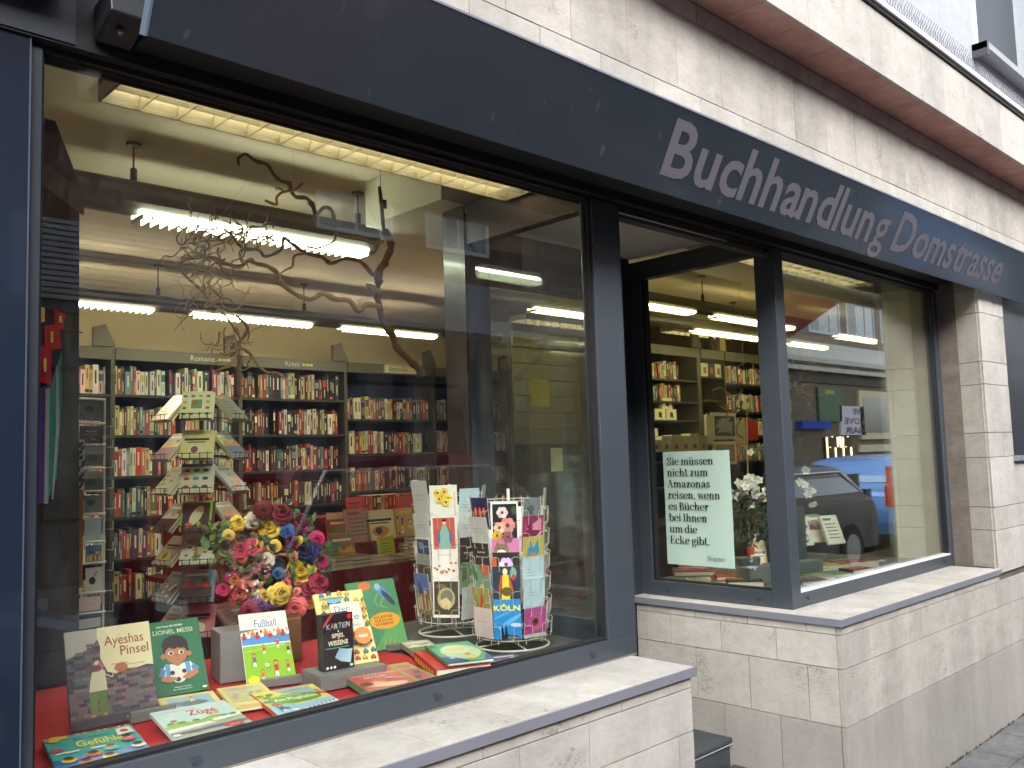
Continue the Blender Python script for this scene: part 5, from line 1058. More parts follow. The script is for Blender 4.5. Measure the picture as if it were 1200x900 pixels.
# --- hanging contorted branch
YBr = .78
br = thing('hanging_branch', 'twisted hazel branch hanging from clear threads behind the big window', 'branch', (onY(450, 280, YBr).x, YBr, 2.2))
BC = c(168, 140, 90); BD = c(116, 92, 58)
def twig(pts, r0, r1, dy0=0, dy1=0, n=5, col=BC, name='twig', jit=.0):
    ps = []
    L_ = len(pts)
    for i in range(L_-1):
        for s_ in range(3):
            u = s_/3; a, b_ = pts[i], pts[i+1]; p_ = pts[max(0, i-1)]; n_ = pts[min(L_-1, i+2)]
            cr = lambda k: .5*((2*a[k])+(-p_[k]+b_[k])*u+(2*p_[k]-5*a[k]+4*b_[k]-n_[k])*u*u+(-p_[k]+3*a[k]-3*b_[k]+n_[k])*u**3)
            t_ = (i+u)/(L_-1); y = YBr+dy0+(dy1-dy0)*t_+jit*math.sin(i*1.7+u*2); ps.append((onY(cr(0), cr(1), y), t_))
    y = YBr+dy1; ps.append((onY(pts[-1][0], pts[-1][1], y), 1))
    q = B(); q.smooth = True; q.tube([p_[0] for p_ in ps], [(r0+(r1-r0)*p_[1])*1.4*(1+.22*math.sin(k*2.3)*math.sin(k*.7)+(.38 if (k*7) % 11 == 3 else 0)) for k, p_ in enumerate(ps)], n, col); return obj(name, q, BARK, br)
twig([(444.5, 219), (447, 240), (450, 272), (454, 277), (458, 288), (452, 304), (453, 310), (442, 318), (444, 330), (441, 344), (444, 357), (449, 378), (460, 392), (465, 407), (480, 422), (492, 434), (494, 442)], .0045, .0115, 0, .02, 8, BD, 'main_stem')
twig([(450, 270), (456, 280), (458, 290), (452, 304), (444, 318), (443, 332)], .011, .010, 0, 0, 8, BD, 'main_stem')
twig([(446, 360), (429, 357), (420, 365), (409, 352), (393, 351), (377, 344), (364, 351), (345, 344), (329, 331), (325, 320), (313, 312), (300, 309), (292, 305), (280, 313), (263, 308), (252, 303), (241, 304), (232, 298)], .0075, .005, .0, .06, 7, BC, 'limb')
twig([(436, 340), (430, 333), (440, 338), (446, 345)], .004, .007, 0, 0)
twig([(442, 320), (436, 321), (423, 307), (404, 303), (388, 309), (377, 301), (359, 297), (340, 284), (333, 279), (329, 293), (311, 301), (303, 293), (284, 291), (271, 275), (262, 268)], .006, .003, 0, .08, 6, BD, 'limb')
twig([(280, 193), (279, 186), (284, 182), (289, 181), (300, 189), (313, 193), (321, 205), (329, 212), (339, 215), (341, 223), (347, 231), (359, 232), (367, 243), (371, 259)], .003, .0062, -.12, -.02, 6, BD, 'limb')
twig([(371, 252), (380, 243), (389, 247), (392, 264), (389, 274)], .004, .006, -.04, 0, 6, BD, 'limb')
twig([(354, 215), (345, 223), (332, 225), (324, 232), (324, 240), (311, 235)], .003, .0035, -.06, -.1, 5, c(176, 150, 100))
twig([(334, 226), (326, 220), (323, 222)], .003, .002, -.07, -.1)
twig([(449, 283), (436, 285), (423, 279), (399, 277), (393, 272), (391, 283), (372, 291), (359, 288)], .005, .0025, 0, -.05, 5)
twig([(359, 297), (345, 300), (343, 312), (335, 316), (326, 322)], .003, .003, .02, .04)
twig([(240, 300), (216, 305), (213, 316), (221, 327), (237, 341), (243, 349), (256, 362), (265, 371), (276, 387), (282, 400), (276, 412)], .0045, .0025, .05, .1, 5)
twig([(246, 300), (262, 316), (272, 330), (262, 336)], .003, .0015, .05, .0, 5); twig([(243, 330), (246, 344), (240, 362), (262, 345)], .003, .0015)
twig([(277, 370), (290, 384), (283, 398), (272, 408), (281, 420), (279, 440), (280, 466)], .003, .0055, .05, .1, 6, c(140, 118, 88), 'limb')
twig([(283, 408), (294, 414), (300, 425), (312, 436), (325, 437), (336, 446), (347, 444)], .004, .0018, .1, .05); twig([(280, 428), (268, 430), (252, 436), (268, 428), (285, 434), (296, 426)], .002, .0015, .1, .05)
rr = random.Random(11)
def squig(x, y, L_, a0, r, wob, bias=(0, 0), name='twig'):
    pts = [(x, y)]; an = a0; n_ = max(3, int(L_/6))
    for k in range(n_):
        an += rr.uniform(-wob, wob); x += 6*math.cos(an)+bias[0]; y += 6*math.sin(an)+bias[1]; pts.append((x, y))
    d0 = rr.uniform(-.05, .1); twig(pts, r, r*.45, d0, d0+rr.uniform(-.06, .08), 4, c(*rr.choice([(176, 148, 98), (140, 112, 70), (198, 170, 118)])), name)
for k in range(38): squig(rr.gauss(232, 10), rr.gauss(285, 14), rr.uniform(24, 55), rr.uniform(0, 6.3), rr.uniform(.0014, .003), 1.3)
for k in range(22): squig(rr.uniform(250, 330), rr.gauss(280, 9), rr.uniform(22, 50), rr.choice([0, PI])+rr.uniform(-.7, .7), rr.uniform(.0016, .0032), 1.2)
for k in range(22): squig(rr.uniform(217, 262), rr.uniform(305, 370), rr.uniform(30, 60), PI/2+rr.uniform(-.5, .5), rr.uniform(.001, .0022), .9)
for k in range(20): squig(rr.uniform(245, 292), rr.uniform(380, 420), rr.uniform(20, 40), PI/2+rr.uniform(-1.2, 1.2), rr.uniform(.001, .0025), 1.0)
for k in range(8): squig(rr.uniform(235, 300), 262+rr.uniform(-8, 6), 20, -PI/2+rr.uniform(-.8, .8), .0018, 1.2)
for a, b_, ty in (((288, 215), (262, 250), 2.0), ((410, 196), (446, 272), 2.0), ((344, 172), (344, 222), 2)):
    pa, pb = onY(*a, YBr), onY(*b_, YBr); d_ = (pa-pb).normalized(); pa = pa+d_*((2.70-pa.z)/max(.2, d_.z))*.0
    obj('thread', B().tube([pb, pa+Vector((0, 0, 0))], .0006, 3, c(170, 165, 140)), SATIN, br)
obj('hanging_cord', B().tube([onY(446, 225, YBr), Vector((onY(446, 225, YBr).x, YBr, 2.85))], .0015, 4, c(60, 56, 46)).box(tuple(onY(447, 240, YBr)-Vector((.004, .004, .012))), tuple(onY(451, 238, YBr)+Vector((.006, .004, .012))), c(24, 24, 24)), SATIN, br)
# --- flower wreath
YWr = .82
wt = thing('flower_wreath', 'artificial flower wreath with yellow, pink, red and one deep blue rose', 'flower wreath', (onY(315, 720, YWr).x, YWr, ZP))
TOCAM = (CAM-onY(320, 660, YWr)).normalized()
def rose(px, py, r, col, dy=0, name='blossom'):
    ce = onY(px, py, YWr-dy); rr = random.Random(int(px*13+py)); ax = (TOCAM+Vector((rr.uniform(-.5, .5), rr.uniform(-.1, .1), rr.uniform(-.3, .6)))).normalized()
    u = ax.orthogonal().normalized(); v = ax.cross(u); q = B(); base = c(*col)
    q.ball(ce+ax*r*.25, r*.2, tuple(w__*.7 for w__ in base), 6, 4)
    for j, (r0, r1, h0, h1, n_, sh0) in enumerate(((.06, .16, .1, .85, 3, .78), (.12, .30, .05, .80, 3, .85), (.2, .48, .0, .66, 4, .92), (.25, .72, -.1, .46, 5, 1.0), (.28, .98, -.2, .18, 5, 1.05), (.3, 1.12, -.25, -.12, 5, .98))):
        for k in range(n_):
            a0 = 2*PI*k/n_+j*.83+rr.uniform(-.25, .25); wdt = PI/n_*1.35; grid = []; k1, k2 = rr.uniform(.88, 1.14), rr.uniform(-.12, .12); g = 4
            for b_ in range(5):
                t_ = b_/4; row_ = []
                for s_ in range(g+1):
                    e = s_/g*2-1; an = a0+e*wdt*(.55+.45*math.sin(t_*PI*.75))
                    rd = r*(r0+(r1*k1-r0)*t_**1.1)*(1-.10*e*e*t_)+r*.05*t_*(s_ % 2); h = r*(h0+(h1+k2-h0)*math.sin(t_*PI*.5)**.8)-r*.14*max(0, t_-.7)*3*(j > 1)-r*.10*e*e*t_
                    row_.append(ce+(u*math.cos(an)+v*math.sin(an))*rd+ax*h)
                grid.append(row_)
            for b_ in range(4):
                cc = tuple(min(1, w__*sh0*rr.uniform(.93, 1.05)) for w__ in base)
                for s_ in range(g): q.face([grid[b_][s_], grid[b_][s_+1], grid[b_+1][s_+1], grid[b_+1][s_]], cc)
    return obj(name, q, PETAL, wt)
def leaf(ce, d, n_, L_, W2, cc, q):
    d = d.normalized(); s_ = d.cross(n_).normalized(); m = ce+d*L_*.5
    q.face([ce, m+s_*W2-n_*.003, ce+d*L_, m+n_*.004], cc); q.face([ce, m+n_*.004, ce+d*L_, m-s_*W2-n_*.003], cc)
for (px, py, r, col) in ((308, 598, .030, (96, 14, 34)), (329, 600, .036, (110, 20, 40)), (351, 611, .038, (120, 20, 50)), (278, 613, .026, (236, 206, 60)), (303, 602, .02, (240, 210, 70)), (315, 617, .042, (238, 204, 60)), (297, 610, .03, (232, 220, 200)), (281, 643, .036, (206, 70, 100)), (296, 640, .032, (214, 84, 110)), (271, 648, .024, (226, 140, 150)),
    (359, 645, .045, (22, 36, 96)), (353, 669, .05, (238, 208, 66)), (371, 632, .028, (196, 40, 100)), (376, 657, .028, (190, 36, 96)), (374, 682, .034, (150, 24, 60)), (281, 694, .044, (226, 120, 110)), (329, 695, .038, (236, 206, 90)), (346, 712, .038, (228, 106, 100)), (308, 698, .024, (226, 190, 110)), (322, 706, .03, (110, 84, 150)), (362, 703, .03, (190, 120, 60)), (292, 718, .032, (130, 30, 60)), (304, 708, .026, (120, 90, 150)), (336, 622, .024, (50, 110, 170)), (360, 690, .03, (150, 30, 70)), (262, 690, .022, (190, 40, 90)), (318, 716, .026, (140, 60, 110)), (300, 664, .018, (200, 120, 120)), (288, 672, .02, (180, 110, 100)), (268, 628, .02, (230, 200, 90)), (312, 655, .026, (226, 214, 196)), (334, 684, .02, (214, 90, 110)), (322, 640, .022, (236, 206, 90)), (340, 632, .02, (90, 30, 70)), (272, 678, .022, (150, 40, 80)), (300, 688, .02, (224, 190, 170)), (326, 672, .02, (60, 110, 160))):
    rose(px, py, r*.98, col, dy=R_.uniform(-.02, .04))
for k in range(20):
    an = R_.uniform(0, 2*PI); rad = R_.uniform(.35, 1.02); rose(318+rad*60*math.cos(an), 657+rad*62*math.sin(an), R_.uniform(.010, .018), R_.choice([(214, 80, 110), (236, 206, 90), (226, 214, 196), (150, 30, 80), (190, 40, 100), (226, 140, 120), (110, 90, 150), (200, 120, 60)]), dy=R_.uniform(-.03, .03), name='small_blossom')
GR = [(50, 100, 50), (70, 120, 60), (40, 80, 56), (110, 140, 70), (30, 66, 50), (90, 110, 70)]
for grp in range(6):
    q = B()
    for k in range(95):
        an = R_.uniform(0, 2*PI); rad = R_.uniform(.3, 1.08); px, py = 318+rad*62*math.cos(an), 657+rad*64*math.sin(an)
        if R_.random() < .25: px, py = R_.gauss(258, 9), R_.gauss(634, 12)
        ce = onY(px, py, YWr+R_.uniform(-.022, .07)); d = Vector((R_.uniform(-1, 1), R_.uniform(-1, .3), R_.uniform(-1, 1))); n_ = (TOCAM+Vector((R_.uniform(-.6, .6),)*3)).normalized()
        leaf(ce, d, n_, R_.uniform(.02, .05), R_.uniform(.007, .014), c(*R_.choice(GR)), q)
    obj('leaves', q, PETAL, wt)
q = B()
for k in range(60): an = R_.uniform(0, 2*PI); rad = R_.uniform(.5, 1); q.ball(onY(300+rad*30*math.cos(an)-8, 668+rad*30*math.sin(an), YWr-.02), R_.uniform(.003, .008), c(*R_.choice([(200, 130, 130), (180, 90, 100), (220, 190, 160), (150, 110, 70), (235, 225, 215)])), 6, 4)
obj('berries', q, PETAL, wt)
q = B(); ring = []; p0_ = onY(318, 657, YWr+.03)
for k in range(24): an = 2*PI*k/24; ring.append(p0_+Vector((.175*math.cos(an)*1.0, 0, .175*math.sin(an))))
q.tube(ring, .022, 6, c(60, 62, 40), closed=True); obj('moss_ring', q, CLOTH, wt)
p_ = onY(322, 668, YWr+.05); q = B(); q.smooth = True; q.ball(p_, (.05, .02, .045), c(60, 80, 96), 12, 8); q.tube([p_+Vector((-.06, -.03, .045)), p_+Vector((0, -.03, .055)), p_+Vector((.06, -.03, .05))], .005, 5, c(225, 220, 205)); obj('centre_ornament', q, PETAL, wt)
obj('wire_easel', B().tube([onY(300, 700, YWr+.05), Vector((onY(290, 780, YWr).x, YWr+.02, ZP))], .004, 5, c(70, 66, 50)).tube([onY(340, 700, YWr+.05), Vector((onY(352, 770, YWr).x, YWr+.02, ZP))], .004, 5, c(70, 66, 50)), STEEL, wt)
# --- book tree: dark wire tower of picture books
YS = 2.45
pc = onY(236, 600, YS+.15); cx_, cy_ = pc.x, YS+.15
tr_ = thing('book_tree', 'dark wire tower of tilted picture books behind the wreath', 'book stand', (cx_, cy_, 0))
zt_ = onY(236, 466, YS).z; dk_ = c(26, 26, 28)
obj('pole', B().tube([(cx_, cy_, .02), (cx_, cy_, zt_)], .012, 8, dk_), SATIN, tr_)
for an in range(4): a_ = PI/4+an*PI/2; obj('upright_wire', B().tube([(cx_+.09*math.cos(a_), cy_+.09*math.sin(a_), .03), (cx_+.09*math.cos(a_), cy_+.09*math.sin(a_), zt_+.005)], .003, 4, dk_), SATIN, tr_)
obj('base_plate', B().tube([(cx_, cy_, .001), (cx_, cy_, .02)], .25, 16, dk_), SATIN, tr_)
tiers_y = [492, 538, 578, 622, 661, 704, 745]
ctx = ['cream', 'glossy cream', 'white', 'black', 'pale', 'blue', 'pink']
covs = {0: [(232, 226, 190), (226, 214, 150), (206, 210, 190), (60, 60, 66), (222, 224, 200), (120, 170, 200), (200, 120, 130)], 1: [(150, 150, 140), (190, 190, 150), (170, 180, 190), (160, 164, 140), (140, 120, 110), (120, 130, 150), (150, 110, 120)], 2: [(220, 190, 120), (206, 190, 140), (200, 206, 180), (170, 174, 170), (180, 170, 160), (140, 140, 150), (180, 160, 150)]}
dirs = {0: math.atan2(-1, -.62), 1: math.atan2(-.95, .55), 2: math.atan2(-.15, -1), 3: math.atan2(.3, 1)}
wn_ = ['front', 'right', 'left', 'back right']
for ti, py in enumerate(tiers_y):
    zt2 = onY(232, py, YS).z; wr_ = B()
    for di in range(4):
        ph = dirs[di]; o_ = Vector((math.cos(ph), math.sin(ph), 0)); u = Vector((-o_.y, o_.x, 0)); P0 = Vector((cx_, cy_, zt2))+o_*.25
        w_, h_ = .152, .185
        for s_ in (-.5, -.2, .2, .5): wr_.tube([Vector((cx_, cy_, zt2+.02))+o_*.07+u*w_*s_*.8, P0+u*w_*s_*.8, P0+u*w_*s_*.8+Vector((0, 0, .035))+o_*.004], .0018, 4, dk_)
        wr_.tube([P0-u*w_*.55+Vector((0, 0, .03)), P0+u*w_*.55+Vector((0, 0, .03))], .0018, 4, dk_); wr_.tube([P0-u*w_*.55, P0+u*w_*.55], .0018, 4, dk_)
        if di == 3: continue
        tilt = D(38 if di == 0 else 44); v = Vector((0, 0, 1))*math.cos(tilt)-o_*math.sin(tilt); M = frameM(P0-u*w_/2-o_*.004+Vector((0, 0, .006)), u, v); rr = random.Random(ti*5+di)
        for e_ in range(2):
            q = B().box((0, 0, -.012), (w_, h_, 0), c(*covs[di][ti]), cols=[c(225, 218, 200)]*1+[c(*covs[di][ti])]+[c(225, 218, 200)]+[c(225, 218, 200)]*3) if 0 else B().box((0, 0, -.002), (w_, h_, 0), c(*covs[di][ti])).box((.002, .002, -.010), (w_-.001, h_-.002, -.002), c(228, 220, 200)).box((0, 0, -.012), (w_, h_, -.010), c(*covs[di][ti]))
            M2 = M @ Matrix.Translation((R_.uniform(-.004, .004)+.012*e_, .004*e_, -.014*e_)); o = obj('picture_book', q, PAPER, M=M2)
            tag(o, '%s%s picture book on the %s side of the book tree, %s tier down' % ('rear ' if e_ else '', cname(covs[di][ti]), wn_[di], ORD[ti]), 'book', 'picture books on the wire book tree')
            if e_ == 0:
                A_ = simple_art(w_, h_, covs[di][ti], [2, 0, 2, 1, 4, 1, 0][ti] if di == 0 else [3, 1, 2, 1, 0, 2, 3][ti], rr)
                if di == 0 and ti == 0: A_ = Art(w_, h_); A_.rect(0, 0, 1, 1, c(232, 228, 186)); [A_.ell(.12+.25*(k % 4), .15+.22*(k//4), .07, .05, c(*[(90, 130, 80), (170, 90, 60), (200, 170, 80)][k % 3])) for k in range(16)]; A_.rect(.28, .3, .74, .72, c(240, 238, 215)); A_.rect(.33, .34, .69, .68, c(120, 160, 110)); A_.ell(.45, .55, .1, .08, c(200, 90, 50))
                if di == 0 and ti == 3: A_ = Art(w_, h_); A_.rect(0, 0, 1, 1, c(150, 200, 60)); A_.rect(.05, .0, .92, .93, c(56, 54, 60)); A_.ell(.5, .5, .17, .36, c(225, 225, 190), a=-.5); A_.ell(.28, .18, .12, .1, c(225, 110, 50)); A_.ell(.6, .2, .06, .1, c(190, 190, 80))
                if di == 0 and ti == 2: A_ = Art(w_, h_); A_.rect(0, 0, 1, 1, c(212, 214, 190)); A_.rect(0, .9, 1, 1, c(60, 80, 140)); [A_.ell(.2+.3*(k % 3), .2+.28*(k//3), .1, .06, c(*[(200, 60, 50), (70, 90, 80), (90, 130, 160)][(k*2) % 3])) for k in range(9)]
                if di == 0 and ti == 4: A_ = Art(w_, h_); A_.rect(0, 0, 1, 1, c(214, 224, 216)); A_.ell(.5, .75, .35, .12, c(120, 160, 90)); A_.poly([(.42, .1), (.58, .1), (.54, .7), (.46, .7)], c(180, 150, 90)); [A_.ell(.2+.1*k, .3+.3*math.sin(k*2)**2, .06, .04, c(*[(200, 90, 60), (60, 60, 70), (220, 200, 90)][k % 3])) for k in range(7)]
                obj('front_cover', A_.b, CARD, o, local=True)
    obj('wire_shelf', wr_, STEEL, tr_)
# =================================================================== POSTER (didone letters drawn with a broad pen)
class Pen:
    """glyph = list of strokes; thick where the stroke runs vertically, hair-thin where it runs flat"""
    TH, TN = .25, .05
    def __init__(s): s.q = []
    def st(s, x, y0, y1, sb=1, stp=1):
        t = s.TH/2; s.q.append([(x-t, y0), (x+t, y0), (x+t, y1), (x-t, y1)])
        if sb: s.q.append([(x-.22, y0), (x+.22, y0), (x+.22, y0+s.TN), (x-.22, y0+s.TN)])
        if stp: s.q.append([(x-.24, y1-s.TN), (x+t*.5, y1-s.TN), (x+t*.5, y1), (x-.24, y1)])
    def cv(s, pts, th=None, tn=None):
        th = th or s.TH; tn = tn or s.TN; L = []; 
        for i, (x, y) in enumerate(pts):
            a = pts[max(0, i-1)]; b_ = pts[min(len(pts)-1, i+1)]; dx, dy = b_[0]-a[0], b_[1]-a[1]; l = math.hypot(dx, dy) or 1
            w_ = tn+(th-tn)*abs(dy/l)**1.6; nx, ny = -dy/l*w_/2, dx/l*w_/2; L.append(((x+nx, y+ny), (x-nx, y-ny)))
        for a, b_ in zip(L, L[1:]): s.q.append([a[0], a[1], b_[1], b_[0]])
    def arc(s, cx, cy, rx, ry, a0, a1, n=14, **k): s.cv([(cx+rx*math.cos(D(a0+(a1-a0)*i/n)), cy+ry*math.sin(D(a0+(a1-a0)*i/n))) for i in range(n+1)], **k)
    def dot(s, x, y, r=.13): s.q.append([(x+r*math.cos(k*PI/4), y+r*math.sin(k*PI/4)) for k in range(8)])
    def bar(s, x0, x1, y): s.q.append([(x0, y), (x1, y), (x1, y+s.TN), (x0, y+s.TN)])
def glyph(ch):
    p = Pen(); XH, CH, AS = 1.0, 1.45, 1.52
    def arch(x0, x1): p.cv([(x0+.1, .72), (x0+.2, .88), ((x0+x1)/2+.03, .97), (x1-.06, .90), (x1, .72)])
    def bowl(cx, w_=.34): p.arc(cx, .5, w_, .48, 0, 360, 22)
    if ch == 'i': p.st(.25, 0, 1); p.dot(.25, 1.30); a = .52
    elif ch == 'e': p.arc(.47, .5, .34, .48, 5, 315, 20); p.bar(.18, .80, .50); a = .92
    elif ch == 'o': bowl(.48, .35); a = .98
    elif ch == 'c': p.arc(.46, .5, .33, .48, 40, 318, 18); p.dot(.70, .74, .11); a = .86
    elif ch in 'nmh': 
        p.st(.25, 0, AS if ch == 'h' else 1); arch(.25, .78); p.st(.78, 0, .76, 1, 0); a = 1.06
        if ch == 'm': arch(.78, 1.31); p.st(1.31, 0, .76, 1, 0); a = 1.58
    elif ch in 'uü':
        p.st(.25, .25, 1, 0, 1); p.cv([(.25, .28), (.31, .10), (.46, .03), (.62, .08), (.76, .24)]); p.st(.78, 0, 1, 0, 1); p.bar(.78, 1.0, 0); a = 1.08
        if ch == 'ü': p.dot(.34, 1.30, .11); p.dot(.66, 1.30, .11)
    elif ch == 'b': p.st(.22, .05, AS, 0, 1); p.arc(.52, .5, .33, .48, 150, -150, 20); a = .98
    elif ch == 'd': p.arc(.43, .5, .33, .48, 30, 330, 20); p.st(.75, 0, AS, 0, 1); p.bar(.75, .98, 0); a = 1.04
    elif ch == 'g': p.arc(.42, .66, .26, .32, 0, 360, 18); p.cv([(.24, .38), (.14, .22), (.30, .12), (.62, .08), (.82, -.08), (.74, -.32), (.42, -.42), (.12, -.32), (.12, -.12), (.30, .04)]); p.dot(.82, .93, .09); a = .92
    elif ch == 't': p.cv([(.28, 1.35), (.28, .8), (.28, .22), (.36, .06), (.50, .05), (.62, .18)]); p.bar(.06, .56, .94); a = .66
    elif ch == 'z': p.bar(.08, .76, .90); p.bar(.08, .76, .95); p.bar(.08,.78,.05); p.q.append([(.46, .98), (.78, .98), (.40, .02), (.08, .02)]); p.bar(.10, .76, .01); p.cv([(.12, .72), (.12, .96)], th=.07); p.cv([(.75, .28), (.75, .04)], th=.07); a = .86
    elif ch == 'a': p.cv([(.20, .74), (.28, .94), (.46, .97), (.62, .88), (.66, .66), (.66, .25), (.72, .06), (.86, .04)]); p.cv([(.66, .58), (.42, .50), (.18, .36), (.18, .14), (.36, .02), (.54, .08), (.66, .22)]); p.dot(.22, .76, .10); a = .92
    elif ch == 'r': p.st(.25, 0, 1); p.cv([(.36, .68), (.46, .90), (.60, .96)]); p.dot(.64, .82, .12); a = .76
    elif ch == 's': p.cv([(.66, .72), (.60, .93), (.42, .97), (.22, .88), (.20, .70), (.36, .56), (.56, .44), (.66, .26), (.56, .06), (.36, .02), (.18, .12), (.14, .32)]); a = .82
    elif ch == 'k': p.st(.25, 0, AS); p.cv([(.36, .40), (.80, .96)], th=.06); p.bar(.60, .94, .95); p.q.append([(.46, .54), (.68, .66), (1.0, .0), (.72, .0)]); p.bar(.62, 1.08, 0); a = 1.08
    elif ch == 'w':
        for x in (.08, .54): p.q.append([(x, 1), (x+.26, 1), (x+.46, 0), (x+.34, 0)]); p.cv([(x+.38, .02), (x+.60, .98)], th=.07)
        p.bar(-.02, .44, .95); p.bar(.46, .84, .95); p.bar(.96, 1.26, .95); a = 1.26
    elif ch == 'S': p.cv([(.84, 1.08), (.76, 1.38), (.52, 1.44), (.26, 1.36), (.18, 1.12), (.34, .88), (.66, .66), (.84, .42), (.76, .12), (.50, .01), (.24, .10), (.14, .42)]); a = 1.04
    elif ch == 'A': p.cv([(.12, .02), (.52, 1.45)], th=.07); p.q.append([(.42, 1.47), (.62, 1.47), (1.06, 0), (.80, 0)]); p.bar(.26, .84, .48); p.bar(-.02, .30, 0); p.bar(.68, 1.16, 0); a = 1.18
    elif ch == 'B': p.st(.28, 0, CH); p.arc(.42, 1.10, .40, .33, 90, -90, 12); p.arc(.42, .40, .48, .38, 90, -90, 12); p.bar(.28, .44, 1.40); p.bar(.28, .44, .75); p.bar(.28, .44, .0); a = 1.06
    elif ch == 'I': p.st(.30, 0, CH); p.bar(.08, .52, 1.40); a = .60
    elif ch == 'E': p.st(.28, 0, CH); p.bar(.2, .88, 1.40); p.bar(.28, .66, .74); p.bar(.28, .92, 0); p.cv([(.88, 1.44), (.88, 1.08)], th=.08); p.cv([(.93, .02), (.93, .40)], th=.08); p.cv([(.64, .92), (.64, .60)], th=.07); a = 1.04
    elif ch == 'D': p.st(.28, 0, CH); p.arc(.36, .725, .62, .70, 90, -90, 16); a = 1.14
    elif ch == '.': p.dot(.18, .12); a = .42
    elif ch == ',': p.dot(.18, .12); p.cv([(.26, .10), (.24, -.12), (.12, -.26)], th=.09); a = .44
    else: a = .42
    return p.q, a
XO = 3.602
PT = thing('poster', 'pale mint paper poster with black serif German text behind the entrance window', 'poster', (XO, .47, 1.0))
ptl, pbr = Vector((XO, .668, 1.560)), Vector((XO, .288, 1.010))
PW, PH = .382, .548
MP = frameM(Vector((XO, .674, 1.012)), (0, -1, 0), (0, 0, 1))
q = B(); n = 12
def wv(u_, v_): return .0015*math.sin(u_*9)+.001*math.sin(v_*7+1)-(.0016*max(0, 1-abs(u_-.55)*22))
for i in range(n):
    for j in range(n): u0, u1, v0, v1 = i/n, (i+1)/n, j/n, (j+1)/n; q.face([(u*PW, v*PH, wv(u, v)) for u, v in ((u0, v0), (u1, v0), (u1, v1), (u0, v1))], c(180, 206, 194))
q.smooth = True; obj('paper_sheet', q, PAPER, PT, M=MP)
lines = ['Sie müssen', 'nicht zum', 'Amazonas', 'reisen, wenn', 'es Bücher', 'bei Ihnen', 'um die', 'Ecke gibt.']
sc_ = .0262; top = .548-.066; lg = B()
for li, ln in enumerate(lines):
    x = .024; y = top-.0545*li
    for ch in ln:
        if ch == ' ': x += .34*sc_*1.13; continue
        g_, a = glyph(ch)
        for pl_ in g_:
            lg.face([(x+px*sc_*1.13, y+py*sc_, .0042) for px, py in (pl_ if sum(pl_[i][0]*pl_[(i+1) % len(pl_)][1]-pl_[(i+1) % len(pl_)][0]*pl_[i][1] for i in range(len(pl_))) > 0 else pl_[::-1])], c(24, 26, 34))
        x += a*sc_*1.13
x = .235
for ch in 'Diogenes':
    g_, a = glyph(ch)
    for pl_ in g_: lg.face([(x+px*.0150*.9, .030+py*.0150, .0042) for px, py in pl_], c(110, 125, 130))
    x += a*.0150*.9
obj('lettering', lg, PAPER, PT, M=MP)
# yellow paper on the entrance door (its code is left out)
q = B(); a, b_ = onY(623, 443, .845), onY(644.5, 477, .845); q.face([(a.x, .843, b_.z), (b_.x, .843, b_.z), (b_.x, .842, a.z-.01), (a.x-.004, .842, a.z)], c(250, 232, 60))
tag(obj('yellow_notice', q, PAPER), 'yellow paper sheet stuck on the entrance door glass', 'notice')
q = B(); a, b_ = onY(645, 525, .9), onY(660, 552, .9); q.face([(a.x, .9, b_.z), (b_.x, .9, b_.z), (b_.x, .9, a.z), (a.x, .9, a.z)], c(190, 180, 120)); tag(obj('small_notice', q, PAPER), 'faded yellow-green notice lower on the entrance door', 'notice')

# =================================================================== RIGHT DISPLAY
struct('display_platform', B().box((3.66, .065, .55), (5.39, .95, ZP-.012), c(96, 100, 94)).box((3.645, .10, .55), (3.66, .75, ZP-.012), c(96, 100, 94)), MATTE)
def flatpx(px, py, w_, d_, h, yaw, bgc, kd, label, z=ZP-.0115, seed=1, art=True, page=(222, 214, 192)):
    p = onZ(px, py, z+h); return standing(p, D(yaw), D(89.5), w_, d_, h, bgc, simple_art(w_, d_, bgc, kd, random.Random(seed)) if art else None, label, 'book', None, 'book', page)
def stpx(px, py, z, yaw, tilt, w_, h_, th, bgc, kd, label, seed=1):
    p = onZ(px, py, z); return standing(p, D(yaw), D(tilt), w_, h_, th, bgc, simple_art(w_, h_, bgc, kd, random.Random(seed)), label)
zb_ = ZP-.0115
block((4.16, .42, zb_), (.34, .09, .075), -18, 'grey stepped block carrying the two white books in the right window', (104, 110, 106))
block((3.90, .40, zb_), (.22, .10, .085), -18, 'grey block at the left end of the right window display', (108, 112, 108))
stpx(938, 640, .985, -22, 22, .105, .175, .02, (226, 224, 206), 0, 'cream paperback with a dark bird drawing leaning in the right window', 3)
stpx(953, 636, .99, -22, 25, .115, .18, .018, (150, 160, 130), 1, 'olive paperback leaning between the two white ones', 5)
stpx(972, 638, .985, -22, 24, .125, .18, .018, (228, 226, 206), 3, 'white lettered paperback leaning rightmost in the right window', 4)
flatpx(940, 682, .16, .16, .03, -25, (120, 90, 76), 1, 'thick brown book lying nearest the corner post', seed=6)
flatpx(945, 668, .15, .15, .026, -25, (206, 140, 160), 3, 'pink book lying flat in the right window', seed=7)
flatpx(968, 674, .17, .12, .016, -20, (40, 150, 90), 3, 'bright green book lying flat in front of the yellow and black one', seed=8)
flatpx(958, 664, .24, .15, .036, -25, (196, 180, 60), 2, 'thick yellow and black book lying flat in the right window', seed=9)
flatpx(985, 660, .26, .14, .040, -25, (40, 34, 34), 1, 'thick black and red book lying flat in the right window', seed=10)
flatpx(1012, 657, .17, .1, .018, -22, (60, 56, 50), 3, 'small dark book at the right end of the flat row', seed=11)
flatpx(952, 676, 0.13, 0.1, 0.02, -30, (200, 190, 150), 2, 'small cream book between the pink and the green books', seed=30)
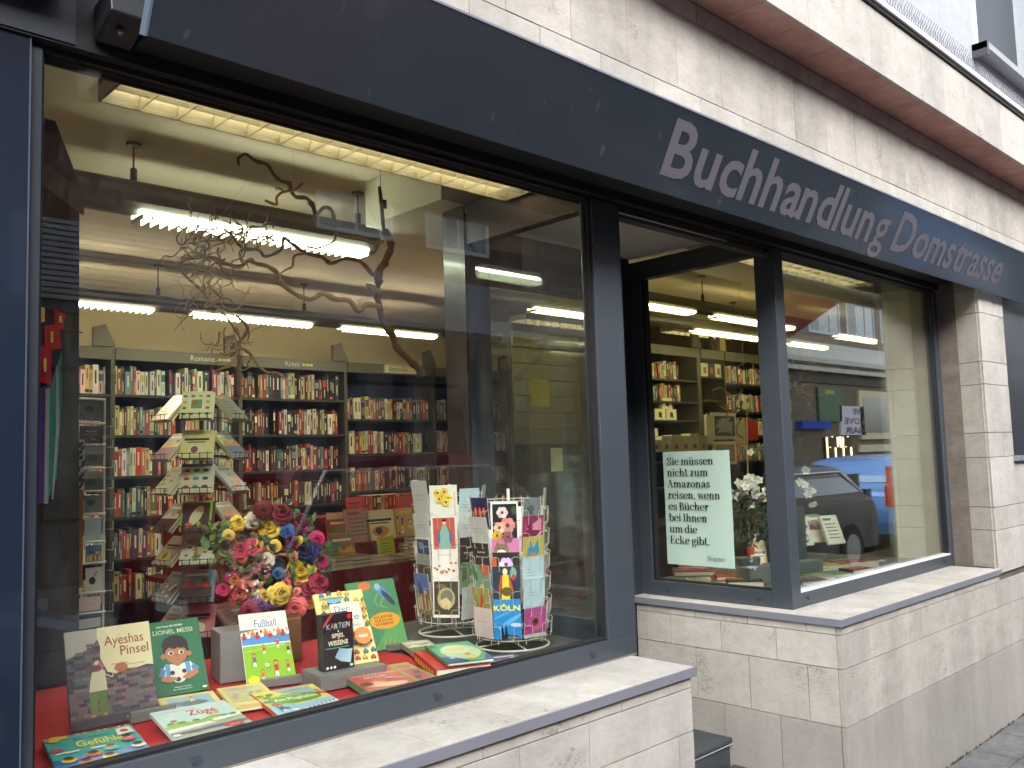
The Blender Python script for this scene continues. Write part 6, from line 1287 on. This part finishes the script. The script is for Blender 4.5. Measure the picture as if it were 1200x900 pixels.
flatpx(1000, 668, 0.15, 0.1, 0.02, -18, (120, 40, 40), 1, 'dark red paperback lying before the black and red book', seed=31)
flatpx(925, 690, 0.12, 0.12, 0.02, -35, (70, 90, 110), 1, 'slate blue book lying closest to the corner post', seed=32)
flatpx(840, 676, 0.15, 0.12, 0.02, -48, (200, 70, 60), 2, 'red book lying in the middle under the poster', seed=33)
flatpx(805, 680, 0.12, 0.1, 0.03, -52, (230, 220, 190), 3, 'cream book lying low under the left half of the poster', seed=34)
q = B().box((4.35, .60, zb_), (4.85, .61, 1.22), c(60, 72, 70)); tag(obj('dark_backboard', q, SATIN), 'dark grey-green board standing behind the books of the right window', 'board')
# seen through the poster window
stpx(883, 676, zb_, -48, 24, .085, .20, .016, (226, 206, 150), 0, 'cream and red book leaning right of the poster', 12)
stpx(889, 664, zb_, -46, 26, .10, .2, .016, (206, 220, 226), 2, 'blue and white patterned book leaning behind the cream and red one', 13)
stpx(905, 652, 1.0, -50, 20, .12, .19, .02, (120, 176, 164), 3, 'pale teal book half hidden by the corner post', 14)
flatpx(853, 682, .17, .12, .03, -52, (34, 32, 28), 2, 'black and yellow box lying by the entrance window sill', seed=15)
flatpx(790, 670, .22, .18, .025, -50, (44, 64, 106), 1, 'dark blue book lying under the poster edge', seed=16)
flatpx(822, 686, .14, .1, .014, -46, (214, 196, 140), 3, 'cream booklet lying between the blue and the black book', seed=17)
flatpx(795, 663, .13, .1, .02, -60, (210, 90, 90), 2, 'red and white booklet peeking out under the poster', seed=18)
# glass bottle figure
p = onZ(886, 686, zb_); q = B(); q.smooth = True
prof = [(0, .026), (.012, .032), (.035, .034), (.055, .022), (.062, .016), (.07, .022), (.095, .030), (.12, .028), (.14, .014), (.15, .012)]
q.tube([p+Vector((0, .02, z)) for z, r in prof], [r for z, r in prof], 12, c(190, 190, 176))
fig = obj('glass_bottle', q, GLASS2); tag(fig, 'small clear glass bottle with a blue and white band in the entrance window', 'bottle')
q = B().tube([p+Vector((0, .02, .072)), p+Vector((0, .02, .090))], [.026, .031], 12, c(226, 226, 232)); obj('label_band', q, CARD, fig)
q = B(); 
for k in range(8): a_ = 2*PI*k/8; q.ball(p+Vector((.0305*math.cos(a_), .02+.0305*math.sin(a_), .082)), .004, c(40, 50, 150), 5, 3)
obj('blue_dots', q, CARD, fig)
obj('red_cap', B().tube([p+Vector((0, .02, .150)), p+Vector((0, .02, .185))], [.017, .02], 10, c(206, 84, 50)), SATIN, fig)
# white orchid and evergreen in a pot
YO = .50
oc = onZ(872, 640, 1.0); po = onY(872, 575, YO)
ot = thing('white_flowers', 'white and pale yellow flowers above dark green sprays right of the poster', 'plant', (po.x, YO, zb_))
obj('pot', B().tube([Vector((po.x, YO, zb_)), Vector((po.x, YO, zb_+.12))], [.05, .065], 12, c(90, 94, 92)), SATIN, ot)
def blossom(px, py, r, col, Y=YO):
    ce = onY(px, py, Y); ax = (CAM-ce).normalized()+Vector((R_.uniform(-.5, .5), R_.uniform(-.3, .3), R_.uniform(-.4, .5))); ax.normalize(); u = ax.orthogonal().normalized(); v = ax.cross(u); q = B()
    for k in range(5):
        an = 2*PI*k/5+R_.uniform(-.2, .2); d = u*math.cos(an)+v*math.sin(an); s_ = ax.cross(d)
        q.face([ce, ce+d*r*.6+s_*r*.42+ax*r*.15, ce+d*r*1.05+ax*r*.05, ce+d*r*.6-s_*r*.42+ax*r*.15], c(*[min(250, int(w__*R_.uniform(.92, 1.03))) for w__ in col]))
    q.ball(ce+ax*r*.12, r*.16, c(220, 190, 70), 6, 4); obj('blossom', q, PETAL, ot)
for k in range(26): blossom(R_.gauss(877, 12), R_.gauss(572, 13), R_.uniform(.022, .034), R_.choice([(238, 236, 214), (240, 236, 190), (226, 226, 216)]), YO+R_.uniform(-.06, .06))
for k in range(12): blossom(R_.gauss(943, 8), R_.gauss(578, 16), R_.uniform(.016, .028), (226, 224, 200), .62)
for g_ in range(3):
    q = B()
    for k in range(130):
        s0 = Vector((po.x, YO, zb_+.12)); ce = onY(R_.uniform(856, 905), R_.uniform(575, 640), YO+R_.uniform(-.06, .06)); leaf(ce, Vector((R_.uniform(-1, 1), R_.uniform(-.5, .5), R_.uniform(-.2, 1))), (CAM-ce).normalized(), R_.uniform(.03, .07), R_.uniform(.003, .007), c(*R_.choice([(50, 66, 44), (70, 84, 56), (90, 96, 66), (40, 50, 40)])), q)
    obj('sprays', q, PETAL, ot)
q = B()
for k in range(16): e_ = onY(R_.uniform(862, 912), R_.uniform(545, 590), YO+.03); q.tube([Vector((po.x, YO, zb_+.1)), (Vector((po.x, YO, zb_+.1))+e_)/2+Vector((R_.uniform(-.02, .02), 0, .02)), e_], .0016, 4, c(96, 80, 50))
obj('stems', q, BARK, ot)
# bare twig bunches hung in the right room (real wood, shown at the top of the right window)
YQ = 1.3
tb = thing('twig_bunch', 'pale curled hazel twigs hanging in the middle of the right-hand sales room', 'branch', tuple(onY(865, 460, YQ)))
rr = random.Random(21)
for k in range(9):
    x, y = rr.uniform(852, 895), rr.uniform(440, 485); an = rr.uniform(0, 6.3); pts = []
    for j in range(8): an += rr.uniform(-1, 1); x += 6*math.cos(an); y += 4*math.sin(an); pts.append(onY(x, y, YQ+rr.uniform(-.02, .02)))
    q = B(); q.tube(pts, [.009-.0008*i for i in range(8)], 5, c(130, 112, 84)); obj('twig', q, BARK, tb)
obj('thread', B().tube([onY(872, 445, YQ), Vector((onY(872, 445, YQ).x, YQ, 2.85))], .0012, 3, c(150, 145, 130)), SATIN, tb)
tb2 = thing('twig_bunch', 'thin pale twig tangle hanging behind the left part of the small right window', 'branch', tuple(onY(940, 450, .7)))
for k in range(16):
    x, y = rr.gauss(938, 8), rr.gauss(446, 14); an = rr.uniform(0, 6.3); pts = []
    for j in range(8): an += rr.uniform(-1, 1); x += 4*math.cos(an); y += 4*math.sin(an); pts.append(onY(x, y, .7+rr.uniform(-.02, .02)))
    q = B(); q.tube(pts, [.003-.0003*i for i in range(8)], 4, c(190, 170, 130)); obj('twig', q, BARK, tb2)
# white card rack and objects behind the poster window
YC = 1.75
wr2 = thing('card_rack', 'white card rack with a framed blue picture above the poster', 'card rack', (onY(850, 500, YC).x, YC, 0))
def rackbox(x0, y0, x1, y1, col, name, inner=None):
    a, b_ = onY(x0, y1, YC), onY(x1, y0, YC); q = B().box((a.x, YC, a.z), (b_.x, YC+.02, b_.z), c(*col))
    if inner: w_ = (b_.x-a.x)*.08; q.box((a.x+w_, YC-.002, a.z+w_), (b_.x-w_, YC-.0005, b_.z-w_), c(*inner)); [q.face([(a.x+w_+R_.random()*(b_.x-a.x-2*w_)*.9, YC-.0025-.0001*k, a.z+w_+R_.random()*(b_.z-a.z-2*w_)*.9+dz) for dz in (0, .02, .01)], c(150, 165, 180)) for k in range(30)]
    obj(name, q, CARD, wr2)
rackbox(836, 484, 862, 515, (214, 214, 206), 'picture_card', (52, 66, 92)); rackbox(838, 517, 862, 545, (222, 222, 210), 'picture_card', (180, 120, 110)); rackbox(829, 486, 835, 520, (200, 198, 184), 'card_pack'); rackbox(863, 493, 873, 520, (206, 202, 180), 'card_pack')
q = B(); 
for px in (828, 875): q.tube([onY(px, 484, YC), onY(px+3, 640, YC)], .006, 5, c(190, 190, 180))
obj('rack_frame', q, SATIN, wr2)
a, b_ = onY(765, 530, 1.7), onY(830, 512, 1.7)
for k in range(6):
    x0 = a.x+(b_.x-a.x)*k/6; q = B().box((x0, 1.7, a.z), (x0+(b_.x-a.x)/6.5, 1.78, b_.z+R_.uniform(-.02, .03)), c(*R_.choice([(226, 222, 206), (206, 200, 180), (170, 160, 140)]))); q.box((x0+.03, 1.699, a.z+.02), (x0+.07, 1.6995, a.z+.05), c(150, 90, 90)); tag(obj('gift_box', q, PAPER), '%s pale stationery box in the row just above the poster' % ORD[k], 'gift box', 'pale stationery boxes above the poster')
a, b_ = onY(762, 800, 2.2), onY(905, 548, 2.2); tag(obj('sales_counter', B().box((a.x, 2.2, 0), (b_.x+2, 2.7, 1.0), c(60, 48, 40)), SATIN), 'dark sales counter deep in the right-hand room', 'counter')
q = B().box((onY(874, 516, 1.9).x, 1.9, onY(874, 516, 1.9).z), (onY(888, 493, 1.9).x, 1.97, onY(888, 493, 1.9).z), c(176, 40, 36)); tag(obj('red_box', q, PAPER), 'red box beside the picture rack above the orchid', 'box')

# =================================================================== ACROSS THE STREET (seen only in the glass)
YOP = -10.0
def bldg(x0, x1, h, col, label, mat=MATTE):
    t = thing('opposite_building', label, 'building', (x0, YOP, 0)); obj('wall', B().box((x0, YOP-8, -.01), (x1, YOP, h), c(*col)), mat, t); return t
def win(t, x0, x1, z0, z1, nx_=2, fr=(226, 228, 230), gl_=(70, 84, 96)):
    w_ = obj('window', B().box((x0, YOP-.0, z0), (x1, YOP+.03, z0+.07), c(*fr)).box((x0, YOP, z1-.07), (x1, YOP+.03, z1), c(*fr)).box((x0, YOP, z0+.07), (x0+.07, YOP+.03, z1-.07), c(*fr)).box((x1-.07, YOP, z0+.07), (x1, YOP+.03, z1-.07), c(*fr)), SATIN, t)
    q = B()
    for k in range(1, nx_): x = x0+(x1-x0)*k/nx_; q.box((x-.03, YOP+.001, z0+.07), (x+.03, YOP+.028, z1-.07), c(*fr))
    if q.f: obj('mullion', q, SATIN, w_)
    obj('pane', B().box((x0+.07, YOP-.02, z0+.07), (x1-.07, YOP+.012, z1-.07), c(*gl_)), CARGLASS, w_)
    obj('curtain', B().box((x0+.09, YOP+.0125, z0+.1), (x0+(x1-x0)*.32, YOP+.0135, z1-.1), c(190, 192, 190)), MATTE, w_)
b1 = bldg(12, 62, 7.6, (232, 230, 220), 'cream rendered building across the street with a band of white windows')
x = 18.6
zw0, zw1 = onY(1010, 398, 10).z, onY(1010, 357, 10).z
while x < 46: win(b1, x, x+1.9, zw0, zw1, 3); x += 2.35
obj('upper_band', B().box((12, YOP, zw1+.12), (62, YOP+.12, 7.6), c(244, 248, 250)), MATTE, b1)
obj('pier_band', B().box((12, YOP+.001, 4.6), (62, YOP+.008, 6.35), c(150, 134, 124)), MATTE, b1)
for z, h_, o_ in ((3.95, .14, .35), (3.72, .12, .30)): obj('ledge', B().box((12, YOP, z), (62, YOP+o_, z+h_), c(214, 212, 200)), MATTE, b1)
obj('dark_soffit', B().box((12, YOP, 3.42), (62, YOP+.1, 3.71), c(96, 90, 80)), MATTE, b1)
obj('shop_wall', B().box((12, YOP+.001, 0), (62, YOP+.05, 3.41), c(120, 108, 92)), MATTE, b1)
def refl(x0, y0, x1, y1): # mirror pixel rectangle -> X and Z on the opposite wall
    a, b_ = onY(x0, y1, -YOP), onY(x1, y0, -YOP); return a.x, b_.x, min(a.z, b_.z), max(a.z, b_.z)
def panel(name, px, label, cat, col, mat=SATIN, d=.08):
    x0, x1, z0, z1 = refl(*px); q = B().box((x0, YOP+.052, z0), (x1, YOP+.052+d, z1), c(*col)); o = obj(name, q, mat); tag(o, label, cat); return o, x0, x1, z0, z1
o, x0, x1, z0, z1 = panel('hair_sign', (983, 477, 1010, 510), 'white sign lettered WE LOVE HAIR across the street', 'sign', (214, 216, 224))
q = B()
for k, (t_, cc) in enumerate((('WE', (30, 34, 60)), ('LOVE', (130, 40, 110)), ('HAIR', (30, 34, 60)))):
    v, f, W = textgeo(t_, .03); sx_ = (x1-x0)*(.42 if k == 0 else .78)/W; sy_ = (z1-z0)*.30
    q.add([(x1-.10-(px*sx_), YOP+.1335, z1-(z1-z0)*(.33*(k+1))+.04+py*sy_) for px, py in v], [tuple(reversed(g_)) for g_ in f], c(*cc))
obj('lettering', q, PAPER, o)
o, x0, x1, z0, z1 = panel('green_poster', (958, 455, 982, 494), 'green poster with a yellow figure across the street', 'poster', (20, 90, 40))
obj('print', B().box((x0+.4, YOP+.1325, z0+.9), (x1-.4, YOP+.134, z1-.2), c(190, 170, 50)), PAPER, o)
for k in range(9):
    xx0, xx1, zz0, zz1 = refl(985+8*k, 446, 992+8*k, 480); win(b1, 29.5+1.1*k, 30.5+1.1*k, 2.1, 3.35, 1)
o, x0, x1, z0, z1 = panel('shop_window', (966, 512, 995, 545), 'warmly lit shop window across the street', 'window', (90, 70, 40), MATTE)
for k in range(10): x = x0+(x1-x0)*(k+.3)/10; obj('lit_shelf', B().box((x, YOP+.134, z0+.2+.3*(k % 3)), (x+(x1-x0)*.035, YOP+.15, z1-.3*(k % 2)), (.8,)*3), EM_SHOP, o)
o, x0, x1, z0, z1 = panel('blue_awning', (933, 494, 966, 503), 'bright blue awning edge across the street', 'awning', (30, 80, 190), CLOTH, .2)
o, x0, x1, z0, z1 = panel('shop_fascia', (1005, 520, 1058, 530), 'cream shop name board across the street', 'sign', (214, 206, 170))
o, x0, x1, z0, z1 = panel('framed_display', (1007, 461, 1055, 515), 'cream-framed display window across the street', 'window', (220, 206, 160))
obj('dark_pane', B().box((x0+.25, YOP+.133, z0+.2), (x1-.25, YOP+.14, z1-.2), c(84, 84, 84)), CARGLASS, o)
# dark timber shopfront section and brick block
b2 = bldg(-26, 11.99, 7.8, (110, 70, 62), 'red-brown brick building across the street with a pale balcony band')
obj('balcony_band', B().box((6.9, YOP, 3.75), (11.98, YOP+.6, 4.6), c(160, 164, 176)), MATTE, b2)
sh = B(); z = 3.75
while z < 4.75: sh.box((3.0, YOP+.04, z), (6.88, YOP+.10+.02, z+.052), c(168, 170, 180)); z += .075
sh.box((2.8, YOP, 3.6), (6.89, YOP+.04, 4.8), c(80, 82, 92)); obj('roller_shutter', sh, SATIN, b2)
obj('grey_base', B().box((-26, YOP+.001, 0), (11.98, YOP+.03, 3.3), c(60, 64, 74)), MATTE, b2)
for x in (-14, -11, -8, -5, -2, 1, 7.4, 9.6): win(b2, x, x+1.5, 5.3, 7.0, 2)
for x in (-13, -9, -5, -1, 3.4, 8): win(b2, x, x+2.4, .9, 2.9, 2)
x = 13.0
for k in range(3): win(b1, 12.6+1.9*k, 14.1+1.9*k, 2.0, 4.0-.3, 2)
# red sun awning, folded out at a slant
aw = B(); A_, B2_, C_, D_ = onY(890, 290, 6.2), onY(1026, 326, 6.2), onY(928, 396, 6.6), onY(880, 400, 6.6)
P = [Vector((p.x, -p.y, p.z)) for p in (A_, B2_, C_, D_)]; aw.face(P, c(120, 44, 34)); o = obj('red_awning', aw, CLOTH); md = o.modifiers.new('thick', 'SOLIDIFY'); md.thickness = .03; tag(o, 'big slanted dark red awning across the street', 'awning')
# bare street tree opposite
tt = thing('street_tree', 'bare street tree on the far pavement', 'tree', (14.2, -8.6, 0)); rr = random.Random(5); q = B()
def grow(p, d, L_, r, dep):
    e = p+d*L_; q.tube([p, (p+e)/2+Vector((rr.uniform(-.1, .1),)*3)*L_*.3, e], [r, r*.85, r*.7], 5, c(60, 52, 46), cap=False)
    if dep: [grow(e, (d+Vector((rr.uniform(-.8, .8), rr.uniform(-.8, .8), rr.uniform(-.2, .7)))).normalized(), L_*.72, r*.62, dep-1) for _ in range(3)]
grow(Vector((14.2, -8.6, 0)), Vector((0, 0, 1)), 2.6, .13, 5); obj('limbs', q, BARK, tt)
# ---- parked cars
def car(x, y, L_, col, label, hgt=1.5, hatch=True, flip=1, roofc=None, wd=1.72, gl_=(70, 96, 120), lamp=(190, 24, 20)):
    """car parked along the street; profile lofted over its width, glasshouse and lamps as parts"""
    t = thing('parked_car', label, 'car', (x, y, 0), 'cars parked along the kerb'); cc = c(*col); h = hgt
    prof = [(0, .35), (-.02, .62), (.04, .92), (.18, .98), (.55 if hatch else .9, h-.06), (.95, h), (2.3, h), (2.95, .98+.12), (3.9, .86), (L_-.05, .66), (L_, .35)]
    sm = []
    for i in range(len(prof)-1):
        p0, p1, p2, p3 = prof[max(0, i-1)], prof[i], prof[i+1], prof[min(len(prof)-1, i+2)]
        for j in range(4):
            u = j/4; sm.append(tuple(.5*(2*p1[k]+(p2[k]-p0[k])*.7*u+(6*p2[k]-6*p1[k]-(p3[k]-p1[k])*.7-1.4*(p2[k]-p0[k]))*u*u+(4*p1[k]-4*p2[k]+.7*(p2[k]-p0[k])+.7*(p3[k]-p1[k]))*u*u*u) for k in (0, 1)))
    prof = sm+[prof[-1]]
    X = lambda a: x+a if flip > 0 else x+L_-a
    q = B(); q.smooth = True; secs = []
    for yy, s_ in ((-wd/2, .86), (-wd/2+.08, .97), (-wd/2+.28, 1), (wd/2-.28, 1), (wd/2-.08, .97), (wd/2, .86)):
        secs.append([Vector((X(a), y+(yy if z < 1 else yy*(1-.18*(z-1)/.5)), .35+(z-.35)*s_ if z > .36 else .30)) for a, z in prof])
    for s0, s1 in zip(secs, secs[1:]):
        for k in range(len(prof)-1): q.face([s0[k], s0[k+1], s1[k+1], s1[k]], cc)
        q.face([s0[0], s1[0], s1[-1], s0[-1]], c(20, 20, 22))
    for s_ in (secs[0], secs[-1]): q.face(s_, cc)
    obj('body', q, CARPAINT, t)
    g = B(); gz = .98
    # rear and front screens, side windows set 8 mm proud
    g.face([Vector((X(.235), y-.62, gz+.07)), Vector((X(.235), y+.62, gz+.07)), Vector((X(.53), y+.55, h-.08)), Vector((X(.53), y-.55, h-.08))], c(*gl_))
    g.face([Vector((X(2.91), y-.62, 1.13)), Vector((X(2.91), y+.62, 1.13)), Vector((X(2.34), y+.55, h-.03)), Vector((X(2.34), y-.55, h-.03))], c(50, 60, 70))
    for sg in (-1, 1): g.face([Vector((X(.4), y+sg*(wd/2-.012), 1.0)), Vector((X(2.7), y+sg*(wd/2-.012), 1.0)), Vector((X(2.25), y+sg*(wd/2-.13), h-.12)), Vector((X(.75), y+sg*(wd/2-.13), h-.12))], c(40, 48, 54))
    obj('windows', g, CARGLASS, t)
    tr2 = B()
    for sg in (-1, 1): tr2.tube([Vector((X(.36), y+sg*(wd/2-.008), .99)), Vector((X(.72), y+sg*(wd/2-.125), h-.10)), Vector((X(2.27), y+sg*(wd/2-.125), h-.10)), Vector((X(2.78), y+sg*(wd/2-.02), .99))], .014, 5, c(206, 210, 214))
    obj('chrome_trim', tr2, STEEL, t)
    for sg in (-1, 1):
        obj('tail_light', B().box((min(X(-.035), X(.12)), y+sg*.76-.07, .72), (max(X(-.035), X(.12)), y+sg*.76+.07, 1.02), c(*lamp)).box((min(X(.1), X(.42)), y+sg*.70-.04, 1.02), (max(X(.1), X(.42)), y+sg*.70+.04, h-.14), c(*lamp)), CARGLASS, t)
        obj('headlight', B().box((min(X(L_-.25), X(L_+.01)), y+sg*.62-.16, .56), (max(X(L_-.25), X(L_+.01)), y+sg*.62+.16, .72), c(214, 220, 226)), CARGLASS, t)
        for a in (.75, L_-.8):
            w_ = B().tube([Vector((X(a), y+sg*(wd/2-.18), .31)), Vector((X(a), y+sg*(wd/2+.012), .31))], .31, 16, c(22, 22, 24)); wh = obj('wheel', w_, MATTE, t)
            obj('rim', B().tube([Vector((X(a), y+sg*(wd/2+.012), .31)), Vector((X(a), y+sg*(wd/2+.022), .31))], .19, 10, c(170, 172, 176)), STEEL, wh)
    obj('number_plate', B().box((min(X(-.03), X(-.02)), y-.26, .56), (max(X(-.03), X(-.02)), y+.26, .67), c(226, 226, 220)), PAPER, t)
    obj('bumper', B().box((min(X(-.06), X(.06)), y-wd/2+.04, .34), (max(X(-.06), X(.06)), y+wd/2-.04, .50), tuple(v*.6 for v in cc)), CARPAINT, t)
    return t
car(12.42, -4.05, 4.1, (96, 150, 214), 'light blue hatchback with tall red tail lights parked across the pavement', 1.42, gl_=(150, 190, 220))
car(7.2, -3.95, 4.2, (12, 16, 20), 'black car parked between the light blue hatchback and the dark red one', 1.36, flip=-1, wd=1.8, lamp=(30, 34, 38))
car(2.6, -4.05, 4.3, (130, 34, 40), 'dark red estate car with chrome window trim', 1.60, wd=1.8)
car(-2.6, -4.0, 4.5, (96, 116, 146), 'grey-blue car parked straight behind the photographer', 1.42, hatch=False)
car(-8.0, -4.0, 4.4, (150, 156, 164), 'silver car parked at the left end of the row', 1.45)
